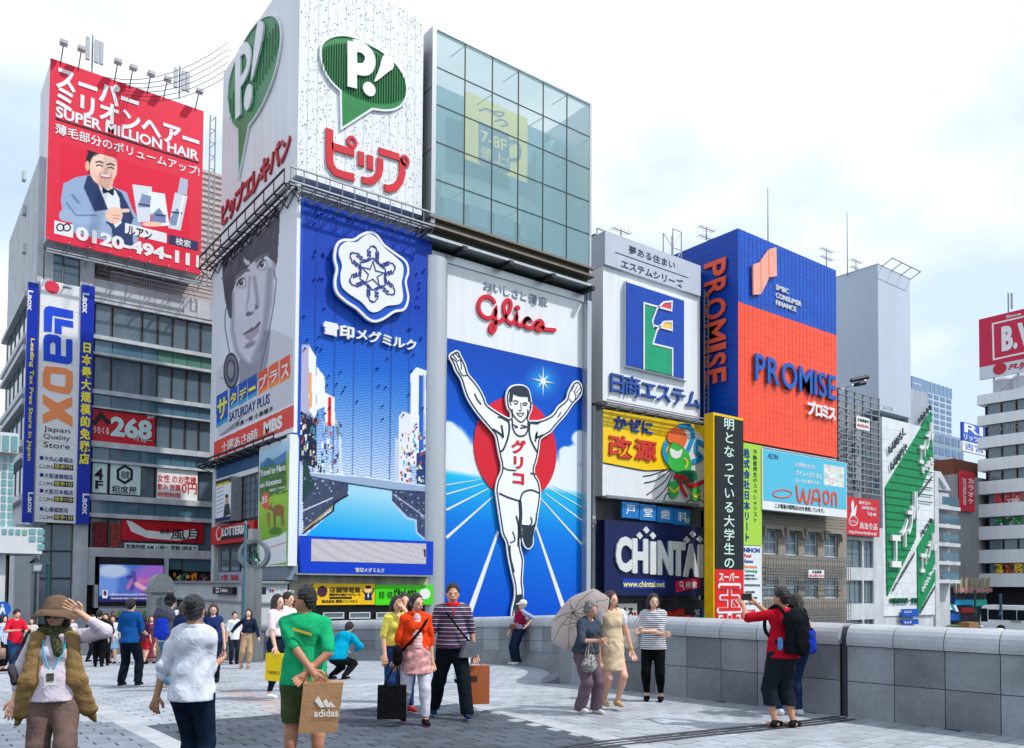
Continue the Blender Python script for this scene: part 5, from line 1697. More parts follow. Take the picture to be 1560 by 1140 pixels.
def rl(fn,pts,w): q.ribbon(G,[G.sz(*fn(*p)) for p in smoothpts(pts,4)],w,.241,.262,round_=True)
rl(u1,[(630,690),(640,760),(625,850),(590,940),(570,960)],.12); rl(u1,[(818,715),(812,780),(825,860),(870,950),(885,965)],.12)
rl(u1,[(665,690),(670,760),(700,815),(740,830),(780,815),(800,770),(802,710)],.10)
rl(u1,[(670,730),(710,750),(690,755)],.08); rl(u1,[(735,760),(790,750),(745,735)],.08)
rl(u1,[(500,770),(560,810),(585,835),(572,740)],.13); rl(u1,[(865,870),(880,800),(870,840),(930,820)],.12)
rl(u1,[(545,665),(575,670),(625,700)],.10); rl(u1,[(910,700),(885,720),(830,715)],.10)
rl(u1,[(340,465),(360,510),(392,552)],.09); rl(u1,[(1085,625),(1060,665)],.08)
for a,b in (((150,125),(185,170)),((165,105),(205,150)),((190,100),(215,150)),((140,150),(180,185))): rl(u1,[a,b],.05)
rl(u1,[(180,190),(215,170),(225,250)],.05); rl(u1,[(185,200),(230,300),(275,300)],.06)
for a,b in (((1180,440),(1200,390)),((1205,445),(1230,390)),((1220,455),(1255,410)),((1225,480),(1262,440))): rl(u1,[a,b],.05)
rl(u1,[(1160,510),(1190,535),(1215,490),(1200,440)],.05)
rl(u2,[(445,240),(500,265),(585,293)],.10); rl(u2,[(585,293),(605,235),(660,215),(715,235)],.10); rl(u2,[(560,400),(575,470),(572,600)],.11)
rl(u2,[(585,295),(590,380),(585,480),(592,540)],.24); rl(u2,[(700,380),(690,450),(640,475),(600,460)],.10); rl(u2,[(660,405),(668,440),(650,465)],.09); rl(u2,[(535,505),(550,560),(520,580)],.08); rl(u2,[(515,600),(520,680),(545,780)],.09)
rl(u2,[(555,80),(500,75),(470,60)],.08); rl(u2,[(660,100),(690,105)],.09)
# shoes
for P_ in (((598,455),(690,462),(672,560),(660,608),(630,600),(612,560)),((565,940),(604,935),(606,980),(590,1098),(550,1098),(545,1020))):
 k_ = MB(); k_.prism(G,[G.sz(*u2(*p)) for p in P_],.241,.27); k_.build('shoe',INKR,rn)
if 0: q.prism(G,[G.sz(*u2(*p)) for p in ((598,455),(690,462),(672,560),(660,608),(630,600),(612,560))],.241,.266)
if 0: q.prism(G,[G.sz(*u2(*p)) for p in ((565,940),(604,935),(606,980),(590,1098),(550,1098),(545,1020))],.241,.266)
# face: jaw line, ears, brows, eyes, nose, mouth
rl(u1,[(665,600),(670,640),(705,685),(740,708),(770,690),(795,650),(800,600)],.08)
rl(u1,[(655,560),(640,520),(648,500),(665,520)],.06); rl(u1,[(815,580),(832,545),(818,530)],.06)
rl(u1,[(675,530),(695,522),(715,535)],.07); rl(u1,[(755,548),(775,540),(795,552)],.07)
rl(u1,[(684,548),(708,550)],.07); rl(u1,[(760,560),(784,562)],.07)
rl(u1,[(738,540),(742,590),(738,612),(720,605)],.05); rl(u1,[(705,628),(735,632),(765,632),(742,658),(718,648),(705,628)],.05)
q.prism(G,[G.sz(*u1(*p)) for p in ((640,500),(645,430),(690,400),(740,402),(800,420),(820,480),(822,530),(805,530),(800,490),(720,485),(672,465),(665,530),(650,530))],.241,.268)
q.build('outline',INKR,rn)
vtext(G,'グリコ',775,797,668,740,.243,.03,C(216,26,50),ms,'letter',bold=.02,mult=.03)
# script lettering
def u3(x,y): return (700 + x / 9.176,410 + y / 9.175)
scr = [(475,470),(440,420),(370,392),(300,412),(262,480),(260,570),(300,650),(370,690),(440,680),(480,630),(498,565),(492,640),(490,760),(485,840),(458,882),(425,880),(415,830),(440,780),(500,752),(580,722),(640,660),(690,580),(706,500),(690,452),(650,442),(612,500),(615,600),(640,700),(690,758),(735,758),(772,710),(790,655),(785,720),(805,780),(850,795),(890,740),(930,695),(972,715),(935,697),(895,735),(905,800),(950,828),(1010,820),(1045,770),(1075,738),(1115,728),(1150,760),(1152,820),(1118,856),(1072,852),(1050,812),(1075,770),(1110,778),(1150,830),(1210,850),(1320,858)]
q = MB()
P = smoothpts([G.sz(*u3(*p)) for p in scr],3)
q.ribbon(G,P,.235,.012,.13)
for a in P[::2]: q.prism(G,[(a[0] + .117 * math.cos(k * .785),a[1] + .117 * math.sin(k * .785)) for k in range(8)],.012,.128)
q.build('script_lettering',C(212,28,50,.35),ms)
a = G.sz(*u3(790,555)); q = MB(); q.prism(G,[(a[0] + .16 * math.cos(k * .42),a[1] + .16 * math.sin(k * .42)) for k in range(15)],.012,.22); q.build('letter_dot',C(212,28,50,.35),ms)
letters(G,'おいしさと健康',736,833,427,442,.012,.06,C(150,160,178),ms,bold=.0,gap=.25)
m = MB(); m.slab(G,sg1 + .75,G.S(918,560) + .3,-5,G.Z(900,405),-3,-1.8); m.build('gap_wall',CONCD,gb)
m = MB()
for l in (893,897,902): a = G.S(l,700); m.bar((a,YG + .2,-5),(a,YG + .2,G.Z(895,435)),.09)
m.solo('drain_pipe',C(90,108,124,.5),'grey drain pipes running down the gap right of the runner billboard','pipes')
# ------------------------------------------------------------------ E..I: housing company sign, cold medicine sign, dental sign, rental sign
EY = 42.0
ES = PL('Y',EY)
def crop(x0,y0,sc):
 return lambda x,y: (x0 + x / sc,y0 + y / sc)
eA,eB,eC,eD,eE,eF = crop(890,330,3.676),crop(890,600,3.167),crop(1050,260,2.848),crop(1060,620,3.352),crop(1250,380,3.561),crop(1320,600,3.167)
def ptext(pl,fn,s,x0,x1,y0,y1,mat,par,off=.003,dep=.02,**k):
 l,t = fn(x0,y0); r,b = fn(x1,y1)
 return text(pl,s,l,r,t,b,off,dep,mat,par,**k)
def pslab(pl,fn,x0,x1,y0,y1,o0,o1,name,mat,par,**k):
 l,t = fn(x0,y0); r,b = fn(x1,y1)
 q = MB(); prect(q,pl,l,r,t,b,o0,o1); return q.build(name,mat,par,**k)
def ppol(pl,fn,pts,o0,o1,name,mat,par):
 q = MB(); ppoly(q,pl,[fn(*p) for p in pts],o0,o1); return q.build(name,mat,par)
nar = thing('narrow_building','narrow building stacked with five signs between the runner billboard and the blue and orange block','building',(ES.S(905,600),EY,-5))
x0,x1 = ES.S(905,600),ES.S(1072,600)
m = MB(); m.box(x0 + .3,x1,EY + .3,EY + 14,-5,ES.Z(918,352) - .2); m.build('core',CONCD,nar)
m = MB(); m.box(x0,x0 + .28,EY + .1,EY + 14,-5,ES.Z(918,620)); m.build('side_wall',CONC,nar)
o = thing('housing_billboard','white housing company billboard with a blue panel and curved flag shaped emblem','billboard',(x0,EY,ES.Z(918,610)))
E1 = ES.off(.9)
q = MB(); prect(q,E1,918.5,1066,403,610,-3.0,0); q.build('panel',PANELW,o)
q = MB(); prect(q,E1,918.5,1064,353,404,-2.9,.22); q.build('header_panel',C(190,198,212,.4,var=.05),o)
E2 = E1.off(.22)
INKB = C(50,62,90,.5)
ptext(E2,eA,'夢ある住まい',250,508,160,205,INKB,o,bold=.02); ptext(E2,eA,'エステムシリーズ',207,552,237,285,INKB,o,bold=.02)
pslab(E2,eA,173,584,198,202,.002,.02,'rule',INKB,o)
pslab(E1,eA,222,565,362,845,.0,.28,'panel_rim',PANELW,o)
E3 = E1.off(.28)
pslab(E3,eA,233,556,368,832,.002,.06,'emblem_panel',C(10,70,176,.25,var=.12),o)
def fmark(pts,mt,w=.0,off=(.061,.10)): return ppol(E3,eA,pts,off[0],off[1],'emblem_piece',mt,o)
fmark([(330,490),(395,505),(375,560),(375,620),(395,640),(380,720),(488,745),(488,892),(335,855)],C(20,160,116,.3,var=.15))
fmark([(412,508),(440,488),(482,484),(482,532)],C(220,70,90,.35)); fmark([(415,612),(440,594),(482,590),(482,632)],C(240,205,80,.35))
q = MB()
for pts in ([(328,855),(328,487),(482,530),(485,478),(440,482),(400,520),(375,590),(382,620)],[(382,612),(485,640),(485,590),(440,592),(400,640),(378,715),(488,742),(488,892)]):
 q.ribbon(E3,[E3.sz(*eA(*p)) for p in pts],.13,.062,.14)
q.build('emblem_outline',WHITE2,o)
letters(E1,'日商エステム',eA(142,0)[0],eA(640,0)[0],eA(0,870)[1],eA(0,982)[1],.05,.14,C(40,84,168,.4),o,bold=.0,gap=.1,mult=.012)
m = MB(); m.slab(E1,E1.S(916,345),E1.S(1062,345),E1.Z(918,346),E1.Z(918,344.5),-.5,-.4)
for k in range(5): a = E1.S(916,345) + (E1.S(1062,345) - E1.S(916,345)) * k / 4; m.slab(E1,a,a + .06,E1.Z(918,353),E1.Z(918,345),-.5,-.42)
m.build('roof_rail',STEEL,o)
def lattice(x,y,z0,z1,w,lab,name='lattice_mast'):
 m = MB()
 for dx,dy in ((0,0),(w,0),(0,w),(w,w)): m.bar((x + dx,y + dy,z0),(x + dx,y + dy,z1),.05)
 n = max(2,int((z1 - z0) / w))
 for i in range(n):
  a,b = z0 + (z1 - z0) * i / n,z0 + (z1 - z0) * (i + 1) / n
  m.bar((x,y,a),(x + w,y,b),.03); m.bar((x,y,b),(x + w,y,b),.03); m.bar((x,y,a),(x,y + w,b),.03)
 return m.solo(name,STEEL,lab,'mast')
lattice(ES.S(1040,360),EY + 1,ES.Z(1040,400),ES.Z(1040,342),1.0,'steel lattice mast on the roof of the narrow building beside the blue block')
truss(E1,E1.S(916,615),E1.S(1068,615),E1.Z(918,617),.6,STEEL,nar,8,h=.25)
# cold medicine sign
K = ES.off(.7)
o = thing('medicine_billboard','yellow and white cold medicine sign with blue and red characters and a green wind figure','billboard',(K.S(915,700),EY,K.Z(918,755)))
q = MB(); prect(q,K,918,1073,624,755,-.8,-.002); q.build('panel',C(226,230,236,.4,var=.05),o)
def fY(pts,mt,a=.0,b=.02,nm='print_shape'): return ppol(K,eB,pts,a,b,nm,mt,o)
fY([(90,75),(578,155),(578,365),(480,360),(380,365),(300,370),(200,352),(90,330)],C(250,206,20,.4,var=.04))
letters(K,'かぜに',eB(142,0)[0],eB(326,0)[0],eB(0,105)[1],eB(0,168)[1],.025,.1,C(26,62,160,.4),o,bold=.02,mult=.02)
letters(K,'改源',eB(115,0)[0],eB(345,0)[0],eB(0,195)[1],eB(0,300)[1],.025,.1,C(206,56,50,.4),o,bold=.018,mult=.02,gap=.1)
# figure kept generic: white wind bag, blue scarf, plain green body, red sash
s_,z_ = K.sz(*eB(520,260))
q = MB(); q.prism(K,[K.sz(*eB(*p)) for p in smoothpts([(490,170),(540,185),(575,240),(575,400),(560,440),(520,420),(480,330),(470,230)],4,True)],.022,.08); q.build('wind_bag',WHITE2,o)
for pts in ([(455,160),(500,160),(520,200),(500,260),(480,300)],[(575,250),(540,235),(535,280),(560,310),(520,330)],[(390,240),(380,280),(400,330),(430,300)]):
 q = MB(); pribbon(q,K,[eB(*p) for p in pts],.42,.081,.14,sm=4); q.build('scarf',C(40,150,210,.4),o)
GRF = C(60,186,80,.45)
q = MB()
for pts in ([(410,250),(445,240),(480,270),(500,300),(510,360),(470,390),(420,370),(395,330)],[(405,430),(440,430),(445,490),(410,500)],[(510,460),(545,450),(550,510),(512,510)]):
 q.prism(K,[K.sz(*eB(*p)) for p in smoothpts(pts,3,True)],.082,.17)
q.build('torso',GRF,o)
q = MB(); q.prism(K,[K.sz(*eB(*p)) for p in smoothpts([(395,200),(425,165),(470,180),(488,215),(470,260),(440,240),(400,235)],3,True)],.085,.19); q.build('hair',C(236,110,60,.5),o)
q = MB(); q.prism(K,[K.sz(*eB(*p)) for p in smoothpts([(405,265),(440,280),(465,270),(455,305),(430,315),(410,300)],3,True)],.172,.20); q.build('beard',WHITE2,o)
q = MB(); pribbon(q,K,[eB(*p) for p in ((430,400),(480,410),(500,450),(565,425))],.3,.172,.2,sm=3); pribbon(q,K,[eB(*p) for p in ((455,410),(460,450),(485,495))],.3,.172,.2,sm=3); q.build('sash',C(206,26,50,.4),o)
q = MB(); q.prism(K,[K.sz(*eB(*p)) for p in smoothpts([(440,380),(520,370),(535,410),(500,430),(440,425)],3,True)],.171,.19); q.build('cloth',C(20,110,80,.4),o)
for pts in ([(285,398),(330,390),(415,360)],[(290,430),(350,415),(415,368)],[(300,488),(380,430),(420,375)],[(335,515),(390,460),(425,385)],[(90,333),(200,355),(300,372),(390,366)],[(380,520),(400,480),(440,500)],[(490,525),(530,505),(575,520)]):
 q = MB(); pribbon(q,K,[eB(*p) for p in pts],.07,.021,.04,sm=3); q.build('wind_line',BLACK,o)
for pts in ([(476,315),(490,335),(480,360)],[(405,455),(425,475),(448,455)],[(510,480),(530,500),(552,478)]): q = MB(); pribbon(q,K,[eB(*p) for p in pts],.16,.171,.2,sm=3); q.build('bangle',C(240,214,60,.4),o)
truss(K,K.S(916,757),K.S(1075,757),K.Z(918,758),.5,STEEL,nar,9,h=.1)
# dental sign
Kd = ES.off(.9)
for i,ch in enumerate('戸堂歯科'):
 a,b = 183 + i * 83 + (2 if i else 0),183 + (i + 1) * 83 - 2
 o = thing('dental_sign','square blue sign panel with white character, number %s in the dental row' % ('one','two','three','four')[i],'sign',(Kd.S(eB(a,560)[0],775),Kd.v,Kd.Z(950,790)),'blue dental clinic panels')
 o['label'] = ('blue dental panel at the left end of its row, with a door character','second blue dental panel from the left, with a hall character','third blue dental panel from the left, with a tooth character','blue dental panel at the right end of its row with a yellow floor mark')[i]
 yy = 521 + (a - 183) * .135
 pslab(Kd,eB,a,b,yy,yy + 76,-.2,0,'panel',C(26,120,196,.4),o)
 ptext(Kd,eB,ch,a + 18,b - 18,yy + 14,yy + 60,WHITE2,o,bold=.01)
ptext(Kd,eB,'2F',492,508,600,622,YEL,o)
# rental sign
Kc = ES.off(.8)
o = thing('rental_billboard','navy rental billboard with tall white latin letters and small white diamonds','billboard',(Kc.S(918,850),Kc.v,Kc.Z(921,908)))
pslab(Kc,eB,98,578,607,975,-.8,-.0,'panel',C(14,30,84,.4,var=.15),o)
q = MB()
for i in range(16): pslab_ = None
WH = C(216,220,224,.4,var=.08)
for ch,a,b,y0 in (('C',148,222,690),('H',228,300,700),('I',314,338,715),('N',350,420,710),('T',418,480,715),('A',476,545,725),('I',545,566,730)):
 yb = 858 + (a - 148) * .07
 ptext(Kc,eB,ch,a,b,y0,yb,WH,o,off=.03,dep=.12,bold=.04,mult=.02)
 o_ = o.children[-1]; o_.name = 'letter'
for cx,cy in ((262,685),(294,658),(326,685),(490,705),(518,678),(552,702)):
 ppol(Kc,eB,[(cx - 15,cy),(cx,cy - 17),(cx + 15,cy + 2),(cx,cy + 18)],.03,.14,'diamond',WH,o)
pslab(Kc,eB,184,390,893,940,.005,.03,'plate',C(20,60,170,.4),o); ptext(Kc,eB,'www.chintai.net',186,386,903,932,C(246,236,130),o,off=.035,bold=.015)
ppol(Kc,eB,[(438,905),(555,886),(557,935),(441,960)],.005,.04,'plate',C(206,20,80,.4),o); ptext(Kc,eB,'検索',487,540,905,938,WHITE2,o,off=.045,bold=.02)
q = MB(); s_,z_ = Kc.sz(*eB(466,918)); q.ribbon(Kc,[(s_ + .18 * math.cos(a * .6),z_ + .18 * math.sin(a * .6)) for a in range(10)],.06,.045,.07,closed=True); q.ribbon(Kc,[(s_ + .12,z_ - .14),(s_ + .3,z_ - .4)],.08,.045,.07); q.build('magnifier',WHITE2,o)
# ladder frame right of these signs
m = MB()
a,b = Kc.S(1074,780),Kc.S(1080,780)
z0,z1 = Kc.Z(1074,915),Kc.Z(1070,440)
for s_ in (a,b): m.slab(Kc,s_ - .03,s_ + .03,z0,z1,-.1,0)
for i in range(60): z = z0 + (z1 - z0) * i / 60; m.slab(Kc,a,b,z - .02,z + .02,-.08,-.03)
m.solo('ladder_frame',STEEL,'thin galvanised ladder frame along the right edge of the stacked signs','ladder')
# bottom shop windows: crab restaurant front
q = MB(); prect(q,ES,918,1078,915,962,-.2,.1); q.build('shopfront',C(30,40,48,.3,var=.3),nar)
q = MB(); prect(q,ES,930,968,920,950,.1,.16); q.build('poster',C(214,216,216,.5),nar)
text(ES,'くろ',945,962,925,944,.165,.02,BLACK,nar,bold=.02,mult=.03); text(ES,'鶏',963,967,932,942,.165,.02,RED,nar)
m = MB()
for pts in ([(350,1080),(385,1065),(400,1085),(430,1060),(450,1052)],[(400,1095),(440,1085),(500,1085)]): pribbon(m,ES,[eB(*p) for p in pts],.5,.12,.5,sm=3)
m.solo('crab_figure',C(190,40,30,.4),'red crab claw figure over the dark restaurant window','sign')
o = thing('stair_sign','small blue sign with a white arrow next to the figures 2F','sign',(ES.S(1068,940),EY - .2,ES.Z(1066,955)))
q = MB(); prect(q,ES,1066,1078,928,952,.12,.2); q.build('panel',C(24,92,196),o)
q = MB(); pribbon(q,ES,[(1069,942),(1072,935),(1076,944)],.12,.205,.22,round_=False); q.build('arrow',WHITE2,o)
text(ES,'2F',1056,1064,929,942,.12,.03,WHITE2,o)
# ------------------------------------------------------------------ J: blue and orange block
PFY = 38.8
PF = PL('Y',PFY)
XQ = PF.S(1124.5,500)
PX = PL('X',XQ)
xr = PF.S(1274.5,550)
zt,zm,zb_ = PF.Z(1122.5,347),PF.Z(1126,460),PF.Z(1130,671)
pk = thing('loan_building','block clad in blue and orange louvres with big loan company letters','building',(XQ,PFY,-5))
yb_ = -PX.sz(1066,500)[0] + 6
m = MB(); m.box(XQ + .3,xr - .1,PFY + .3,yb_,zb_ - .1,zt - .05); m.build('core',DKSTEEL,pk)
m = MB(); m.box(XQ + .8,xr,PFY + 13.5,PFY + 20,-5,zb_ - .1); m.build('wall',CONCD,pk)
PBLUE = C(0,84,196,.35,var=.10,vscale=.6,stain=.12); PORG = C(255,88,58,.4,var=.06,vscale=.6,stain=.1)
nB = 12
for i in range(nB):
 z0,z1 = zm + (zt - zm) * i / nB,zm + (zt - zm) * (i + 1) / nB
 q = MB(); q.slab(PF,XQ + .01,xr,z0 + .006,z1 - .006,-.3,0); q.build('panel',PBLUE,pk)
nO = 20
for i in range(nO):
 z0,z1 = zb_ + (zm - zb_) * i / nO,zb_ + (zm - zb_) * (i + 1) / nO
 q = MB(); q.slab(PF,XQ + .01,xr,z0 + .006,z1 - .006,-.3,.0); q.build('panel',PORG,pk)
zl = PX.Z(1122,700)
nL = 30
for i in range(nL):
 z0,z1 = zl + (zt - zl) * i / nL,zl + (zt - zl) * (i + 1) / nL
 q = MB(); q.slab(PX,-yb_,-PFY - .004,z0 + .006,z1 - .006,-.3,0); q.build('panel',C(0,68,178,.4,var=.12,vscale=.6),pk)  # flank blue darker than the front: its shade is put into the colour
for z0,z1,c in ((zm + .01,zt,C(0,74,180,.4)),(zb_,zm - .01,C(236,76,48,.4))):
 m = MB()
 for i in range(26): a = XQ + (xr - XQ) * (i + .5) / 26; m.slab(PF,a - .014,a + .014,z0,z1,.001,.014)
 m.build('rib',c,pk,kind='stuff')
OLET = C(246,96,66,.4); BLET = C(20,92,186,.35)
s0,s1,_,_ = PX.rect(eC(72,0)[0],eC(165,0)[0],eC(0,640)[1],eC(0,660)[1])
zT,zB_ = PX.Z(eC(115,0)[0],eC(0,395)[1]),PX.Z(eC(115,0)[0],eC(0,928)[1])
hs = [.13,.13,.16,.165,.05,.10,.115]
tot = sum(hs) + .02 * 6; z = zT
for ch,h in zip('PROMISE',hs):
 h2 = (zT - zB_) * h / tot; q = MB()
 put_text(q,PX,ch,s0,s1,z - h2,z,.12,.12,bold=.02,rot=90); q.build('letter',OLET,pk); z -= h2 + (zT - zB_) * .02 / tot
letters(PF,'PROMISE',eC(276,0)[0],eC(626,0)[0],eC(0,793)[1],eC(0,912)[1],.12,.14,BLET,pk,bold=.015,gap=.22)
letters(PF,'プロミス',eC(505,0)[0],eC(626,0)[0],eC(0,998)[1],eC(0,1060)[1],.12,.1,WHITE2,pk,bold=.03,gap=.06,mult=.02)
PINK = C(250,170,150,.4)
for pts in ([(266,412),(298,400),(299,540),(268,543)],[(300,396),(332,350),(333,475),(302,538)],[(334,345),(367,337),(369,462),(336,467)]):
 ppol(PF,eC,pts,.1,.25,'emblem_bar',PINK,pk)
for s,y in (('SMBC',495),('CONSUMER',530),('FINANCE',562)): ptext(PF,eC,s,372,{'SMBC': 428,'CONSUMER': 482,'FINANCE': 460}[s],y,y + 22,WHITE2,pk,off=.01,dep=.1,bold=.005)
def tv_antenna(pl,px,py0,py1,lab,yag=True):
 s,z0 = pl.sz(px,py0); z1 = pl.Z(px,py1)
 m = MB(); m.bar((s,pl.v,z0),(s,pl.v,z1),.05,.025)
 if yag:
  for i,zz in enumerate((z1 - .15,z1 - .9)):
   m.bar((s - .9,pl.v,zz),(s + 1.0,pl.v,zz),.025)
   for k in range(6): m.bar((s - .8 + k * .33,pl.v - .35,zz),(s - .8 + k * .33,pl.v + .35,zz),.015)
 return m.solo('antenna',DKSTEEL,lab,'antenna')
PB = PL('Y',PFY + 3)
tv_antenna(PB,1170,372,287,'tall thin whip antenna on the roof of the blue and orange block',False)
tv_antenna(PB,1259,408,379,'television antenna at the right end of the blue roof')
tv_antenna(PL('Y',45),1291,420,325,'tall thin whip antenna left of the blank pale tower',False)
tv_antenna(PL('Y',45),1304,414,396,'low television antenna on the blank pale tower')
tv_antenna(PL('Y',43.5),1076,366,346,'television antenna tilted on the blue block left edge')
tv_antenna(PL('Y',43.5),946,362,349,'television antenna behind the rail of the housing billboard')
m = MB()
for k in range(4): m.slab(PF,XQ,xr,zb_ - .25 - k * .22,zb_ - .15 - k * .22,-.3,-.05 + .05 * k)
m.build('cornice',ALU,pk)
# ------------------------------------------------------------------ K: yellow edged vertical store sign
T0 = PL('Y',38.0)
xt = T0.S(1087,780)
TX = PL('X',xt)
yB = -TX.sz(1073,780)[0]
o = thing('store_tower_sign','tall black and red vertical store sign with a thick yellow side','sign',(xt,38,-5))
zt = T0.Z(1086,628)
q = MB(); q.box(xt,T0.S(1132.5,780),38.01,yB,-5,zt); q.build('case',C(246,196,10,.4,var=.1),o)
q = MB(); q.slab(T0,xt + .15,T0.S(1132,780),T0.Z(1086,867),zt - .2,0,.05); q.build('panel',C(16,28,34,.4),o)
q = MB(); q.slab(T0,xt + .15,T0.S(1132,780),-5,T0.Z(1086,867) - .01,0,.05); q.build('panel',C(222,28,34,.4,var=.05),o)
vtext(T0,'明となっている大学生の',1101,1118,634,868,.055,.03,C(206,236,224),o,bold=.01)
ptext(T0,eD,'スーパー',115,215,846,890,WHITE2,o,off=.055,bold=.02,mult=.02)
for ch,y0,y1 in (('玉',905,1050),('出',1058,1150)):
 q = MB(); a = eD(108,y0); b = eD(228,y1); s0_,s1_,z0_,z1_ = T0.rect(a[0],b[0],a[1],b[1]); put_text(q,T0,ch,s0_,s1_,z0_,z1_,.055,.03,bold=.02,mult=.05); q.build('character',WHITE2,o)
 q = MB(); put_text(q,T0,ch,s0_ + .12,s1_ - .12,z0_ + .12,z1_ - .12,.095,.02,bold=.01,mult=.01); q.build('character',C(222,28,34,.4),o)
# L: green and white vertical estate sign
Lp = PL('Y',38.6)
o = thing('estate_sign','green and white vertical real estate sign with blue characters beside the yellow edged tower','sign',(Lp.S(1131,800),38.6,-5))
q = MB(); prect(q,Lp,1131,1160.5,674,830,-.3,0); q.build('panel',C(168,214,70,.4,var=.04),o)
q = MB(); s0_,s1_,z0_,z1_ = Lp.rect(1131,1160.5,831,860); q.slab(Lp,s0_,s1_,-5,z1_,-.3,0); q.build('panel',C(222,232,238,.4),o)
vtext(Lp,'株式会社日本リート',1133,1142,682,826,.003,.02,C(20,60,150),o,bold=.02,mult=.015)
vtext(Lp,'不動産再生のスペシャリスト',1147,1153.5,684,796,.003,.02,C(30,70,60),o,bold=.005)
ptext(Lp,eD,'NIHON',246,326,718,742,C(20,60,150),o,bold=.03)
for s,y,mt,w in (('Real',750,RED,35),('Estate',778,C(20,60,150),45),('Investment',805,ORANGE,65),('Technology',830,C(40,150,80),68)): ptext(Lp,eD,s,247,247 + w,y,y + 18,mt,o,bold=.015)
for k,y in enumerate((855,872,905,940,970,1000)): ptext(Lp,eD,('大阪市中央区','不動産の事なら','賃貸管理売買','土地活用相談','収益物件情報','資産運用')[k],247,300 + (k % 3) * 14,y,y + 11,C(60,70,90),o)
ptext(Lp,eD,'広告主募集',245,305,1035,1058,RED,o,bold=.01); ptext(Lp,eD,'06-6211',245,330,1070,1088,INK,o)
# M: pale blue card sign
Wp = PL('Y',38.5)
o = thing('card_billboard','pale blue payment card billboard with round red letters and a plain red ring','billboard',(Wp.S(1162,730),38.5,Wp.Z(1162,776)))
q = MB(); prect(q,Wp,1161.5,1290,683,776,-.6,-.004); q.build('panel',PANELW,o)
q = MB(); prect(q,Wp,1163,1289,684,762,-.0,.02); q.build('print_panel',C(84,190,222,.4,var=.03),o)
ptext(Wp,eD,'ÆON',365,418,236,262,C(40,60,130),o,off=.022,bold=.0)
ptext(Wp,eD,'お買物のたびに',508,612,282,306,WHITE2,o,off=.022,bold=.01); ptext(Wp,eD,'ポイントがたまる',508,640,322,350,WHITE2,o,off=.022,bold=.01)
ptext(Wp,eD,'おトクな電子マネー',508,640,364,386,WHITE2,o,off=.022,bold=.01)
q = MB()
for pts in ([(512,405),(520,470),(535,480),(546,430),(556,480),(572,488),(582,425)],[(592,492),(600,435),(615,425),(628,440),(630,498)],[(596,470),(630,475)],[(650,450),(655,435),(672,436),(678,460),(672,490),(655,488),(650,450)],[(694,500),(694,450),(704,440),(714,452),(716,504)]):
 pribbon(q,Wp,[eD(*p) for p in pts],.24,.022,.06,sm=3)
q.build('lettering',C(226,82,60,.4),o)
q = MB(); pribbon(q,Wp,[eD(440 + 48 * math.cos(a * .4),444 + 20 * math.sin(a * .4)) for a in range(16)],.1,.022,.05,closed=True); q.build('ring',C(226,82,60,.4),o)
def f_card(x,y,u,v):
 return shop_print(6,[(214,226,224),(180,200,206),(226,190,190),(190,200,214),(240,240,236)],50)(x,y,u,v)
a,b = eD(652,0)[0],eD(756,0)[0]
flat_print(Wp,a,b,eD(0,292)[1],eD(0,398)[1],.024,40,40,f_card,o)
ptext(Wp,eD,'この看板の照明はLEDを使用しています。',405,655,492,516,INK,o,bold=.0)
# N: brick office
By = PL('Y',40.0)
BRK = M('tan_brick',(0.30,0.26,0.22,1),.8,var=.22,vscale=3,bump=.5,bscale=30)
br = thing('brick_building','old tan brick office with hooded windows under the pale blue billboard','building',(By.S(1162,860),40,-5))
zt = By.Z(1161,770)
m = MB()
hx = [(342,422),(455,525),(553,625),(655,728)]
edges_ = [1158] + [c for a,b in hx for c in (eD(a,0)[0] + 1,eD(b,0)[0])] + [1290]
zr1 = (By.Z(1162,844),By.Z(1162,806)); zr2 = (By.Z(1162,912),By.Z(1162,879))
SS = [By.S(e_,860) for e_ in edges_]
for i in range(0,len(SS) - 1,2): m.slab(By,SS[i],SS[i + 1],-5,zt,-.5,0)
for i in range(1,len(SS) - 1,2):
 m.slab(By,SS[i],SS[i + 1],zr1[1],zt,-.5,-.001); m.slab(By,SS[i],SS[i + 1],zr2[1],zr1[0],-.5,-.001); m.slab(By,SS[i],SS[i + 1],-5,zr2[0],-.5,-.001)
m.build('wall',BRK,br)
for z in np.arange(zr2[0] - 3,zt,.45):
 pass
m = MB()
for i in range(60):
 z = zr2[0] - 2.5 + i * .26
 if z < zt: m.slab(By,SS[0],SS[-1],z,z + .03,.0,.012) if not (zr1[0] < z < zr1[1] or zr2[0] < z < zr2[1]) else None
m.build('brick_course',C(92,84,76,.8),br,kind='stuff')
m = MB(); m.box(SS[0],SS[-1],41.2,52,-5,zt); m.build('core',DARKROOM,br)
for i in range(4):
 a,b = SS[1 + 2 * i],SS[2 + 2 * i]
 for lo,hi in (zr1,zr2):
  window(br,By,a,b,lo,hi,fm=FRAMEW,nx=2,nz=2,off=-.2,fw=.07,blind=(.9,CURT_W) if (i == 2 and lo == zr2[0]) else None)
 q = MB(); w_ = (b - a); q.ribbon(By,[(a - .25,zr1[1] - .6),(a - .1,zr1[1] + .15),(b + .1,zr1[1] + .15),(b + .3,zr1[1] - .6)],.22,.0,.35,round_=False); q.build('window_hood',C(150,140,130,.7,var=.1),br)
for zz,nm in ((zr1[0] - .2,'balcony_grille'),(zr2[0] - .2,'balcony_grille')):
 q = MB(); h = 2.3
 for k in range(6): q.slab(By,SS[0],SS[-1] - .3,zz - h + k * h / 5,zz - h + k * h / 5 + .05,.5,.55)
 for k in range(36): a = SS[0] + (SS[-1] - .3 - SS[0]) * k / 35; q.slab(By,a,a + .035,zz - h,zz,.5,.55)
 q.build(nm,STEEL,br)
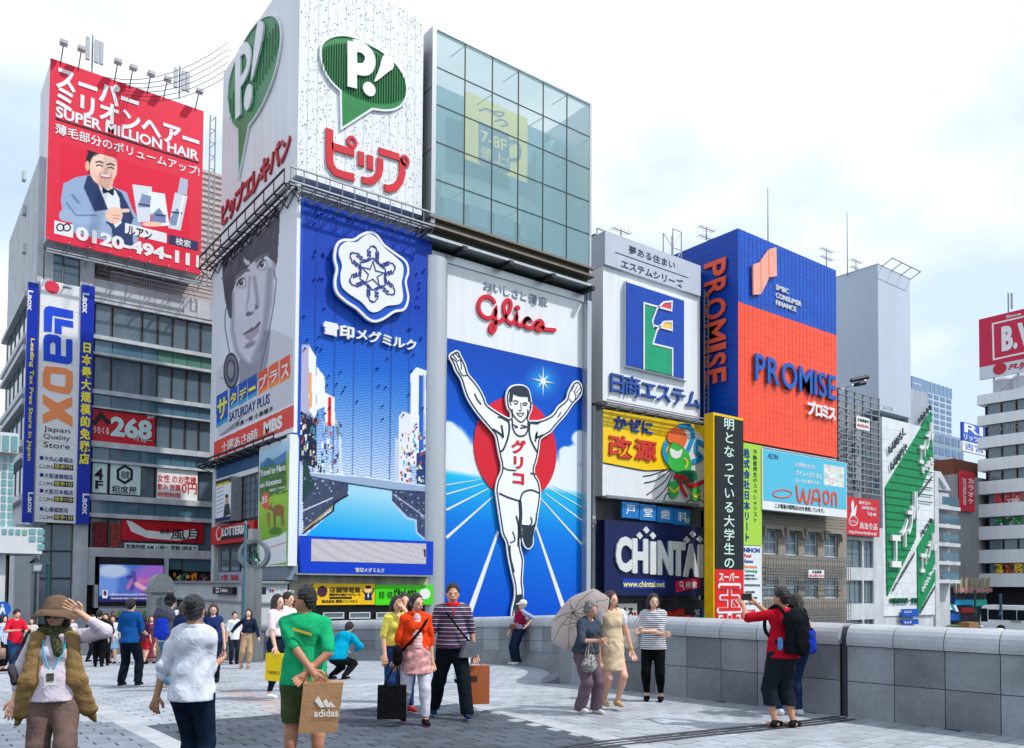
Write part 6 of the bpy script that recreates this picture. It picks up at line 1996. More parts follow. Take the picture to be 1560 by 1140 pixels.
ob = thing('notice_board','small white advertise here board with red figures on the brick office grille','sign',(By.S(1228,875),39.4,By.Z(1222,880)))
pslab(By,eD,543,622,832,872,.56,.62,'panel',WHITE2,ob); ptext(By,eD,'広告募集',560,608,836,850,INK,ob,off=.625); ptext(By,eD,'06-6252-1213',547,618,855,868,RED,ob,off=.625)
# O: open steel frame building and red sign
Op = PL('Y',40.6)
fr = thing('scaffold_building','grey building wrapped in an open steel billboard frame beside the orange block','building',(Op.S(1290,800),40.6,-5))
s0,s1 = Op.S(1280,700),Op.S(1342,700)
zt = Op.Z(1283,592)
m = MB(); m.box(s0,s1,42.6,54,-5,zt - .4); m.build('wall',C(150,158,168,.7,var=.25,streak=.2),fr)
zlow = Op.Z(1290,748)
m = MB()
for k in range(17): z = zlow + (zt - zlow) * k / 16; m.slab(Op,s0,s1,z - .05,z + .05,-.1,0)
for k in range(6): a = s0 + (s1 - s0) * k / 5; m.slab(Op,a - .07,a + .07,zlow,zt,-.25,-.11)
for k in range(5):
 for j in range(4):
  a,b = s0 + (s1 - s0) * k / 5,s0 + (s1 - s0) * (k + 1) / 5; z = zlow + (zt - zlow) * j / 4
  m.bar((a,40.85,z),((a + b) / 2,42.4,z + 1.2),.05)
m.build('steel_frame',STEEL,fr)
for k,(x,y) in enumerate(((1288,700),(1300,720),(1318,668),(1326,715),(1298,665))):
 window(fr,PL('Y',42.6),PL('Y',42.6).S(x,y),PL('Y',42.6).S(x + 9,y),Op.Z(1290,y + 16),Op.Z(1290,y),off=.1,nx=2,gmt=GLASSB)
m = MB(); s_,z_ = Op.sz(1308,592)
P4 = [(s_ - 2.2,43,z_ - 1.4),(s_ + 2.2,43,z_ - 1.4),(s_ + 2.0,47,z_ - 1.4),(s_ - 2,47,z_ - 1.4)]
for i in range(4): m.face([P4[i],P4[(i + 1) % 4],(s_,45,z_ + 2.3)])
m.face(P4[::-1]); m.solo('tarp_tent',WHITE2,'white peaked tarpaulin on top of the steel framed building','tarpaulin')
o = thing('security_camera','cluster of floodlights on a bracket at the top left of the steel frame','lamp',(Op.S(1285,580),40,z_))
for dx,dz in ((-.5,.2),(.6,.5),(.1,-.1)): q = MB(); q.bar((s0 + 1.2 + dx,39.9,z_ + dz),(s0 + 2.2 + dx,39.5,z_ + dz + .3),.18,.22,8); q.build('lamp_head',DKSTEEL,o)
q = MB(); q.bar((s0,40.4,z_ - .6),(s0 + 3,39.8,z_ + .6),.05); q.build('bracket',STEEL,o)
ob = thing('notice_board','white advertise here board hung on the open steel frame','sign',(Op.S(1313,640),40.5,Op.Z(1303,654)))
pslab(Op,eE,190,262,902,972,.02,.08,'panel',WHITE2,ob); ptext(Op,eE,'広告募集中',196,256,915,932,INK,ob,off=.085); ptext(Op,eE,'06-6252-0176',196,256,945,960,RED,ob,off=.085)
o = thing('food_sign','red square food company sign with a white rooster emblem','sign',(Op.S(1290,780),40,Op.Z(1290,813)))
Or = Op.off(.5)
pslab(Or,eD,768,938,456,652,-.3,0,'panel',C(206,26,46,.4,var=.04),o)
ptext(Or,eD,'鳥治食品',835,926,588,622,WHITE2,o,bold=.01); ptext(Or,eD,'http://www.toriji.co.jp/',782,924,628,650,WHITE2,o,bold=.01)
ptext(Or,eD,'素材を活かす',832,892,478,496,WHITE2,o); ptext(Or,eD,'日本料理で愉しむ',848,920,505,523,WHITE2,o); ptext(Or,eD,'Toriji web',875,920,535,560,WHITE2,o)
q = MB()
q.prism(Or,[Or.sz(*eD(*p)) for p in smoothpts([(788,560),(796,530),(792,505),(800,475),(808,500),(806,530),(820,500),(818,530),(812,560)],2,True)],.003,.02)
q.ribbon(Or,[Or.sz(*eD(804 + 23 * math.cos(a * .45),583 + 24 * math.sin(a * .45))) for a in range(14)],.07,.003,.02,closed=True)
q.build('rooster_emblem',WHITE2,o)
ptext(Or,eD,'とりじ',788,820,576,592,WHITE2,o)
lowb = thing('white_framed_building','pale lower building with large windows under the red food sign','building',(Op.S(1290,880),40.6,-5))
m = MB(); zt2 = Op.Z(1290,800)
for l,r in ((1287,1289.5),(1314,1316),(1331,1346)): m.slab(Op,Op.S(l,880),Op.S(r,880),-5,zt2,-.6,0)
for t,b in ((800,822),(864,884),(920,945)): m.slab(Op,Op.S(1289.5,880),Op.S(1331,880),Op.Z(1289,b),Op.Z(1289,t),-.6,-.002)
m.build('wall',CONCW,lowb)
m = MB(); m.box(Op.S(1288,880),Op.S(1346,880),41.6,50,-5,zt2); m.build('core',DARKROOM,lowb)
CB = C(40,80,170,.8,var=.2)
for l,r in ((1289.5,1314),(1316,1331)):
 window(lowb,Op,Op.S(l,840),Op.S(r,840),Op.Z(1289,864),Op.Z(1289,822),nx=2,nz=2,off=-.2)
 window(lowb,Op,Op.S(l,900),Op.S(r,900),Op.Z(1289,920),Op.Z(1289,884),nx=3,off=-.2,blind=(.9,CB if l < 1300 else SPGR))
 window(lowb,Op,Op.S(l,950),Op.S(r,950),Op.Z(1289,968),Op.Z(1289,945),nx=2,off=-.2)
# ------------------------------------------------------------------ P/Q: blank pale billboard tower above the green agency building
Qp = PL('Y',42.0)
xq = Qp.S(1338,500)
QX = PL('X',xq)
z1 = Qp.Z(1336,403)
z0 = Qp.Z(1341,625)
yq = -QX.sz(1272,500)[0] + 3
bt_ = thing('blank_billboard_tower','tall blank pale blue billboard box on the roof of the green agency building','billboard',(xq,42,z0))
PALE = M('pale_blank_panel',(0.52,0.60,0.72,1),.5,var=.05,vscale=.2,streak=.04)
m = MB(); m.box(xq,Qp.S(1387,520),42,yq,z0,z1); m.build('box',PALE,bt_)
m = MB(); m.box(xq,Qp.S(1387,520),42,yq,z1,z1 + .15); m.build('coping',STEEL,bt_)
m = MB()
a0,a1 = Qp.S(1343,395),Qp.S(1386,410)
for k in range(4): a = a0 + (a1 - a0) * k / 3; m.bar((a,42,z1),(a,40.9,z1 + .5),.04)
m.bar((a0 - .1,40.9,z1 + .5),(a1 + .1,40.9,z1 + .5),.04); m.build('lamp_rail',DKSTEEL,bt_)
text(Qp,'エイブル',*(eE(340,0)[0],eE(392,0)[0],eE(0,845)[1],eE(0,866)[1]),.004,.02,C(140,150,170),bt_)
ag = thing('agency_building','white clad agency building with green diagonal panels and raised white characters','building',(xq,42,-5))
ar0,ar1 = Qp.S(1345,800),Qp.S(1423,800)
m = MB(); m.box(ar0,ar1,42.2,60,-5,Qp.Z(1345,640)); m.build('core',CONCW,ag)
zA = Qp.Z(1345,635)
for i in range(18):
 q = MB(); a,b = zA + (-1 - zA) * i / 18,zA + (-1 - zA) * (i + 1) / 18; q.slab(Qp,ar0,ar1,b + .02,a,-.2,0); q.build('cladding_panel',WHITE,ag)
m = MB(); m.box(Qp.S(1388,620),Qp.S(1418,620),42.3,52,zA - 2,Qp.Z(1388,590)); m.build('louvred_penthouse',C(176,184,198,.6,streak=.15),ag)
GR = C(0,140,84,.45,var=.2,vscale=2)
for P_ in ([(88,450),(308,85),(318,320),(238,505),(235,695),(97,975)],[(242,740),(322,605),(328,900),(245,1060)]):
 ppol(Qp,eF,P_,.005,.12,'green_panel',GR,ag)
m = MB()
for i in range(26):
 y = 100 + i * 36
 for (lx_,rx_) in (((88 if y > 450 else 88 + (450 - y) * .6),(236 if y > 500 else 316)),):
  if y < 950:
   rx2 = min(rx_,236 if y > 690 else rx_)
   if y > 700: rx2 = 97 + (975 - y) * .5
   if rx2 > lx_: a,b = Qp.sz(*eF(lx_ + 4,y)),Qp.sz(*eF(rx2 - 4,y)); m.slab(Qp,a[0],b[0],a[1] - .05,a[1] + .05,.121,.16)
m.build('panel_rib',GRND,ag,kind='stuff')
def slant(chars,cells,mat,dep,nm='character',mult=.02):
 for ch,(a,b,c,d) in zip(chars,cells):
  if mult == 0 and nm == 'character': w_ = (b - a) * .07; a,b,c,d = a + w_,b - w_,c + (d - c) * .06,d - (d - c) * .06
  l,t = eF(a,c); r,b2 = eF(b,d); q = MB()
  s0_,s1_ = Qp.S(l,(t + b2) / 2),Qp.S(r,(t + b2) / 2); z1_ = Qp.Z((l + r) / 2,t); z0_ = Qp.Z((l + r) / 2,b2)
  put_text(q,Qp,ch,s0_,s1_,z0_,z1_,.125,dep,bold=.02,mult=mult); q.build(nm,mat,ag)
slant('エイブル',((100,152,670,850),(150,186,590,750),(178,214,530,690),(204,242,465,620)),WHITE2,.3,mult=.0)
slant('エイブル',((240,263,245,345),(258,276,215,310),(272,294,175,280),(288,314,135,235)),WHITE2,.22,mult=0)
slant('エイブル',((247,268,765,870),(264,282,740,830),(280,300,705,800),(296,328,668,765)),WHITE2,.22,mult=0)
slant('株式会社',((255,268,355,385),(268,282,340,372),(282,296,325,358),(296,310,308,342)),WHITE2,.2)
def diag(s,p0,p1,w,h,mat,dep=.1):
 n = len(s); cells = []
 for i in range(n):
  f = (i + .5) / n; cx,cy = p0[0] + (p1[0] - p0[0]) * f,p0[1] + (p1[1] - p0[1]) * f
  cells.append((cx - w / 2,cx + w / 2,cy - h / 2,cy + h / 2))
 slant(s,cells,mat,dep,'lettering',.0)
TXG = C(60,80,84,.5)
diag('いい暮らし',(98,285),(182,175),16,34,TXG); diag('いい部屋で',(108,365),(188,250),16,34,TXG)
diag('http://www.able.co.jp',(120,950),(226,770),6,14,TXG,.05); diag('www.able.co.jp',(240,500),(312,400),5,12,TXG,.05)
diag('www.able.co.jp',(250,1060),(325,930),6,14,TXG,.05); diag('不動産情報',(240,140),(305,60),11,24,TXG); diag('株式会社エイブル',(258,950),(322,830),10,26,WHITE2,.15); diag('賃貸館',(258,680),(312,600),12,24,TXG)
ptext(Qp,eF,'不動産賃貸・管理',108,245,985,1012,C(20,96,70),ag,off=.05,dep=.12,bold=.02)
m = MB(); m.slab(Qp,ar0,Qp.S(1395,930),-5,-1,-.2,-.1); m.build('ground_wall',CONC,ag)
for yy in (928,944):
 o = thing('station_sign','blue station sign board under the green agency building, %s one' % ('upper' if yy < 930 else 'lower'),'sign',(Qp.S(1382,yy),41.6,Qp.Z(1371,yy + 9)),'blue station signs')
 q = MB(); prect(q,Qp,1370,1395,yy,yy + (12 if yy < 930 else 8),.2,.3); q.build('panel',C(20,84,180),o)
 text(Qp,'なんば',1373,1384,yy + 2.5,yy + 6,.305,.02,WHITE2,o)
# ------------------------------------------------------------------ far blocks on the right
def far_tower(name,lab,pl,l,r,t,b,depth,mat,rows,cols,wm=GLASSB,cat='building'):
 s0,s1,z0,z1 = pl.rect(l,r,t,b)
 o = thing(name,lab,cat,pl.to3(s0,-4,0))
 m = MB(); m.slab(pl,s0,s1,-4,z1,-depth,0); m.build('wall',mat,o)
 me0 = None
 for j in range(rows):
  for i in range(cols):
   a = s0 + (s1 - s0) * (i + .14) / cols; c = z0 + (z1 - z0) * (j + .2) / rows
   q = MB(); q.slab(pl,a,a + (s1 - s0) / cols * .72,c,c + (z1 - z0) / rows * .6,.0,.12); q.build('window',wm,o)
 return o,(s0,s1,z0,z1)
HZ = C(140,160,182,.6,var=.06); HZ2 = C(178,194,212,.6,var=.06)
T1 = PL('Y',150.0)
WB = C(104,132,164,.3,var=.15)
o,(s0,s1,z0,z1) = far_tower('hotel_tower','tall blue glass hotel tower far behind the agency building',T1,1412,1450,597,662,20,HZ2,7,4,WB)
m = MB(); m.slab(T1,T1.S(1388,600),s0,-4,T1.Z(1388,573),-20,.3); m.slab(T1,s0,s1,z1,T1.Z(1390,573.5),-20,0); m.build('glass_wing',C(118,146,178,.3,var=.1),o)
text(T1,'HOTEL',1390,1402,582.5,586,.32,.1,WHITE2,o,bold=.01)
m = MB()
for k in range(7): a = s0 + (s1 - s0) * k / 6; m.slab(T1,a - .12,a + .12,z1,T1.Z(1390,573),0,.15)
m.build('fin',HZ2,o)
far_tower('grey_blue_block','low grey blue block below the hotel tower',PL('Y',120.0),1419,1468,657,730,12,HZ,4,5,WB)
Wp2 = PL('Y',60.0)
o = thing('roof_canopy','white tubular roof canopy on a rooftop terrace','canopy',(Wp2.S(1425,700),60,Wp2.Z(1425,725)))
m = MB()
for k in range(9): a = Wp2.S(1420 + k * 6,705); m.bar((a,60,Wp2.Z(1425,724)),(a,66,Wp2.Z(1425,700)),.08)
for zz in (724,700,712): m.slab(Wp2,Wp2.S(1420,710),Wp2.S(1470,710),Wp2.Z(1425,zz),Wp2.Z(1425,zz - 1),-.5,0)
m.build('frame',WHITE2,o)
bb2 = PL('Y',46.0)
o = thing('balcony_building','grey apartment building with a stack of glass balconies and a sloping roof window','building',(bb2.S(1424,800),46,-4))
m = MB(); m.slab(bb2,bb2.S(1422,830),bb2.S(1462,830),-4,bb2.Z(1424,745),-12,-1.2)
m.slab(bb2,bb2.S(1422,830),bb2.S(1428,830),-4,bb2.Z(1424,720),-1.2,.2); m.build('wall',CONCW,o)
ppol(bb2,eF,[(322,360),(400,372),(450,465),(335,455)],-4,-1.0,'sloped_roof',CONCW,o)
for pts in ([(338,378),(352,380),(395,452),(378,450)],[(362,380),(376,382),(425,455),(408,453)]): ppol(bb2,eF,pts,-.99,-.9,'roof_window',GLASS,o)
for k in range(5):
 y = 745 + 28.5 * k
 q = MB(); prect(q,bb2,1428,1462,y + 24,y + 29.5,-1.2,.1); q.build('balcony_slab',CONCW,o)
 q = MB(); prect(q,bb2,1436,1461,y + 11,y + 23.5,-.05,.0); q.build('balcony_glass',GLASSB,o)
 q = MB(); prect(q,bb2,1430,1444,y + 3,y + 23,-1.19,-1.1); q.build('window',GLASS,o)
Gw = PL('Y',56.0)
o = thing('slim_grey_building','slim grey concrete building with a red karaoke sign at its corner','building',(Gw.S(1462,800),56,-4))
m = MB(); m.slab(Gw,Gw.S(1460,800),Gw.S(1505,800),-4,Gw.Z(1460,722),-10,0); m.build('wall',C(150,150,152,.8,var=.1,streak=.1),o)
m = MB(); m.slab(Gw,Gw.S(1464,710),Gw.S(1500,710),Gw.Z(1462,721),Gw.Z(1462,697),-9,-1); m.build('penthouse',C(120,70,54,.8),o)
o = thing('karaoke_sign','red vertical karaoke sign with white lettering','sign',(Gw.S(1464,750),55.5,Gw.Z(1464,778)))
Gk = Gw.off(.6)
q = MB(); prect(q,Gk,1464,1485,717,778,-.3,0); q.build('panel',C(214,24,50,.4),o)
vtext(Gk,'カラオケ',1474,1484,727,768,.004,.03,WHITE2,o,bold=.02)
text(Gk,'JOYSOUND',1465.5,1471.5,728,769,.004,.03,WHITE2,o,rot=90,bold=.02)
o = thing('pachinko_sign','blue and white square sign with big letters R I above the karaoke sign','sign',(PL('Y',75).S(1480,665),75,PL('Y',75).Z(1467,686)))
Rp = PL('Y',75.0)
pslab(Rp,eE,772,905,935,1036,-.5,0,'panel',C(28,84,190,.4),o); pslab(Rp,eE,772,905,1037,1092,-.5,0,'panel',WHITE2,o)
ptext(Rp,eE,'RI',780,880,942,990,WHITE2,o,bold=.02); ptext(Rp,eE,'リッツマ',778,885,1000,1030,WHITE2,o,bold=.02); ptext(Rp,eE,'吉宮',782,885,1046,1084,C(28,84,190),o,bold=.02)
# big white office block on the right
XO = 132.0
OX = PL('X',XO)
of = thing('white_office_block','large white office block with ribbon windows at the right edge','building',(XO,50,-4))
sl = OX.S(1490,740); sr_ = -22.0
rowsO = [(55,108),(155,212),(265,318),(375,425),(487,535),(597,642),(705,755),(818,868)]
zz_ = [(OX.Z(1492,600 + b / 3.167),OX.Z(1492,600 + t / 3.167)) for t,b in rowsO]
ztop = OX.Z(1487,603)
m = MB(); m.box(XO + 2,XO + 28,-sr_ - 2,-sl - .3,-4,ztop - .3); m.build('core',DARKROOM,of)
prev = ztop
WBAND = M('white_band',(0.78,0.80,0.84,1),.5,var=.04,streak=.04)
for lo,hi in zz_:
 q = MB(); q.slab(OX,sl,sr_,hi,prev,-26,0); q.build('floor_band',WBAND,of); prev = lo
q = MB(); q.slab(OX,sl,sr_,OX.Z(1492,894),prev,-26,0); q.build('floor_band',WBAND,of)
rr = np.random.default_rng(5)
WC = [None,None,(.5,CURT_W),(.8,LBLUE),(.3,CURT_W),None]
for j,(lo,hi) in enumerate(zz_):
 n = 16
 for i in range(n):
  a = sl + 1.2 + (sr_ - sl - 1.2) * i / n
  window(of,OX,a + .08,a + (sr_ - sl - 1.2) / n - .08,lo,hi,off=-.5,fw=.1,blind=WC[rr.integers(6)])
for j,cols,lab in ((4,[(200,60,70),(230,230,230),(60,60,70),(220,180,150),(180,40,60)],'row of food posters in the fifth ribbon of windows of the white office block'),(5,[(20,120,70),(235,235,235),(60,60,60),(200,200,160),(30,90,60)],'row of green and white posters in the sixth ribbon of windows'),(7,[(240,200,40),(60,50,40),(230,180,60),(170,60,40)],'row of yellow restaurant posters in the lowest ribbon of windows')):
 lo,hi = zz_[j]
 o = thing('window_posters',lab,'poster',(XO,-sl,lo))
 b_ = OX.S(1562,750)
 nP = 5
 for i in range(nP):
  a0,a1 = sl + 2.2 + (b_ - sl) * i / nP,sl + 1.9 + (b_ - sl) * (i + 1) / nP
  pa,pb2 = proj(XO,-a0,hi),proj(XO,-a1,lo)
  flat_print(OX,pa[0],pb2[0],pa[1] + 1,proj(XO,-a0,lo)[1] - 1,-.42,16,14,shop_print(j * 7 + i,cols[::-1] if i % 2 else cols,24),o,'poster')
 if j == 4: text(OX,'1700',1535,1551,760,767,-.40,.03,WHITE2,o,bold=.02)
 if j == 7: text(OX,'ホルモン',1512,1556,862,868,-.40,.03,INK,o,bold=.02)
text(OX,'Agu. RIDE',1503,1559,650,660,-.45,.03,C(150,150,160),of,bold=.02)
m = MB(); m.slab(OX,sl,sr_,-4,OX.Z(1492,894.5),-24,-3); m.build('shopfront',C(110,96,76,.6,var=.4,vscale=.5),of)
for i in range(10): a = sl + 6 + i * 3.2; q = MB(); q.slab(OX,a,a + 2.9,-.6,OX.Z(1492,897),-2.9,-2.8); q.build('shop_window',C(226,226,220,.5) if i % 2 else GLASSB,of)
q = MB(); q.slab(OX,OX.S(1516,918),OX.S(1554,918),OX.Z(1516,921),OX.Z(1516,917.5),-2.7,-2.4); q.build('orange_fascia',C(236,96,30),of)
o = thing('rooftop_billboard','crimson underwear billboard with white letters on the roof of the white office block','billboard',(XO,-sl,ztop))
RX = PL('X',XO + 1.0)
def rxr(l,r,t,b,o0,o1,nm,mt): q = MB(); prect(q,RX,l,r,t,b,o0,o1); return q.build(nm,mt,o)
s0,s1,z0,z1 = RX.rect(1491.5,1640,487,560)
zw_ = RX.Z(1492,560); zbt = RX.Z(1493,579)
q = MB(); q.slab(RX,s0,-24,zw_,z1,-.5,0); q.build('panel',C(206,34,74,.45,var=.05),o)
q = MB(); q.slab(RX,s0,-24,zbt,zw_ - .02,-.5,0); q.build('panel',C(206,214,222,.4),o)
letters(RX,'B.V.D.',1527,1612,499,536,.01,.1,WHITE2,o,bold=.035,mult=.02)
text(RX,'Since 1927',1533,1582,481,485.5,.01,.05,WHITE2,o,bold=.02)
text(RX,'FUJIBO',1536,1590,556,566,.01,.05,C(200,30,60),o,bold=.03,shear=.3)
q = MB(); q.ribbon(RX,[RX.sz(*eE(*p)) for p in ((1104,365),(935,405),(940,598),(1104,562))],.25,.005,.05); q.build('border',WHITE2,o)
q = MB(); s_,z_ = RX.sz(1523,562); q.prism(RX,[(s_ + .95 * math.cos(a * .42),z_ + .9 * math.sin(a * .42)) for a in range(15)],.005,.08); q.build('emblem',C(190,40,60),o)
m = MB()
for k in range(10):
 a = s0 + 2 + (-24 - s0 - 2) * k / 9
 m.bar((XO + 1.2,-a,ztop),(XO + 1.2,-a,zbt + .3),.16); m.bar((XO + 1.2,-a,ztop),(XO + 4,-a - 1.8,zbt),.1)
m.build('support',STEEL,o)
for k,px in enumerate((1517,1545)):
 s_,z_ = RX.sz(px,586)
 ot = thing('water_tank',('small drum shaped rooftop tank under the crimson billboard, the left one','white rooftop tank under the crimson billboard, the right one')[k],'tank',(XO + 4,-s_,ztop))
 m = MB(); m.lathe((XO + 4,-s_,ztop),[(1.5,0),(1.5,2.4),(1.1,2.8),(.05,2.9)],12); m.build('drum',C(176,182,190),ot)
m = MB(); s_,z_ = RX.sz(1532,476); m.bar((XO + 2,-s_,z_ - 2),(XO + 2,-s_,z_ + 3.2),.12); m.box(XO + 1.9,XO + 2.1,-s_ - .6,-s_ - .35,z_ + .6,z_ + 3); m.solo('antenna',STEEL,'forked antenna above the crimson rooftop billboard','antenna')
# street level on the far right: fan shaped sign, shop fronts, vehicles
Sf = PL('Y',50.0)
sh = thing('shop_row','row of low shop fronts with blue and cyan boards behind the parked cars','building',(Sf.S(1412,930),50,-4))
q = MB(); s0,s1 = Sf.S(1408,930),Sf.S(1500,930); q.slab(Sf,s0,s1,-4,Sf.Z(1412,893),-8,0); q.build('wall',C(60,62,70,.7,var=.5,vscale=.8),sh)
for l,r,t,b,c in ((1436,1452,908,918,(30,50,110)),(1452,1478,914,922,(40,170,220)),(1478,1500,914,924,(60,190,170)),(1437,1460,934,946,(30,90,170)),(1416,1434,903,912,(210,214,220)),(1462,1480,926,934,(180,60,60))):
 q = MB(); prect(q,Sf,l,r,t,b,.02,.3); q.build('sign_board',C(*c),sh)
for k in range(7):
 q = MB(); ppoly(q,Sf,[(1416 + k * 5,912 + k * 1.6),(1420 + k * 5,912 + k * 1.6),(1425 + k * 5,924 + k * 1.3),(1421 + k * 5,924 + k * 1.3)],.3,.5); q.build('awning_stripe',C(30,140,180) if k % 2 else WHITE2,sh)
o = thing('fan_sign','fan shaped beige slatted entrance sign above the arcade mouth','sign',(Sf.S(1470,895),49,Sf.Z(1445,908)))
for k in range(13):
 x = 1444 + k * 4.3
 q = MB(); ppoly(q,Sf,[(x + (6 - k) * .3,904),(x + 1.7 + (6 - k) * .3,904),(x + 2.6,880 + (k % 2) * 3),(x,880 + (k % 2) * 3)],.6 + (k % 2) * .2,.9 + (k % 2) * .2); q.build('slat',C(150,144,122,.6,var=.2),o)
q = MB(); prect(q,Sf,1448,1500,895,902,.92,1.0); q.build('panel',C(190,120,130,.5,var=.4,vscale=1),o)
pole_thing(1485,100,898,.12,C(40,56,66),'street_lamp','dark street lamp post between the shops and the bus','street lamp')
pole_thing(1524,92,905,.14,C(44,74,90),'street_lamp','teal street lamp post in front of the bus','street lamp')
# bus
COACHG = C(22,30,38,.6,spec=.05)
bx,by0,by1,bz = 100.0,31.0,42.4,-3.25
bus = thing('bus','white coach with dark windows passing behind the parapet on the right','bus',(bx + 1.25,(by0 + by1) / 2,bz))
BX = PL('X',bx)
m = MB()
prof = [(-by1,.35),(-by0,.35),(-by0,2.9),(-by0 - .3,3.15),(-by1 + .5,3.2),(-by1 + .15,2.9),(-by1,1.4)]
m.prism(BX,[(a,bz + b) for a,b in prof],-2.5,0); m.build('body',C(232,236,240,.25),bus)
for k in range(7):
 a = -by1 + .9 + k * 1.5
 q = MB(); q.slab(BX,a,a + 1.42,bz + 1.55,bz + 2.7,.002,.03); q.build('window',COACHG,bus)
q = MB(); q.slab(BX,-by1 + .1,-by1 + .8,bz + 1.3,bz + 2.8,.002,.03); q.build('door',COACHG,bus)
text(BX,'FREE',1540,1556,944,949,.004,.02,C(60,80,70),bus,bold=.01)
for a in (-by1 + 2.2,-by0 - 2.6):
 q = MB(); q.prism(BX,[(a + .5 * math.cos(k * .42),bz + .5 + .5 * math.sin(k * .42)) for k in range(15)],-.3,.03); q.build('wheel',BLACK,bus)
def car(px,py,col,lab,X=104.0,L_=4.3,rows=None):
 s_,_ = PL('X',X).sz(px,py)
 o = thing('parked_car',lab,'car',(X + .85,-s_,-3.9),'cars on the road behind the parapet')
 pl = PL('X',X); z = -3.9
 m = MB(); m.prism(pl,[(s_ - 2.1,z + .3),(s_ + 2.15,z + .3),(s_ + 2.15,z + .75),(s_ + 1.9,z + .85),(s_ - 1.2,z + .95),(s_ - 2.1,z + .8)],-1.7,0)
 m.build('body',col,o)
 m = MB(); m.prism(pl,[(s_ - 1.2,z + .94),(s_ + 1.8,z + .86),(s_ + 1.3,z + 1.42),(s_ - .5,z + 1.45)],-1.55,-.15); m.build('cabin',GLASS,o)
 m = MB(); m.prism(pl,[(s_ - .5,z + 1.44),(s_ + 1.3,z + 1.42),(s_ + 1.2,z + 1.5),(s_ - .4,z + 1.5)],-1.5,-.2); m.build('roof',col,o)
 for a in (-1.3,1.3):
  q = MB(); q.prism(pl,[(s_ + a + .32 * math.cos(k * .52),z + .32 + .32 * math.sin(k * .52)) for k in range(12)],-.2,.02); q.build('wheel',BLACK,o)
car(1476,950,C(214,218,224,.25),'white car nearest the agency building behind the parapet',98)
car(1500,952,C(226,228,232,.25),'white car in front of the coach front end',93)
car(1545,955,C(150,160,170,.25),'silver car in front of the coach side',93)
car(1448,948,C(150,170,60,.3),'yellow green small car left of the white cars',97)
bxo = thing('cardboard_box','brown cardboard box on the cap of the parapet beyond the cars','box',(90,PL('Y',40).v,-3.9))
q = MB(); prect(q,PL('Y',40.0),1461,1476,948,957,0,1); q.build('carton',C(150,110,70),bxo)
# ------------------------------------------------------------------ paving
def inpoly(x,y,P):
 c = False
 for i in range(len(P)):
  x1,y1 = P[i]; x2,y2 = P[i - 1]
  if (y1 > y) != (y2 > y) and x < (x2 - x1) * (y - y1) / (y2 - y1) + x1: c = not c
 return c
def gpoly(pts): return [tuple(onG(*p))[:2] for p in pts]
Z_DARK = gpoly([(205,1106),(430,1087),(560,1078),(700,1073),(830,1106),(955,1140),(1200,1205),(420,1235)])
Z_ST = [gpoly([(128,1076),(150,1076),(290,1142),(330,1170),(262,1142),(205,1106)]),gpoly([(690,1063),(725,1065),(985,1138),(1230,1205),(1200,1205),(955,1140),(700,1073)])]
Z_MID = gpoly([(-260,1103),(200,1103),(262,1142),(380,1235),(-260,1300)])
Z_PINK = gpoly([(335,1053),(362,1050),(455,1080),(430,1086)])
def stone(name,base,var):
 return [M(name,(base[0] * f,base[1] * f,base[2] * f,1),.7,var=.12,vscale=6,bump=.3,bscale=90,stain=.22) for f in (1 - var,1.0,1 + var)]
ST = stone('pale_paver',(0.36,0.39,0.44),.08) + stone('slate_paver',(0.075,0.09,0.12),.14) + stone('mid_paver',(0.20,0.23,0.28),.10) + stone('white_paver',(0.42,0.44,0.48),.05) + stone('pink_paver',(0.42,0.33,0.34),.05)
PWX,PWY = 0.36,0.20
def bayx(y):
 for (xa,ya),(xb,yb) in zip(BAY,BAY[1:]):
  if ya <= y <= yb: return xa + (xb - xa) * (y - ya) / (yb - ya)
 return 9.0
cells = []
for j in range(int(0 / PWY),int(38 / PWY)):
 y = j * PWY
 for i in range(int(-26 / PWX),int(13.2 / PWX)):
  x = i * PWX + (PWX / 2 if j % 2 else 0)
  cx,cy = x + PWX / 2,y + PWY / 2
  t = cx * CF.x + cy * CF.y
  if t < 3.5 or t > 37: continue
  px,py = proj(cx,cy,gz(cx,cy))
  if not (-60 < px < 1620 and py < 1190): continue
  if cx > bayx(cy) + .12: continue
  if t > 24 and False: continue
  z = 0
  if inpoly(cx,cy,Z_DARK): z = 1
  elif inpoly(cx,cy,Z_MID): z = 2
  elif inpoly(cx,cy,Z_PINK): z = 4
  cells.append((t if 0 <= px <= 1560 and py < 1140 else t + 60,x,y,z))
cells.sort()
rr = np.random.default_rng(9)
def paver_box(m,x,y,z0):
 g_ = .009
 a,b,c,d = x + g_,x + PWX - g_,y + g_,y + PWY - g_
 zc,zd = gz(0,c) + z0,gz(0,d) + z0
 e = .004
 m.raw([(a,c,zc - .035),(b,c,zc - .035),(b,d,zd - .035),(a,d,zd - .035),(a,c,zc - e),(b,c,zc - e),(b,d,zd - e),(a,d,zd - e),(a + e,c + e,zc),(b - e,c + e,zc),(b - e,d - e,zd),(a + e,d - e,zd)],
          [(0,1,5,4),(1,2,6,5),(2,3,7,6),(3,0,4,7),(4,5,9,8),(5,6,10,9),(6,7,11,10),(7,4,8,11),(8,9,10,11)])
pmesh = {}
for k,(t,x,y,z) in enumerate(cells[:300]):
 key = z * 3 + int(rr.integers(3))
 if key not in pmesh:
  q = MB(); paver_box(q,0,0,0); o = q.build('paving_slab',ST[key],plaza); pmesh[key] = o.data
  o.location = (x,y,gz(x,y) + rr.uniform(-.0015,.0015))
 else:
  o = bpy.data.objects.new('paving_slab',pmesh[key]); o.parent = plaza; o.location = (x,y,gz(x,y) + rr.uniform(-.0015,.0015)); COL.objects.link(o)
m = MB()
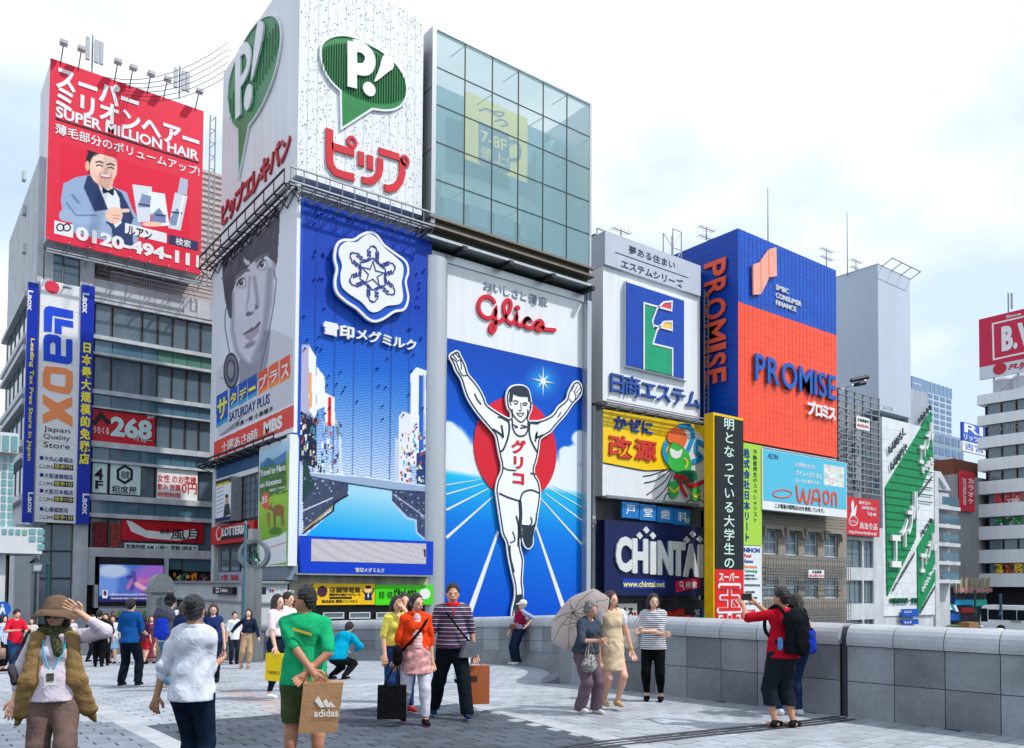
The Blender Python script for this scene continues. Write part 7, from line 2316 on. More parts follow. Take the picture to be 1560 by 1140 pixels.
for (t,x,y,z) in cells[300:]:
 m.mi = z * 3 + int(rr.integers(3)); paver_box(m,x,y,rr.uniform(-.0015,.0015))
m.build('paving',ST,plaza,kind='stuff')
def border(pts,w,n,mat):
 A_ = [Vector(onG(*p)[:2]) for p in pts]
 for a,b in zip(A_,A_[1:]):
  L_ = (b - a).length; k = max(1,int(L_ / .7)); d = (b - a) / k; nn = Vector((-d.y,d.x)).normalized() * w / 2
  for i in range(k):
   p,q_ = a + d * (i + .008),a + d * (i + .992); m = MB()
   P4 = [p + nn,p - nn,q_ - nn,q_ + nn]
   if (P4[1] - P4[0]).cross(P4[2] - P4[1]) < 0: P4 = P4[::-1]
   m.raw([(c.x,c.y,gz(0,c.y) - .02) for c in P4] + [(c.x,c.y,gz(0,c.y) + .005) for c in P4],[(0,1,5,4),(1,2,6,5),(2,3,7,6),(3,0,4,7),(4,5,6,7)])
   m.build(n,mat,plaza)
border([(137,1076),(205,1108),(272,1141),(420,1235)],.26,'border_stone',ST[10])
border([(600,1056),(690,1067),(830,1100),(965,1136),(1210,1200)],.28,'border_stone',ST[10])
m = MB()
GP = [onG(*p) for p in [(600,1215),(740,1168),(870,1141),(960,1130),(1050,1120),(1150,1110),(1230,1102),(1290,1094)]]
GP = [Vector((p[0],p[1])) for p in smoothpts([tuple(p)[:2] for p in GP],5)]
for k,(w0,w1) in enumerate(((-.16,-.08),(-.03,.03),(.08,.16))):
 for a,b in zip(GP,GP[1:]):
  d = (b - a).normalized(); n_ = Vector((-d.y,d.x))
  q = [a + n_ * w0,b + n_ * w0,b + n_ * w1,a + n_ * w1]
  m.face([(p.x,p.y,.006 + k * .001) for p in (q if n_.cross(d) < 0 else q[::-1])])
props(m.build('drain_channel',M('cast_iron',(.045,.05,.06,1),.5,var=.2,vscale=10)),kind='structure')
# ------------------------------------------------------------------ parapet
GRA = [M('grey_granite',(c * .92,c,c * 1.12,1),.55,var=.30,vscale=95,bump=.25,bscale=120,stain=.30) for c in (.21,.26,.32)]
GRC = [M('cap_granite',(c * .94,c,c * 1.1,1),.42,var=.26,vscale=95,bump=.2,bscale=120,stain=.16) for c in (.42,.46)]
par = thing('parapet','grey granite bridge parapet with a rounded cap curving round a balcony','parapet',(9.93,6,0))
def sweep(par_,prof,P,i0,i1,mat,name,gap=.008):
 """piece between path points; prof: (outward distance from the plaza face, z)"""
 a,b = Vector(P[i0]),Vector(P[i1])
 pts = [Vector(p) for p in P[max(0,i0 - 1):i1 + 2]]
 def nrm(i):
  p0,p1 = Vector(P[max(0,i - 1)]),Vector(P[min(len(P) - 1,i + 1)])
  d = (p1 - p0).normalized(); return Vector((d.y,-d.x)),d
 na,da = nrm(i0); nb,db = nrm(i1)
 d = (b - a).normalized()
 a2,b2 = a + d * gap,b - d * gap
 m = MB(); n = len(prof)
 va = [(a2.x + na.x * o_,a2.y + na.y * o_,gz(0,a.y) + z) for o_,z in prof]
 vb = [(b2.x + nb.x * o_,b2.y + nb.y * o_,gz(0,b.y) + z) for o_,z in prof]
 m.raw(va + vb,[(i,(i + 1) % n,(i + 1) % n + n,i + n) for i in range(n)] + [tuple(range(n))[::-1],tuple(range(n,2 * n))])
 return m.build(name,mat,par_)
capP = [(-.03,.95),(-.04,1.00),(-.035,1.06),(-.01,1.12),(.03,1.17),(.09,1.205),(.17,1.22),(.46,1.22),(.46,.95)]
pathA = [(WX(5.98 - .6 * k),5.98 - .6 * k) for k in range(15)][::-1]
pathB = [(WX(6.08 + .6 * k),6.08 + .6 * k) for k in range(9)]
coreP = [(.02,0),(.02,.96),(.38,.96),(.38,0)]
for P in (pathA,pathB):
 for i in range(len(P) - 1):
  sweep(par,[(0,0),(0,.47),(.4,.47),(.4,0)],P,i,i + 1,GRA[(i * 7 + 1) % 3],'stone_panel',.005)
  sweep(par,[(0,.48),(0,.94),(.4,.94),(.4,.48)],P,i,i + 1,GRA[(i * 5) % 3],'stone_panel',.005)
  sweep(par,capP,P,i,i + 1,GRC[i % 2],'cap_stone',.005)
for P in (pathA,pathB): sweep(par,coreP,[P[0],P[-1]],0,1,BLACK,'core',.0)
sweep(par,[(.07,0),(.07,1.10),(.12,1.19),(.44,1.19),(.44,0)],[pathA[-1],pathB[0]],0,1,C(70,74,82,.5),'expansion_joint',.0)
# balcony part: smooth path following the plaza edge
e0 = pathB[-1]
ctrl = [(e0[0] + .1,e0[1] + .25),(10.25,11.8),(11.0,12.5),(11.9,13.6),(12.55,15.0),(12.85,16.6),(12.85,18.3),(12.5,20.0),(11.8,21.8),(11.0,23.5),(10.1,25.3),(9.3,27.2),(8.9,29.5),(9.1,32.5),(9.3,36.0),(9.3,38.3)]
dense = [Vector(p) for p in smoothpts(ctrl,12)]
P = [tuple(dense[0])]
acc = 0
for a,b in zip(dense,dense[1:]):
 acc += (b - a).length
 if acc >= .62: P.append(tuple(b)); acc = 0
N = 6
for i in range(len(P) - 1):
 flare = [(-.42,0.0),(-.30,.02),(-.18,.07),(-.09,.15),(-.03,.25),(0,.33),(.4,.33),(.4,0)]
 sweep(par,flare,P,i,i + 1,GRA[(i * 3) % 3],'flared_base',.004)
 sweep(par,[(0,.335),(0,.60),(.4,.60),(.4,.335)],P,i,i + 1,GRA[(i * 7) % 3],'stone_panel',.005)
 sweep(par,[(0,.61),(0,.945),(.4,.945),(.4,.61)],P,i,i + 1,GRA[(i * 5 + 1) % 3],'stone_panel',.005)
 sweep(par,capP,P,i,i + 1,GRC[i % 2],'cap_stone',.004)
m = MB()
for i in range(len(P) - 1):
 a,b = Vector(P[i]),Vector(P[i + 1]); d = (b - a).normalized(); n_ = Vector((d.y,-d.x)); z = gz(0,a.y)
 q = [a + n_ * .02,b + n_ * .02,b + n_ * .38,a + n_ * .38]
 m.raw([(p.x,p.y,z) for p in q] + [(p.x,p.y,z + .95) for p in q],[(0,1,5,4),(1,2,6,5),(2,3,7,6),(3,0,4,7),(4,5,6,7)])
m.build('core',BLACK,par)
# end pier between the straight run and the balcony
m = MB(); m.box(e0[0] - .001,e0[0] + .5,e0[1] + .004,e0[1] + .30,-.05,.95); m.build('end_pier',GRA[1],par)
# ------------------------------------------------------------------ figures: signed distance bodies meshed with surface nets
V3 = lambda *a: np.array(a,float)
def mk(name,verts,faces,mats,parent,smooth=True,label=None,kind=None):
 me = bpy.data.meshes.new(name)
 v = np.asarray(verts,float)
 if isinstance(faces,np.ndarray):
  F = faces.astype(np.int32)
  me.vertices.add(len(v)); me.vertices.foreach_set('co',v.ravel())
  me.loops.add(F.size); me.loops.foreach_set('vertex_index',F.ravel())
  me.polygons.add(len(F)); me.polygons.foreach_set('loop_start',np.arange(0,F.size,4,dtype=np.int32)); me.polygons.foreach_set('loop_total',np.full(len(F),4,dtype=np.int32))
  me.update(calc_edges=True)
 else:
  me.from_pydata(v.tolist(),[],faces)
 if smooth: me.shade_smooth()
 for m_ in (mats if isinstance(mats,list) else [mats]): me.materials.append(m_)
 o = bpy.data.objects.new(name,me); o.parent = parent; COL.objects.link(o)
 if label: o['label'] = label
 if kind: o['kind'] = kind
 return o
def sdf_mesh(prims,h,cuts=(),subs=(),fold=0.0,ff=38.0,seed=0):
 lo = np.min([np.minimum(p[0],p[1]) - (max(p[2],p[3]) * max(p[5]) + .02) for p in prims],0)
 hi = np.max([np.maximum(p[0],p[1]) + (max(p[2],p[3]) * max(p[5]) + .02) for p in prims],0)
 lo -= 2 * h; hi += 2 * h
 n = np.ceil((hi - lo) / h).astype(int) + 1
 ax = [lo[i] + h * np.arange(n[i]) for i in range(3)]
 D = np.full(n,0.5)
 def dist(p,sl):
  a,b,r1,r2,k,fl = p
  fl = np.array(fl)
  c = (a + b) / 2
  A,B = (a - c) / fl,(b - c) / fl
  X,Y,Z = np.meshgrid((ax[0][sl[0]] - c[0]) / fl[0],(ax[1][sl[1]] - c[1]) / fl[1],(ax[2][sl[2]] - c[2]) / fl[2],indexing='ij')
  d = B - A
  L2 = max(1e-9,d @ d)
  t = (((X - A[0]) * d[0] + (Y - A[1]) * d[1] + (Z - A[2]) * d[2]) / L2).clip(0,1)
  q = np.sqrt((X - A[0] - d[0] * t) ** 2 + (Y - A[1] - d[1] * t) ** 2 + (Z - A[2] - d[2] * t) ** 2)
  return (q - (r1 + (r2 - r1) * t)) * fl.min()
 def box(p,pad):
  a = np.minimum(p[0],p[1]) - max(p[2],p[3]) * np.array(p[5]) - pad
  b = np.maximum(p[0],p[1]) + max(p[2],p[3]) * np.array(p[5]) + pad
  i0 = np.clip(((a - lo) / h).astype(int),0,n - 1)
  i1 = np.clip(np.ceil((b - lo) / h).astype(int) + 1,1,n)
  return tuple(slice(i0[i],max(i0[i] + 1,i1[i])) for i in range(3))
 for p in prims:
  sl = box(p,p[4] + 3 * h)
  d = dist(p,sl); o = D[sl]; k = max(p[4],1e-4)
  t = np.clip(.5 + .5 * (o - d) / k,0,1)
  D[sl] = o * (1 - t) + d * t - k * t * (1 - t)
 X,Y,Z = np.meshgrid(*ax,indexing='ij',sparse=True)
 if fold > 0:
  D = D + fold * (np.sin(X * ff + seed + 2.2 * np.sin(Z * 17 + seed)) * np.sin(Y * ff * .9 + 1.3 * seed + Z * 9) + .7 * np.sin(Z * ff * 1.1 + X * 15 * np.cos(seed) + seed + 3 * np.sin(X * 9 + Y * 11)))
 for p in subs:
  sl = box(p,3 * h)
  D[sl] = np.maximum(D[sl],-dist(p,sl))
 for pt,nn in cuts:
  D = np.maximum(D,(X - pt[0]) * nn[0] + (Y - pt[1]) * nn[1] + (Z - pt[2]) * nn[2])
 D[0],D[-1],D[:,0],D[:,-1],D[:,:,0],D[:,:,-1] = [np.maximum(q,h * .5) for q in (D[0],D[-1],D[:,0],D[:,-1],D[:,:,0],D[:,:,-1])]
 ins = D < 0
 nc = n - 1
 s_ = np.zeros(nc,np.int8)
 for i in (0,1):
  for j in (0,1):
   for k in (0,1): s_ += ins[i:nc[0] + i,j:nc[1] + j,k:nc[2] + k]
 act = (s_ > 0) & (s_ < 8)
 idx = np.full(nc,-1,np.int64)
 C_ = np.argwhere(act)
 if not len(C_): return np.zeros((0,3)),np.zeros((0,4),int)
 idx[act] = np.arange(len(C_))
 acc = np.zeros((len(C_),3)); cnt = np.zeros(len(C_))
 cor = [(i,j,k) for i in (0,1) for j in (0,1) for k in (0,1)]
 val = {c: D[C_[:,0] + c[0],C_[:,1] + c[1],C_[:,2] + c[2]] for c in cor}
 for c in cor:
  for a in range(3):
   if c[a] == 0:
    c2 = list(c); c2[a] = 1; c2 = tuple(c2)
    v0,v1 = val[c],val[c2]
    m = (v0 < 0) != (v1 < 0)
    t = np.where(m,v0 / np.where(v0 == v1,1,v0 - v1),0)
    pos = np.tile(np.array(c,float),(len(C_),1)); pos[:,a] = t
    acc[m] += pos[m]; cnt[m] += 1
 verts = lo + (C_ + acc / cnt[:,None]) * h
 faces = []
 for a in range(3):
  b,c = (a + 1) % 3,(a + 2) % 3
  i0 = [slice(None)] * 3; i1 = [slice(None)] * 3
  i0[a] = slice(0,-1); i1[a] = slice(1,None)
  A,B = ins[tuple(i0)],ins[tuple(i1)]
  E = np.argwhere(A != B)
  E = E[(E[:,b] > 0) & (E[:,c] > 0) & (E[:,b] < nc[b]) & (E[:,c] < nc[c])]
  if not len(E): continue
  q = []
  for db,dc in ((-1,-1),(0,-1),(0,0),(-1,0)):
   e = E.copy(); e[:,b] += db; e[:,c] += dc
   q.append(idx[e[:,0],e[:,1],e[:,2]])
  q = np.stack(q,1)
  flip = ~A[E[:,0],E[:,1],E[:,2]]
  q[flip] = q[flip][:,::-1]
  faces.append(q)
 F = np.concatenate(faces)
 return verts,F[(F >= 0).all(1)]
def cone(a,b,r1,r2=None,k=.02,fl=(1,1,1)):
 return (np.asarray(a,float),np.asarray(b,float),r1,r1 if r2 is None else r2,k,fl)
def ik(a,c,l1,l2,pole):
 a,c = np.asarray(a,float),np.asarray(c,float)
 d = c - a; L = np.linalg.norm(d)
 if L > (l1 + l2) * .995: c = a + d / L * (l1 + l2) * .995; d = c - a; L = np.linalg.norm(d)
 x = (l1 * l1 - l2 * l2 + L * L) / (2 * L)
 h = math.sqrt(max(0,l1 * l1 - x * x))
 u = d / L
 p = np.asarray(pole,float); p = p - u * (p @ u); p /= max(1e-6,np.linalg.norm(p))
 return a + u * x + p * h,c
def blob(c,r,n=6,m=8):
 v,f = [],[]
 for i in range(n + 1):
  th = math.pi * i / n
  for j in range(m):
   ph = 2 * math.pi * j / m
   v.append((c[0] + r[0] * math.sin(th) * math.cos(ph),c[1] + r[1] * math.sin(th) * math.sin(ph),c[2] + r[2] * math.cos(th)))
 for i in range(n):
  for j in range(m):
   j2 = (j + 1) % m
   f.append((i * m + j,(i + 1) * m + j,(i + 1) * m + j2,i * m + j2))
 return v,f
def rotz(p,a,c=(0,0,0)):
 ca,sa = math.cos(a),math.sin(a); p = np.asarray(p,float) - c
 return np.array((p[0] * ca - p[1] * sa,p[0] * sa + p[1] * ca,p[2])) + c
def unit(v):
 v = np.asarray(v,float); return v / max(1e-9,np.linalg.norm(v))
def hand_prims(w,d,side,S,curl=.5,spread=.12,palm=None):
 """w wrist, d direction of the hand, side: +1/-1; S scale (H)"""
 d = unit(d)
 n = unit(np.cross(d,palm if palm is not None else (0,1,0)))  # across the knuckles
 n = n if abs(d @ n) < .9 else V3(1,0,0)
 pn = unit(np.cross(n,d)) * side  # palm normal
 P = []
 k = .004
 P.append(cone(w - d * .01,w + d * .05 * S / 1.65,.017 * S,.016 * S,.01))
 for i in range(4):
  o = (i - 1.5) * .0115 * S
  b = w + d * .052 * S + n * o
  P.append(cone(w + d * .005,b,.011 * S,.0085 * S,.008))
  L = (.040,.045,.042,.033)[i] * .62 * S
  d1 = unit(d + pn * curl * .8 + n * (i - 1.5) * spread)
  m_ = b + d1 * L
  d2 = unit(d + pn * curl * 2.0 + n * (i - 1.5) * spread * .5)
  P.append(cone(b,m_,.0072 * S,.0066 * S,k)); P.append(cone(m_,m_ + d2 * L * .95,.0066 * S,.0052 * S,k))
 tb = w + d * .012 * S - n * .014 * S
 t1 = tb + unit(d * .8 - n * .75 + pn * .4) * .030 * S
 P.append(cone(tb,t1,.0095 * S,.0082 * S,.006)); P.append(cone(t1,t1 + unit(d + pn * .4 - n * .2) * .024 * S,.0078 * S,.006 * S,k))
 return P
_pc = 0
SKIN = {}
def skin(c=(205,158,132)):
 if c not in SKIN: SKIN[c] = M('skin_%d' % len(SKIN),rgb(*c),.5,var=.06,vscale=14,spec=.35)
 return SKIN[c]
def cloth(r,g,b,rough=.85): return M('cloth_%d_%d_%d' % (r,g,b),rgb(r,g,b),rough,var=.10,vscale=9,bump=.45,bscale=9,bdist=.035,spec=.05) if (r,g,b) not in _cl else _cl[(r,g,b)]
_cl = {}
def CL(r,g,b):
 if (r,g,b) not in _cl: _cl[(r,g,b)] = cloth(r,g,b)
 return _cl[(r,g,b)]
HAIRM = {}
def HM(c):
 if c not in HAIRM: HAIRM[c] = M('hair_%d' % len(HAIRM),rgb(*c),.36,var=.25,streak=.35,vscale=75,bump=.8,bscale=120,spec=.45)
 return HAIRM[c]
def person(px,py,H,face,label,at=None,res=None,R_=(-.15,-.02,.47),L_=(.15,-.02,.47),pR=(-.6,1,-.2),pL=(.6,1,-.2),fR=(-.055,0,0),fL=(.055,0,0),footyaw=0,
           head=(0,0),lean=(0,0),build=1.0,female=False,top=None,slv=.5,hem=.47,collar=None,loose=.012,pants=None,plen=.05,pleg=1.0,skirt=None,shoes=(30,30,34),sole=None,
           hair='short',hairc=(26,22,22),skn=(222,172,144),facefeat=True,curl=(.5,.5),group=None,fold=.0035,hipz=.515,dress=None,simple=False):
 g = onG(px,py) if at is None else at_depth(px,at)
 t = g.x * CF.x + g.y * CF.y
 f = -CF * math.cos(R(face)) + CR * math.sin(R(face))
 rz = math.atan2(f.x,-f.y)
 root = thing('person',label,'person',tuple(g),group,rz)
 h = res or (.0105 if t < 8.5 else .0125 if t < 15 else .016 if t < 22 else .026)
 S = H
 B = build
 def T(p):
  p = np.asarray(p,float); q = max(0.0,p[2] - .53)
  return V3(p[0] + lean[0] * q,p[1] + lean[1] * q,p[2] - (lean[0] ** 2 + lean[1] ** 2) * q * .35 + (hipz - .515)) * S
 hy,hp = R(head[0]),head[1]
 def Hd(p):
  p = np.asarray(p,float); dz = p[2] - .87
  p = V3(p[0],p[1] + dz * hp,p[2] - p[1] * hp)
  return T(rotz(p,hy,V3(0,0,p[2])))
 sw = .088 if female else .100
 sw *= .5 + B / 2
 sR,sL = T((-sw,0,.81)),T((sw,0,.81))
 eR,wR = ik(sR,V3(*R_) * S,.172 * S,.150 * S,pR); eL,wL = ik(sL,V3(*L_) * S,.172 * S,.150 * S,pL)
 hx = .052
 hR,hL = T((-hx,0,.505)),T((hx,0,.505))
 aR,aL = V3(fR[0],fR[1] + .01,fR[2] + .045) * S,V3(fL[0],fL[1] + .01,fL[2] + .045) * S
 kR,aR = ik(hR,aR,.243 * S,.235 * S,(-.1,-1,0)); kL,aL = ik(hL,aL,.243 * S,.235 * S,(.1,-1,0))
 # body
 tor = lambda e: [cone(T((-sw + .028,.004,.793)),T((sw - .028,.004,.793)),(.033 + e * .8) * S,None,.03 * S),cone(T((-.03,.006,.805)),T((.03,.006,.805)),(.036 + e * .5) * S,None,.03 * S),cone(T((0,.004,.755)),T((0,0,.64)),(.085 * B + e) * S,(.074 * B + e) * S,.04 * S,(1,.70,1)),
                     cone(T((0,0,.63)),T((0,.006,.545)),(.074 * B + e) * S,(.090 * B + e) * S,.04 * S,(1,.78,1))] + ([cone(T((-.035,-.042,.735)),T((.035,-.042,.735)),(.030 + e * .8) * S,None,.03 * S)] if female else [])
 def leg(e,a,kn,an,lo=1.0):
  return [cone(a,kn,(.052 * B + e) * S,(.034 * B + e) * S,.02 * S),cone(kn,an,(.034 * B + e * 1.0) * S,(.021 + e * lo) * S,.015 * S),cone(kn + (an - kn) * .25 + V3(0,.008,0) * S,kn + (an - kn) * .4 + V3(0,.008,0) * S,(.034 * B + e * .7) * S,(.030 + e * .7) * S,.02 * S)]
 arm = lambda e,s_,el,w,fr=1.0,fr2=1.0: [cone(s_,s_ + (el - s_) * fr,(.0265 * (.5 + B / 2) + e) * S,(.0215 + e) * S,.012 * S)] + ([cone(el,el + (w - el) * fr2,(.0235 + e) * S,(.0155 + e) * S,.012 * S)] if fr >= 1 and fr2 > 0 else [])
 pr = []
 if not simple:
  pr += [cone(T((0,.006,.80)),Hd((0,.004,.885)),.032 * S * (.8 if female else 1),.028 * S * (.85 if female else 1),.015 * S)]
 else: pr += [cone(T((0,.006,.80)),Hd((0,.004,.885)),.03 * S,.027 * S,.015 * S)]
 pr += tor(-.006)
 pr += [cone(Hd((0,.004,.947)),Hd((0,-.006,.925)),.0545 * S,.052 * S,.02 * S,(.84,1,1)),cone(Hd((0,-.014,.905)),Hd((0,-.026,.893)),.038 * S,.024 * S,.018 * S,(.95,1,1))]
 if t < 16: pr += [cone(Hd((0,-.054,.924)),Hd((0,-.064,.911)),.0055 * S,.0085 * S,.007 * S),cone(Hd((-.018,-.052,.893)),Hd((.018,-.052,.893)),.006 * S,None,.008 * S),cone(Hd((-.02,-.049,.937)),Hd((.02,-.049,.937)),.006 * S,None,.01 * S)] + [cone(Hd((s * .046,.004,.928)),Hd((s * .048,.006,.914)),.012 * S,.009 * S,.004 * S,(.45,1,1)) for s in (-1,1)]
 pr += arm(0,sR,eR,wR) + arm(0,sL,eL,wL) + leg(0,hR,kR,aR) + leg(0,hL,kL,aL)
 for a,kn in ((aR,kR),(aL,kL)):
  pr += [cone(a + V3(0,.012,-.02) * S,a + V3(0,-.075,-.030) * S,.020 * S,.014 * S,.012 * S,(1.2,1,1))]
 if t >= 16 or simple:
  for w,e in ((wR,eR),(wL,eL)):
   d = unit(w - e); pr.append(cone(w,w + d * .045 * S,.016 * S,.017 * S,.01 * S)); pr.append(cone(w + d * .045 * S,w + d * .085 * S + V3(0,-.008,0) * S,.014 * S,.008 * S,.01 * S))
 v,F = sdf_mesh(pr,h)
 if t < 16 and not simple:
  for w,e,sd,cu in ((wR,eR,1,curl[0]),(wL,eL,-1,curl[1])):
   v2,F2 = sdf_mesh(hand_prims(w,w - e,sd,S,cu),.0048 if t < 8.5 else .0065)
   F = np.concatenate([F,F2 + len(v)]); v = np.concatenate([v,v2])
 body = mk('body',v,F,skin(skn),root)
 SM = lambda c: CL(*c) if isinstance(c,tuple) else c
 global _pc
 _pc += 1
 # trousers or skirt
 if pants is not None:
  e = .0065 + .0055 * pleg
  pp = leg(e,hR,kR,aR,1.2 * pleg) + leg(e,hL,kL,aL,1.2 * pleg) + [cone(T((0,.002,.615)),T((0,.008,.53)),(.074 * B + .008) * S,(.092 * B + .008) * S,.03 * S,(1,.80,1))] + [cone(T((sg * .04,.03,.525)),T((sg * .045,.02,.49)),.052 * B * S,.045 * S,.03 * S) for sg in (-1,1)]
  v,F = sdf_mesh(pp,h,cuts=[((0,0,(plen if isinstance(plen,float) else .05) * S),(0,0,-1)),(tuple(T((0,0,.612))),(0,0,1))],fold=min(.004,fold * .8) * min(1,.35 + pleg * .4),ff=44 / S,seed=_pc)
  mk('trousers' if plen < .2 else 'shorts',v,F,SM(pants),root)
 if skirt is not None:
  c,zh,rad = skirt
  v,F = sdf_mesh([cone(T((0,0,.61)),T((0,0,.5)),.078 * B * S,.1 * S,.02),cone(T((0,0,.53)),T((0,-.012,zh - .02)),.100 * S,rad * S,.04 * S,(1,1.0,1)),cone(T((0,-.01,zh + .02)),T((0,-.02,zh - .03)),rad * S,(rad + .006) * S,.04 * S,(1,1.0,1))],h,cuts=[(tuple(T((0,0,zh))),(0,0,-1))],fold=fold * 1.3,ff=50,seed=_pc)
  mk('skirt',v,F,SM(c),root)
 if top is not None:
  e = loose
  fr = min(1,slv * 2); fr2 = max(0,slv * 2 - 1)
  ap = lambda s_,el,w: [cone(s_,s_ + (el - s_) * fr,(.0285 + e * .65) * S,(.024 + e * .85) * S,.014 * S)] + ([cone(el,el + (w - el) * fr2,(.024 + e * .85) * S,(.017 + e * .7) * S,.012 * S)] if fr2 > 0 else [])
  pp = tor(e) + [cone(T((0,0,.6)),T((0,.009,hem)),(.082 * B + e) * S,(.104 * B + e) * S,.03 * S,(1,.93,1))]
  if slv > 0: pp += ap(sR,eR,wR) + ap(sL,eL,wL)
  pp += [cone(T((-.05,.004,.82)),T((.05,.004,.82)),(.026 + e * .6) * S,None,.03 * S)]
  cu = [(tuple(T((0,0,hem))),unit((0,0,-1)))]
  sb = [cone(T((0,-.02,.862)),T((0,-.03,.90)),.040 * S,.06 * S,.0)]
  # keep bare hands below the hem cut free: arms are clipped only inside the sleeve reach
  wrists = min((sR + (eR - sR) * fr + (wR - eR) * fr2)[2],(sL + (eL - sL) * fr + (wL - eL) * fr2)[2])
  if wrists > hem * S + .03 or slv <= .5:
   v,F = sdf_mesh(pp,h,cuts=cu,subs=sb,fold=fold * .8,ff=46 / S,seed=_pc * 1.7)
  else:
   v,F = sdf_mesh(pp[:len(tor(0)) + 1] + pp[-1:],h,cuts=cu,subs=sb,fold=fold * .8,ff=46 / S,seed=_pc * 1.7)
   v2,F2 = sdf_mesh(ap(sR,eR,wR),h,fold=fold,seed=_pc); F = np.concatenate([F,F2 + len(v)]); v = np.concatenate([v,v2])
   v2,F2 = sdf_mesh(ap(sL,eL,wL),h,fold=fold,seed=_pc); F = np.concatenate([F,F2 + len(v)]); v = np.concatenate([v,v2])
  mk(dress or 'shirt',v,F,SM(top),root)
 if collar is not None:
  v,F = sdf_mesh([cone(T((-.018,-.015,.842)),T((.018,-.015,.842)),.040 * S,None,.02),cone(T((-.02,.01,.85)),T((.02,.01,.85)),.038 * S,None,.02)],min(h,.011),cuts=[(tuple(T((0,0,.862))),(0,0,1)),(tuple(T((0,0,.832))),(0,0,-1))])
  mk('collar',v,F,SM(collar),root)
 if shoes is not None:
  for sd,a in ((-1,aR),(1,aL)):
   fy = R(footyaw) * 1.0
   toe = rotz(V3(0,-.085,-.026) * S,fy); heel = rotz(V3(0,.022,-.020) * S,fy)
   pp = [cone(a + heel,a + toe,.025 * S,.0195 * S,.012 * S,(1.1,1,1)),cone(a + V3(0,.005,0) * S,a + V3(0,0,-.02) * S,.024 * S,.026 * S,.012 * S)]
   zc = a[2] - .045 * S
   v,F = sdf_mesh(pp,min(h,.0125),cuts=[((0,0,zc + .012 * (1 if sole else 0)),(0,0,-1)),(tuple(a + V3(0,0,.012) * S),(0,0,1))])
   s_ = mk('shoe',v,F,SM(shoes),root)
   if sole:
    v,F = sdf_mesh([cone(a + heel,a + toe,.0265 * S,.021 * S,.01,(1.1,1,1))],min(h,.0125),cuts=[((0,0,zc + .018),(0,0,1)),((0,0,zc),(0,0,-1))])
    mk('sole',v,F,SM(sole),s_)
 # hair
 hr = []
 face_cut = [cone(Hd((0,-.074,.932)),Hd((0,-.072,.87)),.054 * S,.058 * S),cone(Hd((0,-.07,.90)),Hd((0,-.03,.84)),.044 * S,.05 * S)]
 cap = [cone(Hd((0,.007,.950)),Hd((0,.008,.93)),.0592 * S,.0580 * S,.01,(.87,1,1))]
 cuts = [(tuple(Hd((0,0,.892))),unit(Hd((0,.5,.2)) - Hd((0,.5,1.2))) * 1.0)] if hair in ('short','bun','pony') else []
 low = [cone(Hd((0,.007,.955)),Hd((0,.010,.945)),.0592 * S,.0585 * S,.01,(.87,1,1)),cone(Hd((0,.016,.93)),Hd((0,.020,.912)),.050 * S,.040 * S,.015,(.88,1,1))]
 if hair in ('short',): hr = low; cuts = [(tuple(Hd((0,.02,.884))),(0,0,-1))]
 elif hair == 'thin': hr = [cone(Hd((0,.008,.946)),Hd((0,.012,.925)),.0575 * S,.057 * S,.01,(.88,1,1))]; cuts = [(tuple(Hd((0,.02,.90))),(0,0,-1))]
 elif hair == 'bun': hr = low + [cone(Hd((0,.058,.975)),Hd((0,.078,.985)),.030 * S,.027 * S,.006)]; cuts = [(tuple(Hd((0,.02,.884))),(0,0,-1))]
 elif hair == 'pony': hr = cap + [cone(Hd((0,.06,.94)),Hd((0,.085,.90)),.022 * S,.024 * S,.012),cone(Hd((0,.085,.90)),Hd((.01,.075,.81)),.024 * S,.010 * S,.012)]; cuts = []
 elif hair == 'bob': hr = cap + [cone(Hd((s * .03,.015,.93)),Hd((s * .034,.015,.875)),.034 * S,.028 * S,.02) for s in (-1,1)] + [cone(Hd((0,.03,.93)),Hd((0,.03,.875)),.045 * S,.036 * S,.02)]
 elif hair == 'long': hr = cap + [cone(Hd((s * .034,.01,.93)),Hd((s * .045,.0,.82)),.032 * S,.022 * S,.02) for s in (-1,1)] + [cone(Hd((0,.035,.93)),Hd((0,.045,.78)),.045 * S,.034 * S,.02)]
 elif hair == 'curly': hr = cap + [cone(Hd((s * .04,.012,.935)),Hd((s * .05,.01,.86)),.032 * S,.030 * S,.02) for s in (-1,1)] + [cone(Hd((0,.035,.94)),Hd((0,.035,.86)),.05 * S,.045 * S,.02)]
 elif hair == 'grey': hr = [cone(Hd((0,.010,.955)),Hd((0,.012,.935)),.064 * S,.064 * S,.01,(.92,1,1))]; cuts = [(tuple(Hd((0,.02,.898))),(0,0,-1))]
 if hr:
  big = hair in ('curly','grey')
  v,F = sdf_mesh(hr,min(h,.010 if t < 16 else .016),cuts=cuts,subs=face_cut,fold=.005 if big else .0045 if t < 9 else .0028,ff=95 if big else 150,seed=_pc)
  mk('hair',v,F,HM(hairc),root)
 if facefeat and t < 20:
  dk = C(28,22,22,.3)
  for s in (-1,1):
   c = Hd((s * .0205,-.0525,.9265)); v,f_ = blob(c,(.0078 * S,.005 * S,.0036 * S)); mk('eye',v,f_,dk,root)
   a,b = Hd((s * .0115,-.056,.9395)),Hd((s * .031,-.050,.9395))
   q = MB(); q.tube([tuple(a),tuple((a + b) / 2 + V3(0,-.002,.002)),tuple(b)],[.0014 * S,.0019 * S,.001 * S],5); mk('eyebrow',q.v,q.f,HM(hairc) if hair != 'grey' else C(90,88,88),root)
  c = Hd((0,-.0585,.8925)); v,f_ = blob(c,(.0135 * S,.0035 * S,.0034 * S)); mk('lips',v,f_,C(176,84,80,.4),root)
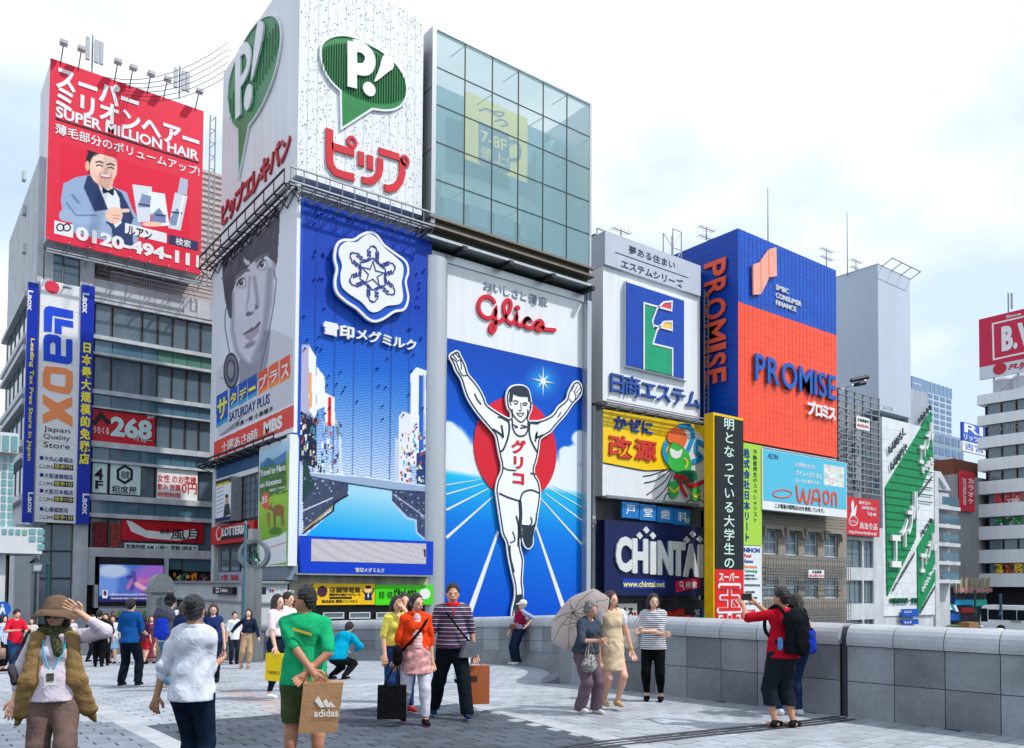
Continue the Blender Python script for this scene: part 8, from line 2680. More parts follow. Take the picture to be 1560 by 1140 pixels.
 return dict(root=root,S=S,T=T,Hd=Hd,wR=wR,wL=wL,eR=eR,eL=eL,sR=sR,sL=sL,g=g,rz=rz,h=h,aR=aR,aL=aL,kR=kR,kL=kL)
def held(P,name,label,cat,group=None):
 return thing(name,label,cat,tuple(P['g']),group,P['rz'])
def lbox(c,d,yaw=0.0,taper=1.0,tilt=0.0):
 """box of size d hanging from top centre c, optional taper of the bottom"""
 v = []
 for z,k in ((0,1.0),(-d[2],taper)):
  for x,y in ((-1,-1),(1,-1),(1,1),(-1,1)):
   p = rotz(V3(x * d[0] / 2 * k,y * d[1] / 2 * k,z),yaw)
   p = V3(p[0] + tilt * z,p[1],p[2]) + c
   v.append(tuple(p))
 return v,[(0,1,2,3),(7,6,5,4),(0,4,5,1),(1,5,6,2),(2,6,7,3),(3,7,4,0)]
def soft(P,name,prims,mat,parent,cuts=(),fold=.003,h=None,ff=45):
 global _pc
 _pc += 1
 v,F = sdf_mesh(prims,h or min(P['h'],.011),cuts=cuts,fold=fold,ff=ff,seed=_pc)
 return mk(name,v,F,mat,parent)
def strap(P,pts,r,mat,parent,name='strap',flat=None):
 q = MB(); q.tube(smoothpts([tuple(p) for p in pts],5),r,6); return mk(name,q.v,q.f,mat,parent)
# ------------------------------------------------------------------ the people on the bridge
JEANS,NAVY_,BLK,WHT = (44,62,92),(24,32,46),(22,23,27),(214,216,222)
# woman shading her eyes under a brown hat
p = person(88,0,1.56,22,'woman in a brown hat and sunglasses shading her eyes, brown vest over a pale tunic',at=6.6,R_=(-.19,-.03,.44),L_=(.125,-.13,.935),pL=(1,-.15,-.3),pR=(-.8,.6,0),fR=(-.07,.06,0),fL=(.07,-.12,0),
           build=1.06,female=True,top=(206,196,210),slv=.78,hem=.49,loose=.014,pants=(112,92,86),pleg=1.9,plen=.03,head=(-12,0),hair='bob',hairc=(40,34,32),curl=(.4,.3),fold=.006,shoes=(60,50,44))
S,Hd,T,root = p['S'],p['Hd'],p['T'],p['root']
HATB = CL(108,88,74)
soft(p,'hat',[cone(Hd((0,.012,.975)),Hd((0,.01,.955)),.066 * S,.070 * S,.02,(1,1,.85))],HATB,root,cuts=[(tuple(Hd((0,0,.948))),(0,0,-1))],fold=.004)
q = MB(); n = 28; vs_,fs = [],[]
for k in range(n):
 a = 2 * math.pi * k / n
 for r,z in ((.060,.958),(.085,.950),(.112,.930 + .010 * math.sin(3 * a)),(.110,.926 + .010 * math.sin(3 * a)),(.083,.946),(.058,.952)):
  ex = 1.15 if math.cos(a + math.pi / 2) > 0 else .95
  vs_.append(tuple(Hd((r * math.cos(a),r * math.sin(a) * ex - .005,z - (.012 if r > .1 else 0) * 1.0))))
for k in range(n):
 for j in range(6): a,b = k * 6 + j,k * 6 + (j + 1) % 6; c,d = ((k + 1) % n) * 6 + (j + 1) % 6,((k + 1) % n) * 6 + j; fs.append((a,b,c,d))
mk('hat_brim',vs_,fs,HATB,root)
for s in (-1,1): v,f = blob(Hd((s * .021,-.058,.924)),(.019 * S,.006,.014 * S)); mk('sunglass_lens',v,f,C(16,12,12,.1),root)
soft(p,'scarf',[cone(T((-.05,-.03,.842)),T((.05,-.03,.842)),.030 * S,None,.02),cone(T((0,-.065,.83)),T((.02,-.085,.745)),.020 * S,.026 * S,.02)],M('patterned_scarf',rgb(70,74,44),.8,var=.9,vscale=55),root,fold=.004)
VEST = CL(138,112,74)
for s,e in ((-1,-.14),(1,.155)):
 soft(p,'vest_panel',[cone(T((s * .075,-.055,.82)),T((s * .105,-.07,.60)),.028 * S,.034 * S,.02,(1.25,.7,1)),cone(T((s * .105,-.07,.60)),(e * S,-.02 * S,.44 * S),.034 * S,.036 * S,.03,(1.35,.7,1)),cone((e * S,-.02 * S,.44 * S),(e * 1.22 * S,.02,.37 * S),.026 * S,.010 * S,.02,(1.2,.7,1))],VEST,root,fold=.0025,ff=70)
soft(p,'vest_back',[cone(T((-.07,.06,.80)),T((.07,.06,.80)),.04 * S,None,.03),cone(T((0,.07,.78)),(0,.08 * S,.46 * S),.075 * S,.125 * S,.03,(1.2,.5,1))],VEST,root,cuts=[((0,0,.43 * S),(0,0,-1))],fold=.006)
CY = C(60,170,200,.5)
strap(p,[T((-.045,-.04,.85)),T((-.045,-.085,.76)),T((-.012,-.125,.655))],.006,CY,root,'lanyard'); strap(p,[T((.045,-.04,.85)),T((.05,-.085,.76)),T((.005,-.125,.655))],.006,CY,root,'lanyard')
v,f = lbox(T((-.004,-.133,.658)),(.085,.006,.12)); cd = mk('name_card',v,f,C(226,228,232),root,smooth=False)
v,f = lbox(T((-.004,-.138,.640)),(.05,.004,.06)); mk('card_photo',v,f,M('card_print',rgb(90,80,70),.4,var=.8,vscale=40),cd,smooth=False)
b = held(p,'shoulder_bag','dark grey shoulder bag tucked under the arm of the woman in the brown hat','bag')
soft(p,'bag_body',[cone(T((-.19,-.03,.66)),T((-.17,-.02,.60)),.035,.045,.03,(.8,1.6,1))],CL(70,66,74),b)
strap(p,[T((-.19,-.07,.69)),T((-.115,-.02,.85)),T((-.18,.05,.70))],.009,CL(60,56,62),b)
# woman in white shirt from behind
p = person(297,0,1.60,172,'woman seen from behind in a white shirt with rolled sleeves, hair in a bun',at=6.6,R_=(-.05,-.17,.66),L_=(.20,.03,.425),pL=(.3,.9,0),pR=(-.15,1,0),fR=(-.05,.02,0),fL=(.05,-.08,0),
           female=True,build=1.0,top=(206,211,224),slv=.62,hem=.485,loose=.012,pants=(22,36,56),pleg=.5,plen=.05,hair='bun',hairc=(46,48,54),head=(15,.1),fold=.0075,collar=(206,211,224),skn=(178,132,108))
S,T,root = p['S'],p['T'],p['root']
for e,w,nm in ((p['eR'],p['wR'],1),(p['eL'],p['wL'],1)):
 d = unit(w - e); soft(p,'rolled_cuff',[cone(e + d * .045,e + d * .08,.042,.041,.01)],CL(206,211,224),root,fold=.004)
# man in green t-shirt from behind holding a paper bag behind his back
p = person(466,0,1.68,186,'man in a green t-shirt and olive shorts seen from behind, hands clasped behind his back',at=7.25,R_=(-.03,.135,.565),L_=(-.06,.15,.575),pL=(1,.1,-.2),pR=(-1,.1,-.2),head=(82,0),build=1.06,
           top=(30,164,108),slv=.44,hem=.495,loose=.013,pants=(78,94,60),pleg=2.2,plen=.285,hair='short',hairc=(24,22,24),skn=(176,124,98),fR=(-.075,0,0),fL=(.075,-.02,0),shoes=(60,60,64),fold=.006,curl=(.9,.9))
S,T,root = p['S'],p['T'],p['root']
GX1,GX2 = C(20,120,84),C(210,180,60)
q = MB()
for i in range(9): q.box(-.10 + .004 * i,.10 - .006 * i,0,.002,0 + i * .018,.006 + i * .018)
vv = [tuple(T((-.0,.093,.70)) + V3(a,b + .010 + abs(a) * .0 - abs(a) ** 2 * 1.2,c)) for a,b,c in q.v]; mk('shirt_print',vv,q.f,GX1,root,smooth=False,kind='stuff')
q = MB(); q.box(-.085,.085,0,.003,0,.022); ca,sa = math.cos(.3),math.sin(.3)
vv = [tuple(T((-.0,.098,.765)) + V3(a * ca,b + .012 - a * a * 1.2,c + a * sa)) for a,b,c in q.v]; mk('shirt_print',vv,q.f,GX2,root,smooth=False)
b = held(p,'paper_bag','brown paper bag with white stripes held behind the back of the man in green','bag')
KR = M('kraft_paper',rgb(176,134,96),.8,var=.12,vscale=7,bump=.3,bscale=12)
hc = V3(-.20,.26,.52 * S)
v,f = lbox(hc,(.33,.13,.42),.12,.97,-.10); mk('bag_body',v,f,KR,b,smooth=False)
for s in (-1,1): strap(p,[hc + V3(s * .075,.05,0),V3(-.10 + s * .02,.26,.585 * S),V3(-.07,.25,.59 * S)],.004,KR,b,'handle')
q = MB()
bp = lambda x,z: (x,z)
def onbag(x,z,e=.0):
 w = rotz(V3(x,.0655,0),.12); return (hc[0] + w[0] - .10 * -(.42 - z) * -1,hc[1] + w[1] + e,hc[2] - (.42 - z))
for pts in ([(.085,.215),(.055,.215),(.03,.245),(.045,.265)],[(.045,.215),(.005,.215),(-.02,.26),(.01,.29)],[(-.005,.215),(-.045,.215),(-.085,.275),(-.05,.31)][::1]):
 q.face([onbag(-x,z,.004) for x,z in pts][::-1])
mk('printed_mark',q.v,q.f,C(226,222,214),b,smooth=False)
va,fs = glyph_mesh('adidas',0.0,.02)
lo_,hi_ = va.min(0),va.max(0)
vv = [onbag(.10 - (a - lo_[0]) / (hi_[0] - lo_[0]) * .2,.135 + (c - lo_[1]) / (hi_[1] - lo_[1]) * .065,.004) for a,c,_ in va]
mk('lettering',vv,[f[::-1] for f in fs],C(226,222,214),b,smooth=False)
# young woman with yellow bag, and companion
p = person(421,1064,1.62,62,'young woman with long dark hair and a pale pink t-shirt carrying a yellow bag',R_=(-.13,-.10,.50),L_=(.13,.04,.50),fR=(-.05,.04,0),fL=(.045,-.10,0),female=True,build=.9,
           top=(222,206,212),slv=.42,hem=.60,pants=(26,38,56),pleg=.2,plen=.07,hair='long',hairc=(34,26,26),shoes=(226,228,232),sole=(235,235,238),skn=(220,176,156),loose=.014)
b = held(p,'yellow_bag','bright yellow plastic shopping bag with dark lettering in the hand of the young woman','bag')
c = p['wR'] + V3(0,-.02,-.10); v,f = lbox(c,(.08,.34,.42),.0,1.05,0); YB_ = C(240,208,0,.4); o = mk('bag_body',v,f,YB_,b,smooth=False)
strap(p,[c + V3(0,-.08,0),p['wR'] + V3(0,-.01,-.035),c + V3(0,.08,0)],.006,YB_,b,'handle')
va,fs = glyph_mesh('FOREVER 21',0.0,.01); lo_,hi_ = va.min(0),va.max(0)
vv = [(c[0] - .045,c[1] + .12 - (a - lo_[0]) / (hi_[0] - lo_[0]) * .24,c[2] - .32 + (z - lo_[1]) / (hi_[1] - lo_[1]) * .05) for a,z,_ in va]; mk('lettering',vv,fs,C(70,50,10),b,smooth=False)
person(437,1052,1.70,75,'man in a white shirt partly hidden behind the young woman with the yellow bag',top=(216,216,214),pants=(30,44,64),hair='short',shoes=(220,220,222))
# woman striding in navy top
p = person(377,1018,1.58,12,'smiling woman striding in a navy long sleeved top and beige trousers',R_=(-.27,-.04,.60),L_=(.19,-.12,.50),pR=(-.8,.2,-.8),fR=(-.10,-.04,.0),fL=(.02,-.10,0),female=True,top=(28,40,62),slv=.95,hem=.60,pants=(178,150,120),pleg=1.2,plen=.10,
           hair='bob',hairc=(40,30,28),skn=(222,176,152),shoes=(150,110,90))
b = held(p,'shoulder_bag','small brown bag on a thin strap worn by the striding woman in navy','bag')
soft(p,'bag_body',[cone(V3(-.19,0,.56 * 1.58),V3(-.19,0,.50 * 1.58),.05,.055,.02,(.6,1,1))],CL(120,80,64),b); strap(p,[V3(-.19,0,.58 * 1.58),p['T']((-.03,-.09,.75)),p['T']((.07,-.02,.84))],.006,CL(110,70,56),b)
person(356,1012,1.55,35,'man with short black hair in a white shirt behind the striding woman',top=(220,222,226),slv=.5,pants=(40,44,56),hair='short')
person(323,1040,1.60,8,'woman with brown hair looking down in a sleeveless navy dress top',female=True,top=(34,52,104),slv=.06,hem=.5,pants=(30,34,50),hair='long',hairc=(86,54,42),head=(10,-.25),skn=(226,184,164))
# backpack man and woman in navy
p = person(257,1046,1.74,178,'man in a black cap, grey t-shirt and faded jeans walking away',top=(200,204,212),slv=.45,hem=.5,pants=(84,122,150),pleg=1.6,plen=.05,fR=(-.06,.14,.03),fL=(.06,-.14,0),hair='short',shoes=(130,110,104),facefeat=False)
S,T,Hd,root = p['S'],p['T'],p['Hd'],p['root']
soft(p,'cap',[cone(Hd((0,.005,.968)),Hd((0,.005,.945)),.062 * S,.062 * S,.01,(.9,1,1)),cone(Hd((0,-.06,.95)),Hd((0,-.10,.945)),.04 * S,.03 * S,.01,(1,1,.2))],CL(26,28,34),root,cuts=[(tuple(Hd((0,0,.938))),(0,0,-1))],fold=0)
def backpack(p,name_label,mat,mat2,s=1.0,z0=.82,z1=.56,w=.105):
 T,S = p['T'],p['S']
 b = held(p,'backpack',name_label,'backpack')
 soft(p,'bag_body',[cone(T((-w * .35,.135,z0 - .06)),T((w * .35,.135,z0 - .06)),.065 * S * s,None,.03),cone(T((0,.14,z0 - .05)),T((0,.145,z1 + .03)),w * S * .85,w * S,.03,(1,.62,1))],mat,b,cuts=[(tuple(T((0,0,z1))),(0,0,-1))],fold=.004)
 soft(p,'front_pocket',[cone(T((0,.195,z1 + .15)),T((0,.20,z1 + .05)),w * S * .6,w * S * .66,.02,(1,.38,1))],mat2,b,fold=.003)
 for sg in (-1,1): strap(p,[T((sg * .06,.10,z0 - .02)),T((sg * .075,.02,.875)),T((sg * .08,-.075,.80)),T((sg * .095,-.06,.68)),T((sg * .09,.09,.60))],.013 * S,mat,b,'shoulder_strap')
 return b
backpack(p,'grey and black backpack with a blue patch on the man in the black cap',CL(70,74,86),CL(30,60,190),1.1,.85,.555,.125)
person(279,1052,1.60,165,'woman with reddish brown hair in a navy shirt seen from behind',female=True,top=(30,48,88),slv=.6,hem=.5,pants=(40,60,90),hair='bob',hairc=(90,52,42),facefeat=False)
# man in blue shirt
person(197,1045,1.72,176,'man in a blue short sleeved shirt and dark jeans standing with his back turned',R_=(-.10,-.15,.60),L_=(.11,-.13,.56),pL=(.3,1,0),pR=(-.3,1,0),fR=(-.095,-.02,0),fL=(.085,.02,0),top=(22,78,142),slv=.46,hem=.50,loose=.011,collar=(22,78,142),
       pants=(20,28,40),pleg=1.4,plen=.045,hair='short',shoes=(26,30,38),sole=(214,216,222),facefeat=False,footyaw=0,fold=.006)
p = person(22,1026,1.72,62,'man in a red t-shirt and jeans looking at his phone',R_=(-.10,-.17,.68),L_=(.04,-.20,.66),pL=(.8,.6,-.6),pR=(-.8,.6,-.6),head=(0,-.3),top=(204,30,56),slv=.45,pants=(38,70,112),pleg=1.3,hair='short',shoes=(90,90,96))
b = held(p,'phone','phone in the hands of the man in the red t-shirt','phone'); v,f = lbox((p['wR'] + p['wL']) / 2 + V3(0,-.10,.08),(.07,.012,.13)); mk('case',v,f,BLACK,b)
person(47,1012,1.56,10,'woman with brown hair behind the man in the red t-shirt',female=True,top=(200,196,192),pants=(60,64,80),hair='long',hairc=(84,58,46),skn=(222,178,156))
p = person(3,1023,1.60,95,'woman in a blue and white striped blouse and black trousers at the left edge',female=True,top=stripes_mat('blue_stripe','X',.035,[(.5,rgb(90,130,200)),(.5,rgb(214,220,232))]),hem=.48,slv=.6,pants=(26,26,32),plen=.1,hair='bob')
b = held(p,'handbag','brown and white handbag carried by the woman in the striped blouse','bag'); c = p['wR'] + V3(0,0,-.12); v,f = lbox(c,(.1,.3,.3)); mk('bag_body',v,f,C(150,120,104),b); strap(p,[c + V3(0,-.08,0),p['wR'] + V3(0,0,-.04),c + V3(0,.08,0)],.008,C(110,84,70),b,'handle')
# distant crowd by the shops
crowd = [(150,1016,1.70,200,(22,22,28),(20,20,24),'tall person all in black with a backpack among the far pedestrians'),(159,1014,1.62,20,(40,34,40),(24,24,30),'person in a dark jacket beside the tall person in black'),
         (171,1011,1.56,10,(214,216,222),(120,160,200),'woman in a white top and pale blue skirt in front of the shop entrance'),(219,1012,1.55,160,(70,40,60),(196,40,50),'girl in a dark patterned top and red shorts'),
         (229,1011,1.52,30,(120,60,80),(60,34,46),'woman in a pink flowered robe'),(140,1008,1.64,90,(60,66,84),(30,34,46),'person in grey walking past the shop entrance'),
         (166,1003,1.60,250,(150,60,60),(36,40,60),'person in a dull red top farther back'),(211,1004,1.66,20,(34,60,110),(30,30,40),'person in a dark blue top farther back'),(108,1004,1.62,60,(200,200,204),(40,44,60),'person in a pale top by the dark glass wall'),(310,1014,1.58,300,(160,160,166),(60,60,70),'person in a grey top near the toilet block')]
for px,py,H,f_,tc,pc,lb in crowd:
 fem = 'woman' in lb or 'girl' in lb
 person(px,py,H,f_,lb,female=fem,top=tc,slv=.6,pants=None if 'skirt' in lb or 'robe' in lb else pc,skirt=(pc,.30,.12) if 'skirt' in lb else ((tc,.12,.11) if 'robe' in lb else None),plen=.3 if 'shorts' in lb else .05,hair='bob' if fem else 'short',facefeat=False,fR=(-.06,.06,0),fL=(.06,-.07,0),group='distant pedestrians by the shops',simple=True)
# crouching person in cyan jacket
person(513,1036,1.60,150,'person crouching in a bright cyan jacket beside the man in green',hipz=.28,lean=(0,-.55),R_=(-.10,-.25,.36),L_=(.10,-.25,.36),pR=(-1,.3,0),pL=(1,.3,0),fR=(-.08,-.06,0),fL=(.09,.0,0),top=(0,150,186),slv=.9,hem=.50,loose=.024,pants=(24,26,30),hair='short',shoes=(20,22,26),sole=(220,220,224),facefeat=False)
# girl in yellow with a hand at her mouth, friend behind
p = person(603,1084,1.56,32,'girl in a yellow t-shirt holding one hand to her mouth',R_=(-.13,-.05,.50),L_=(.02,-.10,.885),pL=(.5,-.7,-1),fR=(-.09,.03,0),fL=(.10,-.10,0),female=True,top=(226,214,96),slv=.44,hem=.57,pants=(36,66,116),pleg=.6,plen=.06,hair='bob',hairc=(30,24,26),shoes=(150,30,46),sole=(230,228,226))
b = held(p,'shoulder_bag','black shoulder bag worn by the girl in yellow','bag'); soft(p,'bag_body',[cone(V3(.02,-.15,.58 * 1.56),V3(.02,-.15,.52 * 1.56),.06,.065,.02,(1.5,.6,1))],CL(20,20,24),b)
person(614,1070,1.60,20,'woman with a brown fringe hidden behind the girl in yellow',female=True,top=(200,150,120),pants=(40,60,100),hair='bob',hairc=(56,34,34))
# woman in orange jacket
PAT = M('pink_pattern_cloth',rgb(206,150,150),.85,var=.5,vscale=26)
p = person(632,1102,1.60,18,'woman in an orange jacket over a pink patterned tunic carrying a black tote',R_=(-.16,-.02,.455),L_=(.13,.0,.48),pR=(-.8,.8,0),fR=(-.09,.06,.015),fL=(.06,-.13,0),female=True,build=1.0,head=(28,-.05),
           top=(226,66,28),slv=.62,hem=.565,loose=.013,collar=(226,66,28),skirt=(PAT,.385,.108),pants=(196,196,210),pleg=.7,plen=.065,hair='pony',hairc=(34,26,26),shoes=(30,26,32),sole=(236,60,140),fold=.006,skn=(212,164,138))
S,T,root = p['S'],p['T'],p['root']
TUN = stripes_mat('tunic_stripe','Z',.04,[(.55,rgb(220,150,150)),(.45,rgb(226,210,206))])
soft(p,'tunic_front',[cone(T((0,-.046,.825)),T((0,-.070,.60)),.026 * S,.040 * S,.02,(1.1,.8,1))],TUN,root,fold=.002)
b = held(p,'tote_bag','large plain black tote bag in the hand of the woman in orange','bag')
c = p['wR'] + V3(-.07,-.12,-.30); v,f = lbox(c,(.34,.12,.40),-.2,1.03); mk('bag_body',v,f,CL(22,23,26),b,smooth=False)
for s in (-1,1): strap(p,[c + V3(-.09,s * .03,0),p['wR'] + V3(-.01,-.01,-.06),c + V3(.09,s * .03,0)],.009,CL(22,23,26),b,'handle')
b = held(p,'shoulder_bag','black crossbody bag on a wide strap over the orange jacket','bag')
strap(p,[T((.10,.0,.835)),T((.04,-.085,.75)),T((-.06,-.12,.64)),T((-.14,-.06,.55))],.018,CL(20,20,24),b); soft(p,'bag_body',[cone(T((-.15,-.04,.56)),T((-.15,-.03,.50)),.05 * S,.055 * S,.02,(.7,1.3,1))],CL(20,20,24),b)
# man in striped polo
POLO = stripes_mat('polo_stripe','Z',.052,[(.30,rgb(24,32,70)),(.12,rgb(214,216,226)),(.30,rgb(24,32,70)),(.10,rgb(160,40,64)),(.18,rgb(24,32,70))],bump=.2)
p = person(688,1093,1.72,10,'smiling man in a navy striped polo shirt with a red collar striding forward',R_=(-.19,-.05,.47),L_=(.18,.02,.46),fR=(-.13,.10,.01),fL=(.10,-.17,0),build=1.05,top=POLO,slv=.46,hem=.525,loose=.016,collar=(206,34,52),pants=(20,28,36),pleg=1.6,plen=.045,
           hair='short',hairc=(26,24,28),skn=(206,152,124),shoes=(26,46,82),sole=(190,196,206),fold=.005,head=(-3,0))
S,T,Hd,root = p['S'],p['T'],p['Hd'],p['root']
v,f = blob(Hd((0,-.0600,.8950)),(.012 * S,.004,.0022 * S)); mk('teeth',v,f,C(235,232,226),root)
soft(p,'placket',[cone(T((0,-.062,.81)),T((0,-.072,.77)),.010 * S,.008 * S,.005,(1,.6,1))],CL(206,34,52),root,fold=0)
b = held(p,'shoulder_bag','grey crossbody bag hanging at the hip of the man in the striped polo','bag')
strap(p,[T((-.085,0,.845)),T((-.03,-.082,.76)),T((.06,-.105,.64)),T((.13,-.09,.56))],.013,CL(24,26,30),b)
c = T((.14,-.10,.575)); v,f = lbox(c,(.22,.09,.20),.35,1.0,.3); mk('bag_body',v,f,CL(104,110,120),b,smooth=False)
b = held(p,'paper_bag','tall orange brown paper bag with a dark label behind the man in the striped polo','bag')
c = p['wL'] + V3(.03,.06,-.20); v,f = lbox(c,(.34,.12,.50),.1); mk('bag_body',v,f,C(170,92,50),b,smooth=False)
v,f = lbox(c + V3(-.05,-.067,-.13),(.12,.01,.07),.1); mk('label_plate',v,f,C(60,40,34),b,smooth=False)
strap(p,[c + V3(-.07,0,0),p['wL'] + V3(0,0,-.06),c + V3(.07,0,0)],.005,C(120,66,40),b,'handle')
p = person(702,1040,1.42,20,'child in an orange hat and pale blue clothes behind the man in the striped polo',top=(150,176,206),slv=.8,pants=(200,206,216),hair='none',facefeat=False)
soft(p,'hat',[cone(p['Hd']((0,0,.955)),p['Hd']((0,0,.93)),.085 * 1.42,.09 * 1.42,.02)],CL(232,160,90),p['root'])
# old man in maroon vest leaning on the parapet
p = person(789,1013,1.62,-62,'old man in a white cap and maroon vest leaning one elbow on the parapet',R_=(-.10,-.10,.50),L_=(.20,.05,.62),pL=(.3,1,.1),lean=(.14,.10),fR=(-.05,-.05,0),fL=(.03,-.02,0),top=(150,160,190),slv=.46,hem=.56,pants=(26,38,60),pleg=1.4,hair='thin',hairc=(190,190,190),shoes=(220,220,220),res=.013)
S,T,Hd,root = p['S'],p['T'],p['Hd'],p['root']
soft(p,'vest',[cone(T((-.07,0,.79)),T((.07,0,.79)),.052 * S,None,.03),cone(T((0,0,.76)),T((0,0,.57)),.104 * S,.106 * S,.03,(1,.78,1))],CL(140,24,56),root,cuts=[(tuple(T((0,0,.555))),(0,0,-1))],fold=.005)
soft(p,'cap',[cone(Hd((0,.008,.965)),Hd((0,.004,.95)),.063 * S,.064 * S,.01,(.95,1,.8)),cone(Hd((0,-.06,.948)),Hd((0,-.085,.942)),.035 * S,.03 * S,.01,(1,1,.25))],CL(214,214,212),root,cuts=[(tuple(Hd((0,0,.936))),(0,0,-1))],fold=0)
b = held(p,'waist_bag','brown waist bag worn by the old man in the maroon vest','bag'); soft(p,'bag_body',[cone(T((-.04,-.10,.585)),T((.04,-.10,.585)),.045 * S,None,.02,(1,.7,1))],CL(110,76,60),b)
# old lady with parasol
p = person(893,1087,1.50,38,'old lady with grey hair in a slate t-shirt holding a parasol',R_=(-.02,-.17,.66),L_=(.17,.0,.42),pR=(-1,.3,-.6),lean=(0,-.12),fR=(-.085,-.02,.02),fL=(.075,-.06,0),female=True,build=1.08,head=(0,-.15),top=(62,74,88),slv=.5,hem=.545,loose=.02,
           pants=(104,86,96),pleg=1.7,plen=.035,hair='grey',hairc=(150,150,152),skn=(192,146,122),shoes=(210,208,204),fold=.005)
S,T = p['S'],p['T']
w = p['wR']; hand = w + V3(0,-.05,.02)
par_ = held(p,'parasol','open cream parasol with small flower print and dark ribs held by the old lady','parasol')
# shaft direction: up and to the viewer's left / away
CFl = rotz(np.array(tuple(CF)),-p['rz']); CRl = rotz(np.array(tuple(CR)),-p['rz'])
ax_ = unit(V3(0,0,1) * .50 - CRl * .50 + CFl * .66)
top_ = hand + ax_ * .66
strap(p,[hand - ax_ * .16 + CRl * .05,hand - ax_ * .15,hand,hand + ax_ * .3,top_ + ax_ * .04],.007,C(120,80,60),par_,'shaft')
q = MB(); q.tube(smoothpts([tuple(hand - ax_ * .08),tuple(hand - ax_ * .15),tuple(hand - ax_ * .17 + CRl * .05),tuple(hand - ax_ * .12 + CRl * .07)],4),.010,6); mk('handle',q.v,q.f,C(200,180,160),par_)
e1_ = unit(np.cross(ax_,V3(0,0,1))); e2_ = np.cross(ax_,e1_)
nr = 8; vs_,fs = [tuple(top_)],[]
rings = ((.22,.035),(.38,.11),(.50,.20))
for ri,(r,dn) in enumerate(rings):
 for k in range(nr * 4):
  a = 2 * math.pi * k / (nr * 4); sc = abs((k % 4) - 2) / 2.0  # ribs at k % 4 == 0
  r2 = r * (.93 + .07 * sc) if ri == 2 else r * (.97 + .03 * sc)
  vs_.append(tuple(top_ + (e1_ * math.cos(a) + e2_ * math.sin(a)) * r2 - ax_ * (dn + (.012 * (1 - sc) if ri < 2 else -.012 * (1 - sc)))))
n = nr * 4
for k in range(n): fs.append((0,1 + k,1 + (k + 1) % n))
for ri in range(2):
 for k in range(n): a = 1 + ri * n; fs.append((a + k,a + n + k,a + n + (k + 1) % n,a + (k + 1) % n))
PCL,t_,b_ = _mat('parasol_cloth')
nz_,cr_,tc_ = t_.nodes.new('ShaderNodeTexVoronoi'),t_.nodes.new('ShaderNodeValToRGB'),t_.nodes.new('ShaderNodeTexCoord')
nz_.inputs['Scale'].default_value = 34
cr_.color_ramp.elements[0].position = .14; cr_.color_ramp.elements[0].color = rgb(150,100,100); cr_.color_ramp.elements[1].position = .22; cr_.color_ramp.elements[1].color = rgb(242,234,230)
t_.links.new(tc_.outputs['Object'],nz_.inputs['Vector']); t_.links.new(nz_.outputs['Distance'],cr_.inputs[0]); t_.links.new(cr_.outputs[0],b_.inputs['Base Color'])
tr_ = t_.nodes.new('ShaderNodeBsdfTranslucent'); ad_ = t_.nodes.new('ShaderNodeMixShader'); ad_.inputs[0].default_value = .5
t_.links.new(cr_.outputs[0],tr_.inputs[0]); t_.links.new(b_.outputs[0],ad_.inputs[1]); t_.links.new(tr_.outputs[0],ad_.inputs[2]); t_.links.new(ad_.outputs[0],t_.nodes['Material Output'].inputs[0])
cv = mk('canopy',vs_,fs,PCL,par_)
sd_ = cv.modifiers.new('thickness','SOLIDIFY'); sd_.thickness = .002
for k in range(nr):
 a = 2 * math.pi * k / nr; d = e1_ * math.cos(a) + e2_ * math.sin(a)
 q = MB(); q.tube([tuple(top_ - ax_ * .01),tuple(top_ + d * .22 * .97 - ax_ * .052),tuple(top_ + d * .38 * .96 - ax_ * .13),tuple(top_ + d * .50 * .94 - ax_ * .205)],.0035,4); q.tube([tuple(top_ - ax_ * .26),tuple(top_ + d * .22 - ax_ * .07)],.003,4); mk('rib',q.v,q.f,C(70,50,46),par_)
b = held(p,'handbag','white and dark patterned handbag hanging from the forearm of the old lady','bag')
PATB = M('speckled_bag_cloth',rgb(150,148,146),.8,var=.95,vscale=42)
c = (p['eR'] + p['wR']) / 2 + V3(0,0,-.04)
soft(p,'bag_body',[cone(c + V3(0,0,-.20),c + V3(0,0,-.28),.07,.10,.03,(1.25,.8,1))],PATB,b,fold=.005)
for s in (-1,1): strap(p,[c + V3(-.06,s * .03,-.17),c + V3(0,s * .01,.045),c + V3(.06,s * .03,-.17)],.008,PATB,b,'handle')
# woman in beige dress
p = person(931,1081,1.64,18,'woman with wavy brown hair in a sleeveless beige dress over a white blouse',R_=(-.15,.02,.49),L_=(.185,-.03,.47),fR=(-.05,.03,.03),fL=(.045,-.04,.03),female=True,head=(22,0),top=(208,186,156),slv=0,hem=.50,dress='dress_top',loose=.010,skirt=((208,186,156),.335,.112),pants=None,
           hair='curly',hairc=(74,46,42),skn=(214,166,144),shoes=(190,160,120),fold=.004)
S,T,root = p['S'],p['T'],p['root']
for s_,e_ in ((p['sR'],p['eR']),(p['sL'],p['eL'])): soft(p,'blouse_sleeve',[cone(s_,s_ + (e_ - s_) * .42,.040 * S,.034 * S,.02)],CL(220,220,224),root,fold=.004)
q = MB()
for s in (-1,1):
 a = T((s * .02,-.078,.585)); b_ = T((s * .085,-.062,.585)); q.tube([tuple(a),tuple((a + b_) / 2 + V3(0,-.008,-.014)),tuple(b_)],.007,5)
mk('pocket_flap',q.v,q.f,CL(190,166,136),root)
soft(p,'watch',[cone(p['wL'] + unit(p['eL'] - p['wL']) * .01,p['wL'] + unit(p['eL'] - p['wL']) * .03,.021 * S,None,.0)],C(190,150,90,.3),root,fold=0)
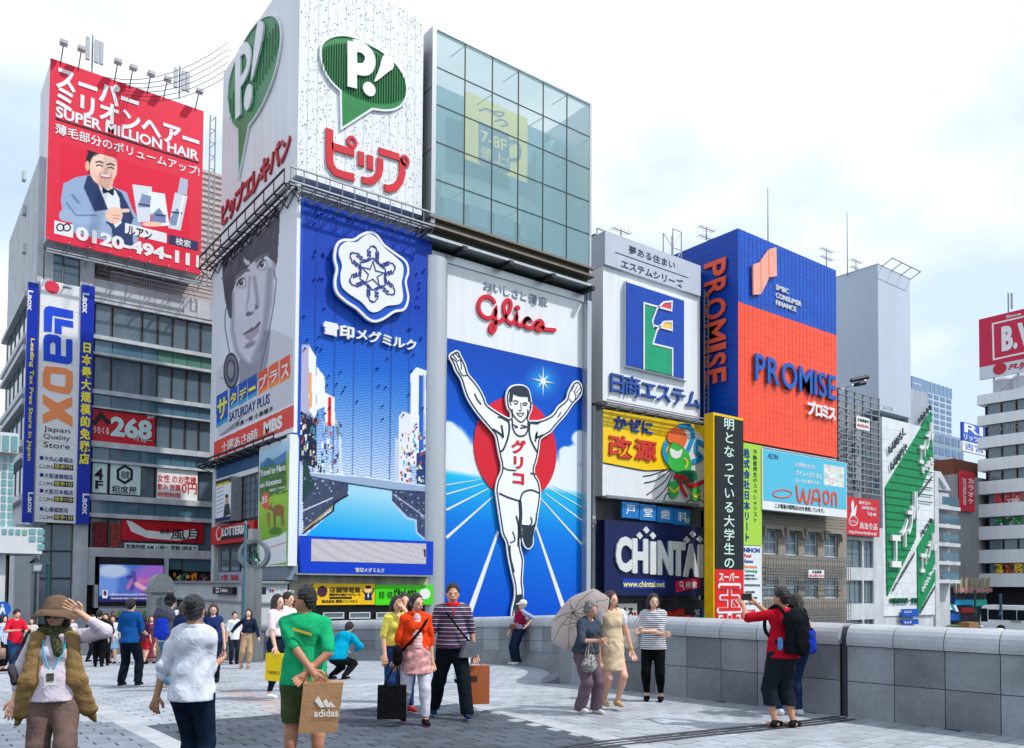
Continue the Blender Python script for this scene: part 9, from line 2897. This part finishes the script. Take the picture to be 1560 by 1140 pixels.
# woman in striped tee with crossed arms
STR = stripes_mat('grey_stripe','Z',.030,[(.5,rgb(216,218,224)),(.5,rgb(92,98,112))])
p = person(995,1068,1.60,-14,'smiling woman in a grey striped t-shirt and black trousers with crossed arms',R_=(.07,-.105,.635),L_=(-.07,-.13,.655),pR=(-1,.25,-.5),pL=(1,.25,-.5),fR=(-.06,0,0),fL=(.07,-.01,0),female=True,build=1.04,head=(22,-.05),top=STR,slv=.47,hem=.485,loose=.016,
           pants=(16,17,21),pleg=.3,plen=.075,hair='long',hairc=(26,22,24),skn=(220,174,150),shoes=(16,16,20),fold=.004)
S,T = p['S'],p['T']
b = held(p,'shoulder_bag','soft off white shoulder bag of the woman in the striped t-shirt','bag')
soft(p,'bag_body',[cone(T((-.20,.02,.62)),T((-.21,.01,.55)),.05 * S,.075 * S,.03,(1.1,.8,1))],CL(206,198,190),b,fold=.006)
strap(p,[T((-.17,.03,.65)),T((-.095,.0,.85)),T((-.22,.02,.65))],.010,CL(206,198,190),b)
# couple photographing: red shirt man and woman behind
p = person(1192,1108,1.70,205,'balding man in a red t-shirt and black cropped trousers raising a phone',R_=(.02,-.25,.885),L_=(.17,-.21,.865),pR=(-.3,-.2,-1),pL=(.9,.1,-.5),fR=(-.065,.03,0),fL=(.06,-.02,0),footyaw=-70,head=(12,0),build=1.04,top=(176,20,40),slv=.46,hem=.50,loose=.013,
           pants=(28,36,42),pleg=1.9,plen=.155,hair='short',hairc=(30,26,26),skn=(188,136,112),shoes=(34,32,34),fold=.006)
b = held(p,'phone','dark phone held up by the man in the red t-shirt to take a picture','phone')
c = (p['wR'] + p['wL']) / 2 + V3(0,-.06,.14); v,f = lbox(c,(.16,.012,.085),0); mk('case',v,f,BLACK,b,smooth=False)
backpack(p,'black backpack on the back of the man in the red t-shirt',CL(22,25,32),CL(16,18,24),1.0,.83,.54,.10)
soft(p,'bottle',[cone(p['T']((.13,.12,.64)),p['T']((.13,.12,.58)),.03,.03,.01)],C(60,130,190),held(p,'water_bottle','small blue and red water bottle in the side pocket of the black backpack','bottle'),fold=0)
RS = stripes_mat('red_stripe','Z',.034,[(.45,rgb(190,40,56)),(.55,rgb(222,214,212))])
p = person(1212,1090,1.62,200,'woman with long dark hair and red striped sleeves beside the raised phone',R_=(-.08,-.16,.70),L_=(.10,-.10,.70),pR=(-1,.2,-.6),fR=(-.03,0,0),fL=(.12,-.06,0),female=True,top=RS,slv=.7,hem=.54,pants=(30,46,80),pleg=.6,hair='long',hairc=(38,26,26),facefeat=False,shoes=(196,198,204))
backpack(p,'blue and black backpack worn low by the woman in red stripes',CL(24,28,44),CL(30,56,170),.8,.74,.52,.075)
